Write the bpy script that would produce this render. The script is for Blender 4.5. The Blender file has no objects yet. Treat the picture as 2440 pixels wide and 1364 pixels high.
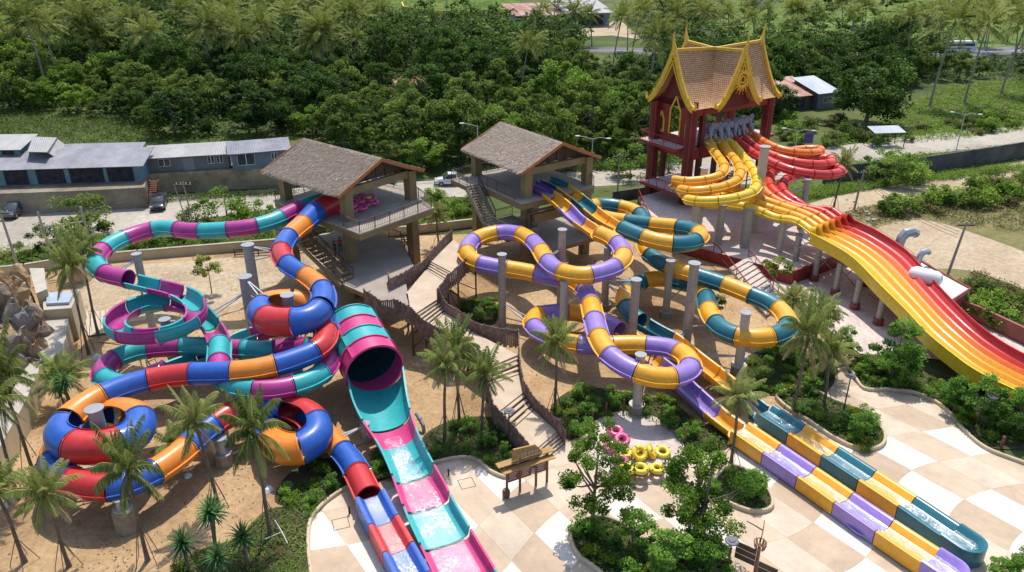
import bpy, math, random
import numpy as np
from mathutils import Vector, Matrix
R=math.radians
rnd=random.Random(7); nr=np.random.RandomState(11)
SC=bpy.context.scene
COL=SC.collection
# ---------------- camera model (used to turn surveyed photo points into ground positions) -------------
TH=25.0; FP=1850.0; CH=35.0
_c,_s=math.cos(R(TH)),math.sin(R(TH))
def P(px,py,z=0.0):
    a=(px-1220)/FP; b=(682-py)/FP
    k=(z-CH)/(-_s+b*_c)
    return Vector((a*k,(_c+b*_s)*k,z))
def W(pts,z=0.0): return [P(x,y,z) for x,y in pts]
def J(v):
    z=v[2]-CH; d=v[1]*_c-z*_s; u=v[1]*_s+z*_c
    return (1220+FP*v[0]/d, 682-FP*u/d)
cam=bpy.data.cameras.new('camera'); co=bpy.data.objects.new('camera',cam); COL.objects.link(co)
co.location=(0,0,CH); co.rotation_euler=(R(90-TH),0,0); cam.sensor_width=36; cam.lens=36*FP/2440; cam.clip_end=5000
SC.camera=co
# ---------------- materials ----------------
def nmat(name):
    m=bpy.data.materials.new(name); m.use_nodes=True; nt=m.node_tree
    b=nt.nodes['Principled BSDF']; return m,nt,b
def N(nt,t,**k):
    n=nt.nodes.new(t)
    for a,v in k.items():
        if a.startswith('i_'):
            n.inputs[a[2:].replace('_',' ')].default_value=v
        else: setattr(n,a,v)
    return n
def L(nt,a,b): nt.links.new(a,b)
def c4(c): return (c[0],c[1],c[2],1)
MC={}
def pm(name,c1,c2=None,scale=2.0,rough=.6,bump=0.0,metal=0.0,coat=0.0,detail=5.0,c3=None,spec=.5,bscale=None,wobj=False):
    if name in MC: return MC[name]
    m,nt,b=nmat(name); c2=c2 or tuple(x*.82 for x in c1)
    tc=N(nt,'ShaderNodeTexCoord')
    if wobj:
        g=N(nt,'ShaderNodeNewGeometry'); src=g.outputs['Position']
    else: src=tc.outputs['Object']
    n=N(nt,'ShaderNodeTexNoise',i_Scale=scale,i_Detail=detail,i_Roughness=.6); L(nt,src,n.inputs['Vector'])
    r=N(nt,'ShaderNodeValToRGB'); r.color_ramp.elements[0].position=.32; r.color_ramp.elements[1].position=.68
    r.color_ramp.elements[0].color=c4(c1); r.color_ramp.elements[1].color=c4(c2)
    if c3:
        e=r.color_ramp.elements.new(.5); e.color=c4(c3)
    L(nt,n.outputs['Fac'],r.inputs['Fac']); L(nt,r.outputs['Color'],b.inputs['Base Color'])
    b.inputs['Roughness'].default_value=rough; b.inputs['Metallic'].default_value=metal
    b.inputs['Coat Weight'].default_value=coat; b.inputs['Coat Roughness'].default_value=.12
    b.inputs['Specular IOR Level'].default_value=spec
    if bump:
        n2=N(nt,'ShaderNodeTexNoise',i_Scale=bscale or scale*5,i_Detail=4.0); L(nt,src,n2.inputs['Vector'])
        bp=N(nt,'ShaderNodeBump',i_Strength=bump,i_Distance=.08); L(nt,n2.outputs['Fac'],bp.inputs['Height']); L(nt,bp.outputs['Normal'],b.inputs['Normal'])
    MC[name]=m; return m
def gel(name,c,fade=.05):
    """glossy gel-coated fibreglass"""
    if name in MC: return MC[name]
    m,nt,b=nmat(name)
    g=N(nt,'ShaderNodeNewGeometry')
    n=N(nt,'ShaderNodeTexNoise',i_Scale=.9,i_Detail=6.0,i_Roughness=.7); L(nt,g.outputs['Position'],n.inputs['Vector'])
    mx=N(nt,'ShaderNodeMix',data_type='RGBA'); mx.inputs[6].default_value=c4(c)
    l=sum(c)/3; d=tuple(x*(1-fade)+l*fade*1.4+.015 for x in c); mx.inputs[7].default_value=c4(d)
    L(nt,n.outputs['Fac'],mx.inputs[0])
    nd=N(nt,'ShaderNodeTexNoise',i_Scale=2.2,i_Detail=9.0,i_Roughness=.8,i_Distortion=.6); L(nt,g.outputs['Position'],nd.inputs['Vector'])
    md=N(nt,'ShaderNodeMapRange'); md.inputs[1].default_value=.28; md.inputs[2].default_value=.62; md.inputs[3].default_value=.72; md.inputs[4].default_value=1.0; L(nt,nd.outputs['Fac'],md.inputs[0])
    vs=N(nt,'ShaderNodeVectorMath',operation='SCALE'); L(nt,mx.outputs[2],vs.inputs[0]); L(nt,md.outputs[0],vs.inputs['Scale']); L(nt,vs.outputs[0],b.inputs['Base Color'])
    n3=N(nt,'ShaderNodeTexNoise',i_Scale=3.0,i_Detail=5.0); L(nt,g.outputs['Position'],n3.inputs['Vector'])
    mr=N(nt,'ShaderNodeMapRange'); mr.inputs[3].default_value=.20; mr.inputs[4].default_value=.55
    L(nt,n3.outputs['Fac'],mr.inputs[0]); L(nt,mr.outputs[0],b.inputs['Roughness'])
    b.inputs['Coat Weight'].default_value=.22; b.inputs['Coat Roughness'].default_value=.12; b.inputs['Specular IOR Level'].default_value=.35
    bp=N(nt,'ShaderNodeBump',i_Strength=.12,i_Distance=.05); L(nt,n.outputs['Fac'],bp.inputs['Height']); L(nt,bp.outputs['Normal'],b.inputs['Normal'])
    MC[name]=m; return m
def leafmat(name,dark,light,trans=.25,rough=.55,dry=None):
    if name in MC: return MC[name]
    m,nt,b=nmat(name)
    at=N(nt,'ShaderNodeAttribute',attribute_name='tint'); oi=N(nt,'ShaderNodeObjectInfo')
    ad=N(nt,'ShaderNodeMath',operation='MULTIPLY_ADD'); ad.inputs[1].default_value=.4; ad.inputs[2].default_value=-.2
    L(nt,oi.outputs['Random'],ad.inputs[0])
    a2=N(nt,'ShaderNodeMath',operation='ADD'); L(nt,ad.outputs[0],a2.inputs[0]); L(nt,at.outputs['Fac'],a2.inputs[1])
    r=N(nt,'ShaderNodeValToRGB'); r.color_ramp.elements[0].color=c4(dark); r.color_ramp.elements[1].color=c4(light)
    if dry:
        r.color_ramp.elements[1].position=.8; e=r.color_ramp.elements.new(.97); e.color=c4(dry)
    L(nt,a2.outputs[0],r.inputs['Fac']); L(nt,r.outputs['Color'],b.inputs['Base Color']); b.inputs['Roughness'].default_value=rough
    b.inputs['Specular IOR Level'].default_value=.12
    t=N(nt,'ShaderNodeBsdfTranslucent'); L(nt,r.outputs['Color'],t.inputs['Color'])
    mx=N(nt,'ShaderNodeMixShader'); mx.inputs[0].default_value=trans
    L(nt,b.outputs[0],mx.inputs[1]); L(nt,t.outputs[0],mx.inputs[2]); L(nt,mx.outputs[0],nt.nodes['Material Output'].inputs['Surface'])
    MC[name]=m; return m
# ---------------- objects ----------------
INV={}
def tag(o,label=None,cat=None,group=None,kind=None):
    if label: o['label']=label
    if cat: o['category']=cat
    if group: o['group']=group
    if kind: o['kind']=kind
    return o
def thing(name,label,cat,loc,rz=0.0,group=None):
    o=bpy.data.objects.new(name,None); COL.objects.link(o); o.location=loc; o.rotation_euler=(0,0,rz); o.empty_display_size=.3
    INV[o.name]=(Matrix.Translation(Vector(loc))@Matrix.Rotation(rz,4,'Z')).inverted()
    return tag(o,label,cat,group)
def children(o): return [c for c in bpy.data.objects if c.parent==o]
KIDS={}
def copy_tree(o,parent=None,rec=None):
    c=o.copy(); COL.objects.link(c); c.parent=parent
    for k in KIDS.get(o.name,[]): copy_tree(k,c)
    return c
def finish(name,me,mats,parent=None,smooth=False,local=False):
    if not isinstance(mats,(list,tuple)): mats=[mats]
    for m in mats: me.materials.append(m)
    if parent is not None and not local:
        inv=INV.get(parent.name)
        if inv is not None: me.transform(inv)
    if smooth: me.shade_smooth()
    o=bpy.data.objects.new(name,me); COL.objects.link(o)
    if parent is not None:
        o.parent=parent; KIDS.setdefault(parent.name,[]).append(o)
        if parent.name in INV: INV[o.name]=INV[parent.name]
    return o
class MB:
    def __init__(s): s.v=[];s.f=[];s.m=[]
    def add(s,v,f,mi=0):
        o=len(s.v); s.v+=[tuple(p) for p in v]; s.f+=[tuple(i+o for i in q) for q in f]; s.m+=[mi]*len(f); return s
    def box(s,c,d,rz=0.0,mi=0,M=None):
        x,y,z=d[0]/2,d[1]/2,d[2]/2
        V=[Vector((i*x,j*y,k*z)) for k in(-1,1) for j in(-1,1) for i in(-1,1)]
        m=M if M is not None else Matrix.Rotation(rz,3,'Z'); c=Vector(c)
        return s.add([c+m@p for p in V],[(0,2,3,1),(4,5,7,6),(0,1,5,4),(2,6,7,3),(0,4,6,2),(1,3,7,5)],mi)
    def beam(s,a,b,w,h,mi=0,up=(0,0,1)):
        a=Vector(a);b=Vector(b); d=b-a; l=d.length
        if l<1e-5: return s
        t=d/l; u=Vector(up)
        if abs(t.dot(u))>.98: u=Vector((1,0,0))
        sd=t.cross(u).normalized(); u=sd.cross(t)
        M=Matrix((sd,t,u)).transposed()
        return s.box((a+b)/2,(w,l,h),M=M,mi=mi)
    def cyl(s,a,b,r0,r1=None,n=10,cap=True,mi=0):
        return s.tube([a,b],[r0,r0 if r1 is None else r1],n,cap,mi)
    def tube(s,pts,r,n=8,cap=True,mi=0):
        pts=[Vector(p) for p in pts]; k=len(pts)
        if not isinstance(r,(list,tuple)): r=[r]*k
        V=[];F=[];pu=None
        for i,p in enumerate(pts):
            t=(pts[min(i+1,k-1)]-pts[max(i-1,0)]).normalized()
            if pu is None: pu=Vector((0,0,1)) if abs(t.z)<.95 else Vector((1,0,0))
            sd=t.cross(pu).normalized(); pu=sd.cross(t).normalized()
            for j in range(n):
                a=2*math.pi*j/n; V.append(p+(sd*math.cos(a)+pu*math.sin(a))*r[i])
        for i in range(k-1):
            for j in range(n):
                j2=(j+1)%n; F.append((i*n+j,i*n+j2,(i+1)*n+j2,(i+1)*n+j))
        if cap: F.append(tuple(range(n))[::-1]); F.append(tuple((k-1)*n+j for j in range(n)))
        return s.add(V,F,mi)
    def prism(s,poly,z0,z1,mi=0):
        n=len(poly)
        V=[(p[0],p[1],z0 if not callable(z0) else z0(p)) for p in poly]+[(p[0],p[1],z1) for p in poly]
        F=[tuple(range(n,2*n)),tuple(range(n))[::-1]]+[(i,(i+1)%n,n+(i+1)%n,n+i) for i in range(n)]
        return s.add(V,F,mi)
    def poly(s,pts,mi=0): return s.add(pts,[tuple(range(len(pts)))],mi)
    def extr(s,prof,a,b,up=(0,0,1),mi=0):
        """prism of 2-D profile (side,up) swept from a to b"""
        a=Vector(a);b=Vector(b);t=(b-a).normalized();u=Vector(up);sd=t.cross(u).normalized();u=sd.cross(t)
        n=len(prof);V=[a+sd*x+u*y for x,y in prof]+[b+sd*x+u*y for x,y in prof]
        return s.add(V,[tuple(range(n)),tuple(range(n,2*n))[::-1]]+[(i,n+i,n+(i+1)%n,(i+1)%n) for i in range(n)],mi)
    def ell(s,c,r,n=10,k=7,M=None,mi=0):
        V=[];F=[];c=Vector(c)
        for i in range(k+1):
            th=math.pi*i/k
            for j in range(n):
                a=2*math.pi*j/n; p=Vector((r[0]*math.sin(th)*math.cos(a),r[1]*math.sin(th)*math.sin(a),r[2]*math.cos(th)))
                V.append(c+(M@p if M is not None else p))
        for i in range(k):
            for j in range(n): F.append((i*n+j,(i+1)*n+j,(i+1)*n+(j+1)%n,i*n+(j+1)%n))
        return s.add(V,F,mi)
    def torus(s,c,R_,r,n=24,k=10,M=None,mi=0):
        V=[];F=[];c=Vector(c)
        for i in range(n):
            a=2*math.pi*i/n
            for j in range(k):
                b=2*math.pi*j/k; p=Vector(((R_+r*math.cos(b))*math.cos(a),(R_+r*math.cos(b))*math.sin(a),r*math.sin(b)))
                V.append(c+(M@p if M is not None else p))
        for i in range(n):
            for j in range(k): F.append((i*k+j,((i+1)%n)*k+j,((i+1)%n)*k+(j+1)%k,i*k+(j+1)%k))
        return s.add(V,F,mi)
    def build(s,name,mats,parent=None,smooth=False,local=False,normals=True):
        me=bpy.data.meshes.new(name); me.from_pydata(s.v,[],s.f)
        if len(set(s.m))>1: me.polygons.foreach_set('material_index',s.m)
        if normals:
            import bmesh
            bm=bmesh.new(); bm.from_mesh(me); bmesh.ops.recalc_face_normals(bm,faces=bm.faces); bm.to_mesh(me); bm.free()
        me.update()
        o=finish(name,me,mats,parent,False,local)
        if smooth:
            me.shade_smooth()
            try: me.set_sharp_from_angle(angle=R(38))
            except Exception: pass
        return o
def struct(name,mb,m,**k):
    o=mb.build(name,m,**k); o['kind']='structure'; return o
def crom(pts,step=.3,closed=False):
    """Catmull-Rom, resampled; pts any-dim tuples -> list of (vector), param index list"""
    Pn=[np.array(p,float) for p in pts]; out=[];par=[]
    n=len(Pn)
    for i in range(n-1):
        p0=Pn[i-1] if i>0 else 2*Pn[0]-Pn[1]; p1=Pn[i];p2=Pn[i+1];p3=Pn[i+2] if i+2<n else 2*Pn[-1]-Pn[-2]
        d01=max(np.linalg.norm(p1[:3]-p0[:3])**.5,1e-4);d12=max(np.linalg.norm(p2[:3]-p1[:3])**.5,1e-4);d23=max(np.linalg.norm(p3[:3]-p2[:3])**.5,1e-4)
        m1=(p2-p1)+d12*((p1-p0)/d01-(p2-p0)/(d01+d12)); m2=(p2-p1)+d12*((p3-p2)/d23-(p3-p1)/(d12+d23))
        k=max(3,int(np.linalg.norm((p2-p1)[:3])/.12))
        for j in range(k):
            t=j/k; out.append((2*t**3-3*t*t+1)*p1+(t**3-2*t*t+t)*m1+(-2*t**3+3*t*t)*p2+(t**3-t*t)*m2); par.append(i+t)
    out.append(Pn[-1]);par.append(n-1)
    A=np.array(out);par=np.array(par)
    s=np.concatenate([[0],np.cumsum(np.linalg.norm(np.diff(A[:,:3],axis=0),axis=1))])
    m=max(2,int(s[-1]/step)+1); q=np.linspace(0,s[-1],m)
    B=np.stack([np.interp(q,s,A[:,i]) for i in range(A.shape[1])],1)
    return B,np.interp(q,s,par),q
def smooth_poly(pts,step=.5,closed=True):
    p=[tuple(x)[:2]+(0,) for x in pts]
    if closed: p=[p[-1]]+p+[p[0],p[1]]
    B,par,_=crom(p,step)
    if closed:
        k=(par>=1)&(par<len(p)-2); B=B[k]
    return [(b[0],b[1]) for b in B]
# --------------- leaves ----------------
def cards(C,size,tint,up=.5,aspect=.6,fold=0.0):
    C=np.asarray(C); n=len(C)
    nrm=nr.normal(size=(n,3)); nrm/=np.linalg.norm(nrm,axis=1)[:,None]+1e-9; nrm[:,2]=np.abs(nrm[:,2]); nrm+=np.array([0,0,up]); nrm/=np.linalg.norm(nrm,axis=1)[:,None]
    r=nr.normal(size=(n,3)); a=np.cross(nrm,r); a/=np.linalg.norm(a,axis=1)[:,None]+1e-9; b=np.cross(nrm,a)
    s=(size*(.6+.8*nr.rand(n)))[:,None]
    a=a*s*.5; b=b*s*.5*aspect
    V=np.stack([C-a,C-a*.05-b,C+a,C-a*.05+b],1).reshape(-1,3)
    return V,np.asarray(tint)
def leafobj(name,V,tint,mat,parent=None,local=True):
    n=len(V)//4; me=bpy.data.meshes.new(name)
    me.vertices.add(n*4); me.vertices.foreach_set('co',V.astype(np.float32).ravel())
    me.loops.add(n*4); me.loops.foreach_set('vertex_index',np.arange(n*4,dtype=np.int32))
    me.polygons.add(n); me.polygons.foreach_set('loop_start',np.arange(0,n*4,4,dtype=np.int32))
    try: me.polygons.foreach_set('loop_total',np.full(n,4,dtype=np.int32))
    except Exception: pass
    at=me.attributes.new('tint','FLOAT','FACE'); at.data.foreach_set('value',np.clip(tint,0,1).astype(np.float32))
    me.update(calc_edges=True); me.validate()
    return finish(name,me,mat,parent,False,local)
def blob(n,c,r,k,cr,hollow=.55,flat=1.0):
    """clumped foliage points: k clumps in an ellipsoid"""
    c=np.array(c);r=np.array(r)
    d=nr.normal(size=(k,3)); d/=np.linalg.norm(d,axis=1)[:,None]; rad=hollow+(1-hollow)*nr.rand(k)**.6
    cc=c+d*r*rad[:,None]; lo=cc[:,2]<c[2]-r[2]*.55; cc[lo,2]=c[2]-r[2]*.55*nr.rand(lo.sum())
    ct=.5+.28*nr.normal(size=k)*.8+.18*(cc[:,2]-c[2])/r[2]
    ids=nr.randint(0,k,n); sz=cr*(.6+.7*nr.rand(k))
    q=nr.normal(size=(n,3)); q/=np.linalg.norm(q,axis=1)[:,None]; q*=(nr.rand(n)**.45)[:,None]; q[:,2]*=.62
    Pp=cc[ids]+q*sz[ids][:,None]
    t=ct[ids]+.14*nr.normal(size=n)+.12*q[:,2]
    return Pp,t,cc
# =============================== water slides ===============================
C_TEAL=gel('teal_gelcoat',(.025,.40,.43)); C_MAG=gel('magenta_gelcoat',(.42,.03,.24)); C_PINK=gel('pink_gelcoat',(.62,.035,.20))
C_BLUE=gel('blue_gelcoat',(.015,.10,.46)); C_RED=gel('red_gelcoat',(.56,.022,.025)); C_ORG=gel('orange_gelcoat',(.80,.24,.012))
C_YEL=gel('amber_gelcoat',(.86,.40,.010)); C_PUR=gel('purple_gelcoat',(.31,.20,.60)); C_DTEAL=gel('petrol_gelcoat',(.010,.15,.20))
C_LEM=gel('lemon_gelcoat',(.85,.55,.02)); C_GOLD=gel('gold_gelcoat',(.85,.40,.012)); C_OR2=gel('tangerine_gelcoat',(.82,.20,.015)); C_SCAR=gel('scarlet_gelcoat',(.68,.045,.02)); C_DPUR=gel('violet_gelcoat',(.14,.04,.33))
STEEL=pm('galvanised_steel',(.30,.31,.33),(.40,.41,.42),3,.5,.05,metal=.25); STEELT=pm('weathered_steel',(.27,.25,.22),(.38,.35,.31),1.5,.55,.05,metal=.15)
CONC=pm('footing_concrete',(.20,.16,.11),(.30,.25,.18),2,.9,.3)
SLPATH=[]
def frames(B):
    n=len(B); T=np.gradient(B[:,:3],axis=0); T/=np.linalg.norm(T,axis=1)[:,None]
    S=np.cross(T,np.array([0,0,1.])); S/=np.linalg.norm(S,axis=1)[:,None]; U=np.cross(S,T); return T,S,U
def prof_closed(r,n=26,lip=.14):
    o=[]
    for j in range(n):
        a=2*math.pi*j/n
        if j in(0,n//2):
            sg=1 if j==0 else -1
            seq=[(sg*(r),-.04*sg),(sg*(r+lip),-.035*sg),(sg*(r+lip),.035*sg),(sg*r,.04*sg)]
            o+=seq
        else: o.append((r*math.cos(a),r*math.sin(a)))
    return o
def prof_circle(r,m):
    return [(r*math.cos(2*math.pi*j/m),r*math.sin(2*math.pi*j/m)) for j in range(m)]
def prof_arc(r,aL,aR,n=18,th=.06,lip=.1):
    a0=R(aR);a1=-math.pi-R(aL)
    A=[a0+(a1-a0)*j/n for j in range(n+1)]
    o=[((r)*math.cos(a),(r)*math.sin(a)) for a in A]
    # rims
    def rim(a,s):
        c,d=math.cos(a),math.sin(a); t=(-d*s,c*s)
        return [((r+lip)*c-t[0]*.05,(r+lip)*d-t[1]*.05),((r+lip)*c+t[0]*.03,(r+lip)*d+t[1]*.03),((r-th)*c+t[0]*.03,(r-th)*d+t[1]*.03)]
    i=[((r-th)*math.cos(a),(r-th)*math.sin(a)) for a in A][::-1]
    e1=rim(A[-1],-1); e0=rim(A[0],1)
    return o+e1+i+e0[::-1]
def prof_box(w,h,fl=.12,base=-.5):
    # flat-floored run-out trough with tall outer skirts
    return [(w,base),(w,h),(w-.16,h+.03),(w-.30,h-.02),(w-.52,fl+.06),(w-.62,fl),(-w+.62,fl),(-w+.52,fl+.06),(-w+.30,h-.02),(-w+.16,h+.03),(-w,h),(-w,base)]
def sweep_mesh(B,S,U,T,profs,closed=True,cap=True):
    V=[];F=[]; n=len(B); m=len(profs[0])
    for i in range(n):
        c=B[i,:3]
        for x,y in profs[i]: V.append(tuple(c+S[i]*x+U[i]*y))
    for i in range(n-1):
        for j in range(m if closed else m-1):
            j2=(j+1)%m; F.append((i*m+j,i*m+j2,(i+1)*m+j2,(i+1)*m+j))
    return V,F
def flume(name,label,pts,runs,cols,seclen=2.5,r=.78,group='water slides of the park',watermat=None,off=0.0):
    W4=[]
    for p in pts:
        w=P(*p[:3]); W4.append((w.x,w.y,w.z,p[3] if len(p)>3 else r))
    B,par,q=crom(W4,.28); T,S,U=frames(B)
    lo=B[np.argmin(B[:,2])]; root=thing(name,label,'water slide',(float(B[0,0]),float(B[0,1]),0),0,group)
    ci=0
    for (i0,i1,kind,o) in runs:
        ids=np.where((par>=i0-1e-6)&(par<=i1+1e-6))[0]
        if len(ids)<2: continue
        s0,s1=q[ids[0]],q[ids[-1]]; Ls=o.get('len',seclen); nsec=max(1,int(round((s1-s0)/Ls)))
        cl=o.get('cols',cols)
        if 'ci' in o: ci=o['ci']
        for k in range(nsec):
            a=s0+(s1-s0)*k/nsec; b=s0+(s1-s0)*(k+1)/nsec
            gap=.035
            qs=[a+gap,a+gap+.07,a+gap+.075]+list(np.arange(a+.3,b-.25,.3))+[b-gap-.075,b-gap-.07,b-gap]
            qs=np.array(qs); Bk=np.stack([np.interp(qs,q,B[:,i]) for i in range(4)],1)
            Sk=np.stack([np.interp(qs,q,S[:,i]) for i in range(3)],1); Uk=np.stack([np.interp(qs,q,U[:,i]) for i in range(3)],1)
            pk=np.interp(qs,q,par)
            mat=cl[ci%len(cl)]; ci+=1
            fl=[.06,.06,0]+[0]*(len(qs)-6)+[0,.06,.06]
            mb=MB()
            if kind=='tube':
                pr=[prof_closed(Bk[i,3]+fl[i]) for i in range(len(qs))]; V,F=sweep_mesh(Bk,Sk,Uk,None,pr); m=len(pr[0])
                n=len(qs); pi=[prof_circle(Bk[i,3]-.05,m) for i in range(n)]
                V2,F2=sweep_mesh(Bk,Sk,Uk,None,pi); o0=len(V)
                V+=V2; F+=[tuple(x+o0 for x in f) for f in F2]
                for e in(0,(n-1)):
                    for j in range(m):
                        j2=(j+1)%m; F.append((e*m+j,e*m+j2,o0+e*m+j2,o0+e*m+j))
            else:
                if kind=='open':
                    aL,aR=o.get('aL',5),o.get('aR',5)
                    pr=[prof_arc(Bk[i,3]+fl[i]*.8,aL(pk[i]) if callable(aL) else aL,aR(pk[i]) if callable(aR) else aR) for i in range(len(qs))]
                else:
                    h=o.get('h',.62); w=o.get('w',.98)
                    pr=[prof_box((w(pk[i]) if callable(w) else w),(h(pk[i]) if callable(h) else h),base=o.get('base',-.5)) for i in range(len(qs))]
                V,F=sweep_mesh(Bk,Sk,Uk,None,pr); m=len(pr[0]); n=len(qs)
                F.append(tuple(range(m))); F.append(tuple((n-1)*m+j for j in range(m))[::-1])
            mb.v=V;mb.f=F;mb.m=[0]*len(F)
            mb.build('tube_section' if kind=='tube' else ('bowl_section' if o.get('bowl') else 'trough_section'),mat,root,smooth=True)
        if o.get('water') and watermat:
            wz=o.get('wz',.17); ww=o.get('ww',.40); Bk=B[ids];Sk=S[ids];Uk=U[ids]
            V,F=sweep_mesh(Bk,Sk,Uk,None,[[(-ww,wz),(0,wz-.01),(ww,wz)]]*len(ids),closed=False)
            mb=MB(); mb.v=V;mb.f=F;mb.m=[0]*len(F); mb.build('water_film',watermat,root,smooth=True,normals=False)
    SLPATH.append((root,B,r)); return root,B
def watermat(name,tintc,foam=.5):
    m,nt,b=nmat(name); g=N(nt,'ShaderNodeNewGeometry')
    mp=N(nt,'ShaderNodeMapping'); L(nt,g.outputs['Position'],mp.inputs['Vector'])
    n=N(nt,'ShaderNodeTexNoise',i_Scale=.45,i_Detail=3.0); L(nt,mp.outputs[0],n.inputs['Vector'])
    n2=N(nt,'ShaderNodeTexNoise',i_Scale=7.0,i_Detail=8.0,i_Roughness=.75,i_Distortion=1.2); L(nt,mp.outputs[0],n2.inputs['Vector'])
    a=N(nt,'ShaderNodeMath',operation='MULTIPLY_ADD'); a.inputs[1].default_value=.45; L(nt,n.outputs['Fac'],a.inputs[0]); L(nt,n2.outputs['Fac'],a.inputs[2])
    r=N(nt,'ShaderNodeValToRGB'); r.color_ramp.elements[0].position=.80-foam*.2; r.color_ramp.elements[1].position=.93-foam*.12
    L(nt,a.outputs[0],r.inputs['Fac'])
    b.inputs['Base Color'].default_value=(.82,.86,.88,1); b.inputs['Roughness'].default_value=.3
    gl=N(nt,'ShaderNodeBsdfGlossy'); gl.inputs['Roughness'].default_value=.08; gl.inputs['Color'].default_value=(.9,.9,.9,1)
    tr=N(nt,'ShaderNodeBsdfTransparent'); tr.inputs['Color'].default_value=c4(tintc)
    bp=N(nt,'ShaderNodeBump',i_Strength=.6,i_Distance=.05); L(nt,n2.outputs['Fac'],bp.inputs['Height']); L(nt,bp.outputs[0],gl.inputs['Normal']); L(nt,bp.outputs[0],b.inputs['Normal'])
    m1=N(nt,'ShaderNodeMixShader'); m1.inputs[0].default_value=.10; L(nt,tr.outputs[0],m1.inputs[1]); L(nt,gl.outputs[0],m1.inputs[2])
    m2=N(nt,'ShaderNodeMixShader'); L(nt,r.outputs['Color'],m2.inputs[0]); L(nt,m1.outputs[0],m2.inputs[1]); L(nt,b.outputs[0],m2.inputs[2])
    L(nt,m2.outputs[0],nt.nodes['Material Output'].inputs['Surface']); return m
WAT=watermat('running_water',(.9,.97,1.0),.34); WATF=watermat('foaming_water',(.95,.98,1.0),.34)
G1='twisting tube slides'
# A magenta and teal
A=[(768,478,9.0),(735,488,8.9),(690,508,8.75),(650,527,8.6),(600,541,8.45),(540,548,8.3),(460,551,8.1),(385,545,7.95),(330,556,7.8),(262,585,7.6),(228,620,7.4),(248,650,7.25),(310,667,7.05),
 (365,680,6.9),(420,694,6.75),(463,720,6.6),(466,755,6.45),(425,782,6.3),(360,797,6.15),(300,796,6.05),(272,776,5.95),(300,742,5.8),(355,722,5.65),(415,722,5.5),(465,738,5.3),(500,772,5.1),(522,815,4.9),(522,862,4.75),
 (530,898,4.6),(580,925,4.45),(660,927,4.3),(735,908,4.2),(778,878,4.1),(775,842,4.0),(720,826,3.9),(640,835,3.75),(560,832,3.6),(470,826,3.5),(390,828,3.4),(320,838,3.3),(264,862,3.2),(246,895,3.1),(300,915,3.0),(400,880,2.95),(500,842,2.9),(590,800,2.85),(670,780,2.8),(760,772,2.8),(812,775,2.8)]
flume('ring_slide','magenta and teal tube slide with an open ring section, feeding the giant funnel tube',A,
 [(0,12,'tube',{}),(12,14,'open',dict(aL=12,aR=5)),(14,25,'open',dict(aL=lambda t:12+26*min(1,max(0,(t-14)/1.5))*min(1,max(0,(25-t)/1.5)),aR=6)),(25,26,'open',{}),(26,43,'tube',{}),(43,48,'open',dict(aL=15,aR=15))],
 [C_TEAL,C_MAG],2.75,.80,G1,WAT)
# B blue red orange
B_=[(800,480,9.3,1.15),(780,490,9.2,1.15),(755,505,9.0,1.12),(722,535,8.8,.95),(687,566,8.6,.88),(670,600,8.4,.85),(690,634,8.2,.85),(735,662,8.0,.85),(768,692,7.8,.88),
 (765,735,7.5,1.0),(735,760,7.35,1.05),(690,768,7.2,1.12),(642,764,7.05,1.12),(622,744,6.9,1.12),(642,724,6.75,1.05),(700,717,6.5,.95),(755,735,6.2,.9),(778,785,5.95,.88),(760,830,5.8,.85),(700,858,5.6,.85),
 (620,880,5.45,.85),(540,889,5.3,.85),(450,892,5.15,.85),(370,903,5.0,.85),(290,925,4.9,.88),(215,960,4.75,.92),(160,1005,4.6,1.0),(146,1042,4.5,1.05),(180,1064,4.4,1.1),(240,1066,4.3,1.1),(300,1050,4.2,1.1),(332,1020,4.1,1.08),(320,995,4.0,1.2),(260,985,3.8,1.05),(195,1010,3.5,.95),(140,1060,3.2,.9),
 (130,1115,3.0,.9),(190,1152,2.9,.9),(270,1160,2.8,.9),(350,1135,2.7,.9),(420,1090,2.7,.9),(480,1035,2.7,.9),(545,990,2.7,.95),(610,972,2.75,.95),(680,970,2.75,1.0),(742,995,2.7,1.05),(755,1038,2.5,1.1),(714,1070,2.3,1.12),(668,1066,2.1,1.1),(638,1036,1.9,1.0),(640,1000,1.7,.95),(700,990,1.45,.85),(760,1020,1.35,.82),(800,1058,1.3,.8),(838,1102,1.25,.8),(862,1148,1.2,.8),(880,1185,1.15,.8),
 (905,1235,1.0,.8),(945,1310,.9,.8),(985,1385,.85,.8),(1030,1470,.8,.8)]
bo=dict(bowl=1,len=2.7)
flume('bowl_slide','blue, red and orange tube slide with three swirl bowls, from the left hut',B_,
 [(0,9,'tube',{}),(9,15,'open',dict(aL=122,aR=-8,ci=3,**bo)),(15,26,'tube',dict(ci=2,len=3.0)),(26,33,'open',dict(aL=-8,aR=122,ci=3,**bo)),(33,44,'tube',dict(ci=1)),(44,50,'open',dict(aL=122,aR=-8,ci=0,**bo)),(50,56,'tube',dict(ci=0)),(56,60,'box',dict(ci=0,cols=[C_BLUE,C_RED],h=.55,w=1.0,base=-.7,water=1,wz=.17,ww=.5,len=2.7))],
 [C_RED,C_BLUE,C_ORG,C_BLUE],2.85,.85,G1,WATF)
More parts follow.
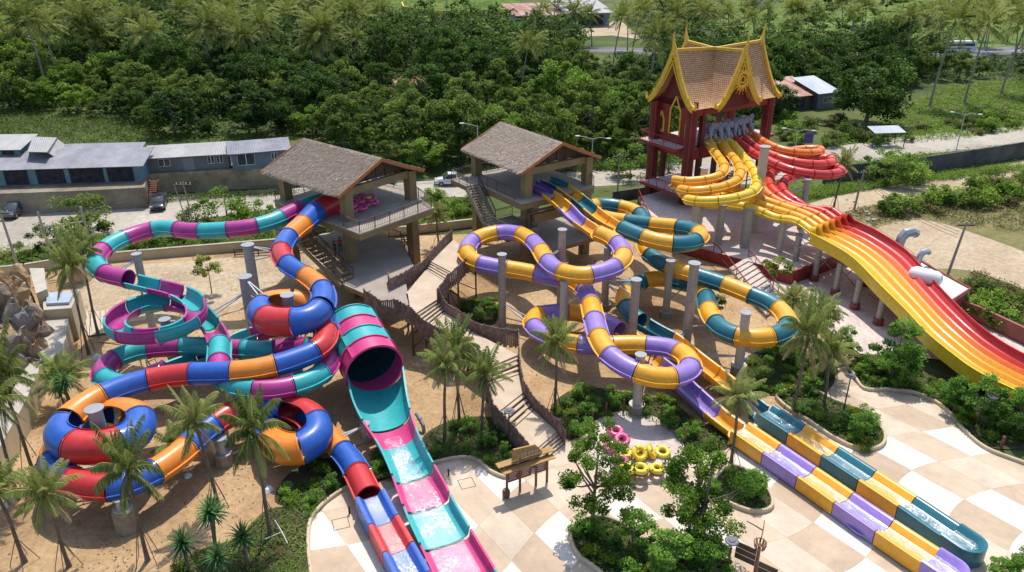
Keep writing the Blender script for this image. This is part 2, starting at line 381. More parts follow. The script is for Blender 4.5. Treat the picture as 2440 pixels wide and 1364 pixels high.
# C purple amber
Cc=[(1262,438,9.0),(1289,450,8.9),(1320,470,8.5),(1348,494,8.0),(1370,517,7.6),(1398,537,7.3),(1426,556,7.15),(1460,572,7.05),(1482,595,7.0),(1484,618,6.95),(1462,638,6.9),(1429,650,6.8),(1384,657,6.7),(1334,647,6.6),(1303,622,6.5),(1287,596,6.4),(1264,572,6.25),(1236,558,6.1),(1200,554,5.95),(1158,561,5.8),(1123,578,5.65),(1113,603,5.5),(1130,623,5.35),(1169,634,5.2),(1236,645,5.05),(1300,657,4.95),(1350,668,4.9),(1385,684,4.85),(1404,712,4.8),
 (1411,742,4.75),(1420,778,4.7),(1431,814,4.6),(1452,846,4.5),(1483,870,4.35),(1520,888,4.2),(1560,899,4.0),(1605,900,3.8),(1640,884,3.6),(1640,856,3.45),(1600,832,3.3),(1548,824,3.15),(1500,822,3.0),(1440,824,2.85),(1385,822,2.7),(1330,812,2.55),(1282,790,2.4),(1270,768,2.3),(1282,752,2.2),(1315,746,2.1),(1363,745,2.0),(1405,753,1.9),(1440,768,1.8),(1482,791,1.65),
 (1520,822,1.45),(1560,860,1.3),(1600,892,1.2),(1640,928,1.1),(1677,962,1.0),(1714,994,.9),(1760,1028,.8),(1844,1086,.7),(1940,1152,.65),(2040,1222,.65),(2140,1290,.65),(2215,1340,.65)]
flume('loop_slide','amber and purple looping tube slide from the middle hut with long plaza trough',Cc,
 [(0,6,'open',dict(cols=[C_DPUR,C_YEL,C_PUR,C_YEL,C_PUR])),(6,52,'tube',{}),(52,59,'open',dict(aL=12,aR=12,cols=[C_PUR,C_PUR,C_PUR,C_YEL,C_YEL],water=1,wz=-.70,ww=.3)),(59,64,'box',dict(cols=[C_YEL,C_PUR],h=.5,w=1.02,water=1,wz=.17,ww=.42,len=3.05))],
 [C_YEL,C_PUR],2.8,.82,G1,WAT)
E_=[(1300,426,9.0),(1327,436,8.9),(1359,457,8.5),(1391,482,8.0),(1415,503,7.7),(1447,526,7.5),(1480,543,7.4),(1515,558,7.3),(1565,575,7.15),(1622,582,7.0),(1660,574,6.9),(1668,560,6.8),(1650,549,6.65),(1610,541,6.5),(1560,536,6.3),(1510,530,6.1),(1460,524,5.9),(1418,512,5.75),(1405,498,5.6),(1425,489,5.5),(1465,491,5.4),(1510,503,5.3),(1535,524,5.2),(1538,560,5.1),(1540,596,5.0),(1560,617,4.9),(1602,638,4.75),(1658,656,4.6),(1728,679,4.45),(1786,702,4.3),(1837,724,4.15),(1870,752,4.0),
 (1878,777,3.9),(1850,799,3.8),(1795,806,3.7),(1735,793,3.6),(1700,765,3.5),(1687,735,3.4),(1680,705,3.25),(1655,682,3.1),(1615,669,2.95),(1566,665,2.8),(1525,673,2.65),(1497,692,2.5),(1490,722,2.35),(1503,748,2.2),(1530,768,2.05),
 (1560,786,1.9),(1600,808,1.7),(1645,845,1.5),(1690,880,1.3),(1730,912,1.15),(1775,950,1.0),(1820,985,.85),(1880,1024,.75),(1970,1084,.68),(2070,1150,.65),(2170,1216,.65),(2262,1279,.65)]
flume('loop_slide','amber and petrol blue looping tube slide from the middle hut with long plaza trough',E_,
 [(0,6,'open',dict(cols=[C_DTEAL,C_YEL,C_DTEAL,C_YEL,C_YEL,C_DTEAL])),(6,46,'tube',{}),(46,53,'open',dict(aL=12,aR=12,cols=[C_YEL,C_YEL,C_DTEAL,C_DTEAL,C_YEL,C_DTEAL,C_DTEAL,C_YEL])),(53,58,'box',dict(cols=[C_YEL,C_DTEAL],h=.5,w=1.02,water=1,wz=.17,ww=.42,len=3.05))],
 [C_YEL,C_DTEAL],2.85,.82,G1,WAT)
# rounded stop ends of the two run-outs
for k,(root,B,_) in enumerate(SLPATH[-2:]):
    e=Vector(B[-1,:3]); t=Vector(B[-1,:3]-B[-4,:3]); t.z=0; t.normalize(); sd=Vector((t.y,-t.x,0)); m=[C_PUR,C_DTEAL][k]
    def ring(w,ln): 
        return [e-t*.02+sd*w]+[e+t*(ln+w*.9*math.sin(a))+sd*w*math.cos(a) for a in [math.pi*j/12 for j in range(13)]]+[e-t*.02-sd*w]
    mb=MB(); prof=[(1.04,-.6),(1.04,.62),(.88,.66),(.74,.58),(.52,.16),(.42,.11)]
    V=[];F=[]
    for w,z in prof:
        for p in ring(w,1.2): V.append((p.x,p.y,e.z+z))
    n=15+0; n=len(ring(1,1))
    for i in range(len(prof)-1):
        for j in range(n-1): F.append((i*n+j,i*n+j+1,(i+1)*n+j+1,(i+1)*n+j))
    F.append(tuple((len(prof)-1)*n+j for j in range(n)))
    mb.add(V,F); mb.build('stop_end',m,root,smooth=True)
    mb=MB(); mb.add([(p.x,p.y,e.z+.28) for p in ring(.56,1.2)],[tuple(range(n))]); mb.build('pooled_water',WATF,root,normals=False)
# F giant funnel tube
C_TUNSHADE=gel('tunnel_shade_teal',(.008,.06,.075))  # darkened teal, stands for the shade inside the tunnel
root=thing('funnel_slide','giant striped pink and teal tunnel tube opening into a wide flume onto the plaza','water slide',tuple(P(890,900,0)),0,G1)
def station(c,nx,sidev,upv,prof): return [c+sidev*x+upv*y for x,y in prof]
b0=P(838,782,4.3); b1=P(893,884,3.35); ax=(b1-b0).normalized(); sd=ax.cross(Vector((0,0,1))).normalized(); up=sd.cross(ax)
tot=(b1-b0).length; RR=2.32; cols=[C_TEAL,C_PINK,C_TEAL,C_PINK]; nb=4
for k in range(nb):
    mb=MB(); V=[];F=[]; M=56
    zs=[(0,.1),(.08,.1),(.09,0),(tot/nb-.11,0),(tot/nb-.1,.1),(tot/nb-.02,.1)]
    for shell in(0,1):
        for dz,fl in zs:
            c=b0+ax*(tot*k/nb+dz)
            for j in range(M):
                a=2*math.pi*j/M; lp=.12 if (j%14==7 and fl==0 and shell==0) else 0
                rr=RR+fl+lp if shell==0 else RR-.08
                V.append(c+sd*rr*math.cos(a)+up*rr*math.sin(a))
    n=len(zs)
    for shell in(0,1):
        for i in range(n-1):
            for j in range(M): o=shell*n*M; F.append((o+i*M+j,o+i*M+(j+1)%M,o+(i+1)*M+(j+1)%M,o+(i+1)*M+j))
    for e in(0,n-1):
        for j in range(M): F.append((e*M+j,e*M+(j+1)%M,n*M+e*M+(j+1)%M,n*M+e*M+j))
    mb.add(V,F)
    if k==0: # rear bulkhead, with entry hole implied by the joining flume
        c=b0+ax*.05; ring=[c+sd*(RR-.05)*math.cos(2*math.pi*j/M)+up*(RR-.05)*math.sin(2*math.pi*j/M) for j in range(M)]; mb.add(ring,[tuple(range(M))])
    mb.build('tunnel_section',cols[k],root,smooth=True)
    MB().cyl(b0+ax*(tot*k/nb+.02),b0+ax*(tot*(k+1)/nb-.02),RR-.09,n=48,cap=False).build('inner_shade_lining',[C_TUNSHADE,C_TUNSHADE,C_TUNSHADE,C_PINK][k],root,smooth=True)  # rear bands painted dark as tunnel shade; mouth band keeps its pink
# open flume stations: floor centre (px,py,z), half width, wall height
ST=[((898,930),1.25,2.10,2.0),((908,985),.95,1.95,1.75),((925,1030),.78,1.7,1.5),((948,1072),.7,1.42,1.25),((975,1125),.6,1.36,1.1),((1002,1180),.5,1.45,.95),((1030,1240),.45,1.5,.85),((1075,1325),.42,1.55,.8),((1120,1410),.4,1.6,.8),((1165,1495),.4,1.6,.8)]
st=[tuple(P(p[0],p[1],z))+(w,h) for p,z,w,h in ST]
B,par,q=crom(st,.25); T,S,U=frames(B)
bounds=[0,1.95,2.9,4.4,5.6,6.75,7.9,9.0]; cc=[C_TEAL,C_PINK,C_TEAL,C_PINK,C_TEAL,C_PINK,C_TEAL]
def fprof(w,h,k):
    # curved wide U, flattening with k
    o=[];n=14
    for j in range(n+1):
        a=math.pi*j/n; x=w*math.cos(a); y=h*(1-math.sin(a)**(.75-.45*k)); o.append((x,y))
    i=[(x*(1+.05/w),y-.07) for x,y in o]
    return [(w+.14,h+.03),(w,h+.05)]+o[1:-1]+[(-w,h+.05),(-w-.14,h+.03),(-w-.10,h-.1)]+i[::-1][1:-1]+[(w+.10,h-.1)]
for k in range(len(bounds)-1):
    ids=np.where((par>=bounds[k]-.02)&(par<=bounds[k+1]+.02))[0]
    V,F=sweep_mesh(B[ids],S[ids],U[ids],None,[fprof(B[i,3],B[i,4],min(1,par[i]/5)) for i in ids]); m=len(fprof(1,1,0)); n=len(ids)
    F.append(tuple(range(m)));F.append(tuple((n-1)*m+j for j in range(m)))
    mb=MB(); mb.v=V;mb.f=F;mb.m=[0]*len(F); mb.build('trough_section',cc[k],root,smooth=True)
ids=np.where(par>=2.3)[0]
V,F=sweep_mesh(B[ids],S[ids],U[ids],None,[[(-B[i,3]*.72,.10),(-B[i,3]*.3,.05),(B[i,3]*.3,.05),(B[i,3]*.72,.10)] for i in ids],closed=False)
mb=MB(); mb.v=V;mb.f=F;mb.m=[0]*len(F); mb.build('water_film',WATF,root,smooth=True,normals=False)
SLPATH.append((root,B,1.0))
for (p,q_,r_) in (((992,985),(1008,1015),1),((893,1046),(862,1030),-1)):
    a=P(*p,1.25); b=P(*q_,.55); 
    mb=MB(); pts=[a,a*.5+b*.5+Vector((0,0,.05)),b+Vector((0,0,.05)),b+Vector((.05,0,-.5)),Vector((b.x+.05*r_,b.y,.02))]
    mb.tube(pts,.15,12); mb.cyl(pts[1]-(b-a).normalized()*.06,pts[1]+(b-a).normalized()*.06,.2,n=12)
    mb.build('water_inlet_pipe',STEEL,root,smooth=True)
# D six lane racer: coiling tubes then open lanes
Lc=[C_LEM,C_GOLD,C_YEL,C_OR2,C_SCAR,C_RED]
left=[(1930,570,4.7),(1975,594,4.55),(2025,625,4.2),(2095,695,3.5),(2153,753,2.9),(2208,812,2.35),(2263,858,1.9),(2318,898,1.5),(2432,955,.95),(2560,1010,.6)]
right=[(2019,532,4.7),(2050,548,4.6),(2080,566,4.25),(2146,614,3.5),(2212,680,2.9),(2270,739,2.35),(2329,790,1.9),(2391,832,1.5),(2470,878,.95),(2560,925,.6)]
Lw=[tuple(P(*p)) for p in left]; Rw=[tuple(P(*p)) for p in right]
LB,_,_=crom(Lw,.4); m_=len(LB)
RB_,_,_=crom(Rw,.4); idx=np.linspace(0,len(RB_)-1,m_); RB=np.stack([np.interp(idx,np.arange(len(RB_)),RB_[:,i]) for i in range(3)],1)
RB[:,2]=LB[:,2]
root=thing('racer_slide','six lane open racing slide fading from yellow to red, below the Thai tower','water slide',tuple(P(2000,700,0)),0)
def lanept(i,f): return LB[i]*(1-f)+RB[i]*f
prof=[0,.04,.14,.3,.5,.7,.86,.96,1.0]; hz=[.42,.40,.10,-.03,-.07,-.03,.10,.40,.42]
for k in range(6):
    V=[];F=[];n=len(prof)
    for i in range(m_):
        for a,h in zip(prof,hz):
            p=lanept(i,(k+a)/6); V.append((p[0],p[1],p[2]+h*(1.0)))
    for i in range(m_-1):
        for j in range(n-1): F.append((i*n+j,i*n+j+1,(i+1)*n+j+1,(i+1)*n+j))
    mb=MB(); mb.v=V;mb.f=F;mb.m=[0]*len(F); mb.build('lane',Lc[k],root,smooth=False).data.shade_smooth()
def wall(f,mat,h0,h1,out):
    V=[];F=[]
    for i in range(m_):
        p=lanept(i,f); d=(LB[i]-RB[i]); d=d/np.linalg.norm(d)*out
        for dx,h in((0,.42),(.0,h1),(.14,h1),(.14,h1-.08),(.05,h1-.1),(.05,h0)):
            V.append((p[0]+d[0]*dx,p[1]+d[1]*dx,p[2]+h))
    n=6
    for i in range(m_-1):
        for j in range(n-1): F.append((i*n+j,i*n+j+1,(i+1)*n+j+1,(i+1)*n+j))
    mb=MB(); mb.v=V;mb.f=F;mb.m=[0]*len(F); return mb.build('side_wall',mat,root,smooth=True)
wall(0,C_LEM,-.55,.75,1); wall(1,C_RED,-.55,.75,-1)
mb=MB(); V=[];F=[]
for i in range(m_):
    for f in(0.0,1.0): p=lanept(i,f); V.append((p[0],p[1],p[2]-.5))
for i in range(m_-1): F.append((2*i,2*i+1,2*i+3,2*i+2))
mb.add(V,F); mb.build('underside',C_GOLD,root)
SLPATH.append((root,LB,.3))
mouth=[lanept(0,(k+.5)/6) for k in range(6)]
D={ # innermost coordinates (photo point, height)
0:('lemon yellow',[(1728,333,9.3),(1745,345,9.05),(1762,364,8.8),(1782,390,8.5),(1799,415,8.2),(1804,440,7.9),(1790,460,7.65),(1750,473,7.4),(1705,479,7.2),(1665,480,7.0),(1640,476,6.8),(1645,478,6.3),(1690,486,6.15),(1745,489,6.0),(1800,500,5.8),(1845,518,5.4)]),
1:('golden yellow',[(1712,335,9.3),(1722,344,9.05),(1738,366,8.8),(1756,388,8.5),(1764,412,8.2),(1752,433,7.9),(1722,446,7.6),(1680,454,7.4),(1645,456,7.2),(1622,452,7.0),(1625,459,6.5),(1660,468,6.3),(1715,470,6.15),(1775,476,5.95),(1835,496,5.6)]),
2:('orange',[(1690,336,9.3),(1696,350,9.05),(1708,370,8.8),(1722,390,8.5),(1724,408,8.2),(1708,422,7.9),(1675,430,7.6),(1635,433,7.4),(1602,430,7.2),(1602,438,6.8),(1650,446,6.5),(1710,449,6.3),(1770,458,6.1),(1830,480,5.7)]),
3:('orange red',[(1780,314,9.3),(1795,322,9.05),(1814,336,8.8),(1845,352,8.6),(1880,362,8.4),(1918,366,8.2),(1950,364,8.0),(1950,356,7.7),(1900,358,7.4),(1850,375,7.1),(1822,402,6.8),(1812,432,6.5),(1826,460,6.1),(1865,485,5.7)]),
4:('bright red',[(1764,322,9.3),(1775,331,9.05),(1795,348,8.8),(1830,367,8.6),(1868,381,8.4),(1910,390,8.2),(1950,393,8.0),(1982,388,7.8),(1972,378,7.5),(1900,386,7.2),(1855,400,6.9),(1834,422,6.6),(1836,446,6.3),(1858,468,6.0),(1895,490,5.6)]),
5:('deep red',[(1746,326,9.3),(1756,338,9.05),(1774,352,8.8),(1805,372,8.6),(1845,391,8.4),(1885,406,8.2),(1930,415,8.0),(1975,417,7.8),(2005,408,7.6),(1985,400,7.3),(1930,408,7.0),(1885,422,6.7),(1864,440,6.4),(1870,460,6.15),(1900,482,5.8),(1935,501,5.3)])}
dcol={0:C_LEM,1:C_GOLD,2:C_YEL,3:C_OR2,4:C_SCAR,5:C_RED}
for k,(nm,pts) in D.items():
    mp=mouth[k]; d=Vector(LB[4]-LB[0]).normalized(); m2=Vector(mp)+Vector((0,0,.55))
    back=m2-d*2.6+Vector((0,0,.3))
    jj=J(back); jm=J(m2)
    pts=[p+(.56,) for p in pts[:-2]]+[pts[-2]+(.50,),pts[-1]+(.46,)]+[(jj[0],jj[1],back.z,.41),(jm[0],jm[1],m2.z,.41)]
    flume('coiled_tube_slide',nm+' tube coiling out of the Thai tower into '+['the nearest lane','the second lane','the third lane','the fourth lane','the fifth lane','the farthest lane'][k]+' of the racer',pts,[(0,len(pts)-1,'tube',{})],[dcol[k]],2.2,.57,'six coiled racer tubes')
    # flared hood over the lane
    mb=MB(); V=[];F=[]; n=14; side=d.cross(Vector((0,0,1))).normalized(); u=side.cross(d)
    for i,(dd,rr,lift) in enumerate(((-.9,.42,0),(-.3,.44,.08),(.35,.46,.22),(.42,.50,.24),(.44,.44,.2),(-.2,.40,.05),(-.8,.38,0))):
        for j in range(n+1):
            a=math.pi*j/n; V.append(m2+d*(dd+.55-.75*(math.sin(a)))+side*rr*1.0*math.cos(a)+u*(rr*1.75*math.sin(a)+lift-.32))
    for i in range(6):
        for j in range(n): F.append((i*(n+1)+j,i*(n+1)+j+1,(i+1)*(n+1)+j+1,(i+1)*(n+1)+j))
    mb.add(V,F); mb.build('mouth_hood',dcol[k],SLPATH[-1][0],smooth=True)
# --------------- support columns -----------------
def arms(mb,base,ztop,reach=6.2,maxn=4,rr=.07):
    c=[]
    for root,B,r in SLPATH:
        d=np.hypot(B[:,0]-base[0],B[:,1]-base[1]); used=[]
        order=np.argsort(d)
        for i in order[:400]:
            if d[i]>reach: break
            if B[i,2]>ztop+.6 or B[i,2]<1.6: continue
            if any(abs(B[i,2]-u)<.9 for u in used): continue
            used.append(B[i,2]); c.append((d[i],B[i],r)); 
            if len(used)>=2: break
    c.sort(key=lambda x:x[0]); done=[]
    for dd,b,r in c:
        if len(done)>=maxn: break
        if any(abs(b[2]-z)<.8 for z in done): continue
        done.append(b[2]); t=Vector((b[0],b[1],b[2]-r-.12)); p=Vector((base[0],base[1],min(ztop-.15,b[2]+.2)))
        if dd>.7:
            sd=(t-p).cross(Vector((0,0,1))).normalized()*.45
            mb.cyl(p,t+sd,rr,n=6); mb.cyl(p,t-sd,rr,n=6); mb.cyl(p-Vector((0,0,1.5)),t,rr*.85,n=6); mb.cyl(t+sd*1.3,t-sd*1.3,rr*1.2,n=6)
    return bool(done)
def column(px,py,ztop,rad,mat,foot,label,z0=0.0,n=16,reach=6.2,group='steel columns carrying the slides'):
    b=P(px,py,ztop); t=thing('support_column',label,'column',(b.x,b.y,z0),0,group)
    mb=MB().cyl((b.x,b.y,z0+(.5 if foot else 0)),(b.x,b.y,ztop),rad*.88,rad*.85,n); mb.build('shaft',mat,t,smooth=True)
    MB().cyl((b.x,b.y,ztop),(b.x,b.y,ztop+.06),rad*1.1,n=n).build('cap_plate',pm('cap_paint',(.24,.25,.27),(.3,.31,.33),rough=.6),t)
    if foot:
        h,w=foot; mb=MB().cyl((b.x,b.y,z0-.3),(b.x,b.y,z0+h),w,w*.97,8); mb.build('footing',CONC,t)
        MB().cyl((b.x,b.y,z0+h),(b.x,b.y,z0+h+.08),rad*1.5,n=n).build('base_plate',mat,t)
    mb=MB()
    if arms(mb,b,ztop,reach): mb.build('bracket_arm',pm('arm_paint',(.42,.43,.44),(.5,.5,.5),2,.45,metal=.2),t)
    return t
LIGHT=pm('beige_column_paint',(.42,.38,.33),(.48,.44,.38),1.2,.5)
for a in [(325,606,7.9,.42,STEEL,0,'grey steel column standing inside the far bend of the magenta tube slide, left'),
 (590,584,8.3,.55,STEEL,0,'tall grey steel column under the teal stretch left of the left hut'),
 (583,660,6.9,.58,STEEL,0,'shorter of the paired thick grey columns left of the blue and red swirl bowl'),
 (392,762,5.6,.45,STEEL,(.55,.75),'grey column rising through the front of the open magenta ring'),
 (685,704,8.3,.52,STEEL,0,'thick grey column poking out of the upper blue and red swirl bowl'),
 (224,975,6.2,.55,STEEL,0,'grey column with long arms in the lower left swirl bowl'),
 (1196,607,7.4,.42,STEELT,0,'steel column inside the left loop of the purple and amber slide'),
 (1340,548,8.6,.42,STEELT,0,'tall steel column in front of the middle hut, between the purple loops'),
 (1345,668,6.2,.42,LIGHT,0,'beige column under the crossing of the purple and amber loops'),
 (1448,590,6.6,.42,STEELT,(.5,.6),'steel column inside the right loop of the purple slide'),
 (1516,667,7.0,.46,STEELT,(.4,.55),'tall bare steel column left of the petrol blue loop'),
 (1527,846,5.4,.42,LIGHT,(.95,.62),'pale column inside the lowest purple loop, standing by the tube storage pad'),
 (1655,628,8.4,.50,STEELT,(.5,.6),'tallest steel column crossing in front of the petrol blue and amber tube'),
 (1598,622,6.0,.42,STEELT,(.6,.62),'steel column on a round footing below the amber and petrol blue tube'),
 (1778,746,5.9,.45,LIGHT,(.9,.68),'pale column with bracing inside the right petrol blue loop'),
 (1470,520,5.2,.34,STEELT,0,'short steel column behind the middle hut slides')]: column(*a[:7])
for a in [(1823,350,11.8,.62,LIGHT,0,'tall beige mast at the heart of the racer tube coils'),
 (1679,401,8.6,.5,LIGHT,0,'beige column inside the orange tube coil'),(1925,428,7.6,.42,STEELT,0,'steel column under the red tube coils by the dirt path'),
 (1660,483,6.4,.5,LIGHT,0,'pale column under the left ends of the yellow coils'),(1722,488,6.2,.5,STEELT,0,'grey column under the middle of the yellow coils'),
 (1785,500,5.9,.62,STEELT,0,'thick steel column standing on the shaded deck under the yellow lanes'),(1868,528,5.0,.42,LIGHT,0,'pale column at the back of the shaded deck'),
 (1905,560,4.4,.4,STEELT,0,'short column under the racer mouths')]: column(*a[:7],z0=1.4,reach=5.5,group='columns under the racer tubes')
for i,(px,py,zt) in enumerate([(1953,592,3.8),(2003,628,3.6),(2050,668,3.2),(2105,712,2.8),(2075,612,3.4),(2130,655,3.0)]):
    b=P(px,py,zt); t=thing('support_column',['first','second','third','fourth','fifth','sixth'][i]+' slanted-braced column under the open racer lanes, counted from the tube mouths','column',(b.x,b.y,0),0,'columns under the racer lanes')
    MB().cyl((b.x,b.y,.6),(b.x,b.y,zt),.3,n=12).build('shaft',STEELT,t,smooth=True)
    MB().cyl((b.x,b.y,-.1),(b.x,b.y,.7),.5,n=8).build('footing',pm('red_footing',(.22,.05,.04)),t)
    mb=MB(); q2=P(px+45,py+8,zt); q2.z=.4; q3=P(px+50,py-2,zt)
    mb.cyl((b.x,b.y,1.2),(b.x+2.2,b.y+.5,zt-.2),.06,n=5).cyl((b.x,b.y,zt-.6),(b.x+2.2,b.y+.5,.8),.06,n=5).cyl((b.x,b.y,zt-.1),(b.x+3.2,b.y+1.6,zt+.1),.1,n=6); mb.build('brace',STEELT,t)
# =============================== towers and walkway ===============================
def thatchmat():
    m,nt,b=nmat('thatch'); tc=N(nt,'ShaderNodeTexCoord')
    mp=N(nt,'ShaderNodeMapping'); mp.inputs['Scale'].default_value=(6,1.6,1); L(nt,tc.outputs['UV'],mp.inputs['Vector'])
    g=N(nt,'ShaderNodeNewGeometry')
    n=N(nt,'ShaderNodeTexNoise',i_Scale=9.0,i_Detail=8.0,i_Roughness=.8); L(nt,g.outputs['Position'],n.inputs['Vector'])
    n2=N(nt,'ShaderNodeTexNoise',i_Scale=.5,i_Detail=3.0); L(nt,g.outputs['Position'],n2.inputs['Vector'])
    a=N(nt,'ShaderNodeMath',operation='MULTIPLY_ADD'); a.inputs[1].default_value=.45; L(nt,n2.outputs['Fac'],a.inputs[0]); L(nt,n.outputs['Fac'],a.inputs[2])
    r=N(nt,'ShaderNodeValToRGB'); e=r.color_ramp.elements; e[0].position=.52; e[1].position=.92; e[0].color=(.17,.135,.11,1); e[1].color=(.40,.33,.28,1)
    L(nt,a.outputs[0],r.inputs['Fac']); L(nt,r.outputs['Color'],b.inputs['Base Color']); b.inputs['Roughness'].default_value=.95
    bp=N(nt,'ShaderNodeBump',i_Strength=.9,i_Distance=.12); L(nt,n.outputs['Fac'],bp.inputs['Height']); L(nt,bp.outputs[0],b.inputs['Normal']); return m
THATCH=thatchmat()
TUFT=leafmat('thatch_tufts',(.16,.125,.10),(.44,.36,.30),trans=0,rough=.95)
OLIVE=pm('olive_tan_plaster',(.20,.145,.07),(.27,.195,.095),.8,.8,.1); OLIVED=pm('olive_dark_plaster',(.085,.066,.042),(.12,.09,.055),.8,.85,.1)
DECKC=pm('deck_concrete',(.26,.22,.185),(.35,.30,.25),.6,.8,.1,wobj=True); RUST=pm('orange_barge_timber',(.36,.13,.045),(.46,.19,.07),3,.7,.1)
DWOOD=pm('dark_timber',(.055,.035,.025),(.11,.07,.05),3,.8,.2); RAILM=pm('brown_rail_metal',(.075,.04,.035),(.11,.06,.05),3,.6)
WDECK=pm('walkway_render',(.44,.345,.25),(.54,.43,.32),.7,.85,.15,wobj=True,c3=(.48,.38,.28)); STAKE=pm('weathered_stakes',(.12,.075,.06),(.29,.20,.17),2.2,.85,.3,c3=(.20,.13,.11))
STAKEL=pm('pale_weathered_stakes',(.16,.115,.085),(.30,.23,.18),2.2,.85,.3)
def rail(name,pts,h,mat,parent,sp=.3,post=1.6,topw=.06,low=True,balw=.025):
    mb=MB(); pts=[Vector(p) for p in pts]
    for a,b in zip(pts,pts[1:]):
        d=b-a; ln=d.length
        if ln<.05: continue
        u=Vector((0,0,1)); mb.beam(a+u*h,b+u*h,topw,topw); 
        if low: mb.beam(a+u*.14,b+u*.14,.035,.035); mb.beam(a+u*(h-.14),b+u*(h-.14),.035,.035)
        n=max(1,int(ln/post))
        for i in range(n+1): p=a+d*(i/n); mb.box(p+u*h*.5,(.07,.07,h))
        n=int(ln/sp)
        for i in range(1,n): p=a+d*(i/n); mb.box(p+u*(h*.5+.0),(balw,balw,h-.28))
    return mb.build(name,mat,parent)
def steps(mb,a,b,wdir,w,n,th=.06,mi=0,solid=False):
    """n treads from a (top) to b (bottom); wdir unit vector across"""
    a=Vector(a);b=Vector(b); d=b-a; wd=Vector(wdir); run=Vector((d.x,d.y,0)).length/n; t=Vector((d.x,d.y,0)).normalized()
    M=Matrix((wd,t,Vector((0,0,1)))).transposed()
    for i in range(n):
        p=a+d*((i+.5)/n); p.z=a.z+d.z*(i+1)/(n+1)
        mb.box(p,(w,run*.86,th),M=M,mi=mi)
def hut(name,F,ga,w,l,ze,zr,label,zp,plat,slabs,cols,xt=1.6):
    g=Vector((math.cos(R(ga)),math.sin(R(ga)),0)); r=Vector((-g.y,g.x,0)); F=Vector(F)
    Q=lambda x,y,z: F+g*x+r*y+Vector((0,0,z))
    t=thing(name,label,'tower',tuple(Q(w/2,l/2,0)),R(ga))
    # roof: two thick slopes
    slope=(zr-ze)/(w/2)
    for sgn in(0,1):
        def S(u,y,dz): # u 0 eave..1 ridge
            x=u*w/2 if sgn==0 else w-u*w/2
            sag=.10*math.sin(math.pi*u)
            return Q(x,y,ze+(zr-ze)*u-sag+dz)
        nu,nv=8,14; V=[];F_=[]
        for i in range(nu+1):
            for j in range(nv+1):
                e=.07*math.sin(j*2.1+i) if i==0 else 0
                V.append(S(i/nu-(.012*abs(e)*10 if i==0 else 0),l*j/nv,.0))
        o=len(V)
        for i in range(nu+1):
            for j in range(nv+1): V.append(S(i/nu,l*j/nv,-.30))
        st=nv+1
        for i in range(nu):
            for j in range(nv):
                F_.append((i*st+j,i*st+j+1,(i+1)*st+j+1,(i+1)*st+j)); F_.append((o+i*st+j,o+(i+1)*st+j,o+(i+1)*st+j+1,o+i*st+j+1))
        for j in range(nv): F_.append((j,j+1,o+j+1,o+j)); F_.append((nu*st+j,nu*st+j+1,o+nu*st+j+1,o+nu*st+j))
        for i in range(nu): F_.append((i*st,(i+1)*st,o+(i+1)*st,o+i*st)); F_.append((i*st+nv,(i+1)*st+nv,o+(i+1)*st+nv,o+i*st+nv))
        mb=MB().add(V,F_); ro=mb.build('roof',THATCH,t,smooth=False)
        # thatch tufts laid along the slope
        n=3600; uu=nr.rand(n); vv=nr.rand(n); lw=.35*(.5+nr.rand(n)); 
        C=[];tt=[]
        ed=nr.rand(n)<.12; uu[ed]=-.005+.02*nr.rand(ed.sum())
        for k in range(n):
            p=S(uu[k],vv[k]*l,.03); dn=(S(max(0,uu[k]-.1),vv[k]*l,0)-S(max(0,uu[k]-.1)+.1,vv[k]*l,0)).normalized()
            sd=r*(.035+.03*nr.rand()); dn=(dn+r*nr.normal()*.25+Vector((0,0,.03+.09*nr.rand()))).normalized(); q=p+dn*lw[k]
            if ed[k]: q=p+(dn+Vector((0,0,-.5)))*lw[k]*.7
            C+=[tuple(p-sd),tuple(p+sd),tuple(q+sd*.5),tuple(q-sd*.5)]; tt.append(.5+.13*nr.normal())
        leafobj('thatch_tufts',np.array(C),np.array(tt),TUFT,t,local=False)
    # barge boards + ceiling + gable infill
    for y in(-.06,l+.06):
        mb=MB()
        for x0,x1 in((-.05,w/2),(w/2,w+.05)):
            mb.beam(Q(x0,y,ze-.16 if x0<1 else zr-.12),Q(x1,y,zr-.12 if x0<1 else ze-.16),.07,.34)
        mb.build('barge_board',RUST,t)
        yy=y+(1.1 if y<1 else -1.1); mb=MB(); k=.35
        mb.poly([Q(1.2,yy,ze+.2),Q(w-1.2,yy,ze+.2),Q(w/2,yy,zr-.4)]); mb.build('gable_panel',DWOOD,t)
        mb=MB()
        for x in np.linspace(2.0,w-2.0,7):
            h=(zr-ze)*(1-abs(x-w/2)/(w/2)); mb.beam(Q(x,yy-.05,ze),Q(x,yy-.05,ze+h-.3),.09,.06)
        for x0,x1,za,zb in((.3,w/2,ze-.35,zr-.45),(w/2,w-.3,zr-.45,ze-.35)): mb.beam(Q(x0,yy-.4,za+.05),Q(x1,yy-.4,zb+.05),.12,.18)
        mb.build('gable_strut',DWOOD,t)
    mb=MB()
    for y in np.linspace(1.0,l-1,6):
        mb.beam(Q(.4,y,ze-.25),Q(w/2,y,zr-.45),.12,.18); mb.beam(Q(w/2,y,zr-.45),Q(w-.4,y,ze-.25),.12,.18)
    mb.build('rafters',DWOOD,t)
    for (x,y,cw) in cols:
        top=ze+(zr-ze)*(1-abs(x-w/2)/(w/2))-.5
        MB().box(Q(x,y,top/2-.1),(cw,cw,top+.2),R(ga)).build('column',OLIVE,t)
    xs=sorted({c[0] for c in cols}); ys=sorted({c[1] for c in cols})
    mb=MB()
    for y in(ys[0],ys[-1]): mb.box(Q((xs[0]+xs[-1])/2,y,ze-.25),(xs[-1]-xs[0]-.7,.45,.75),R(ga))
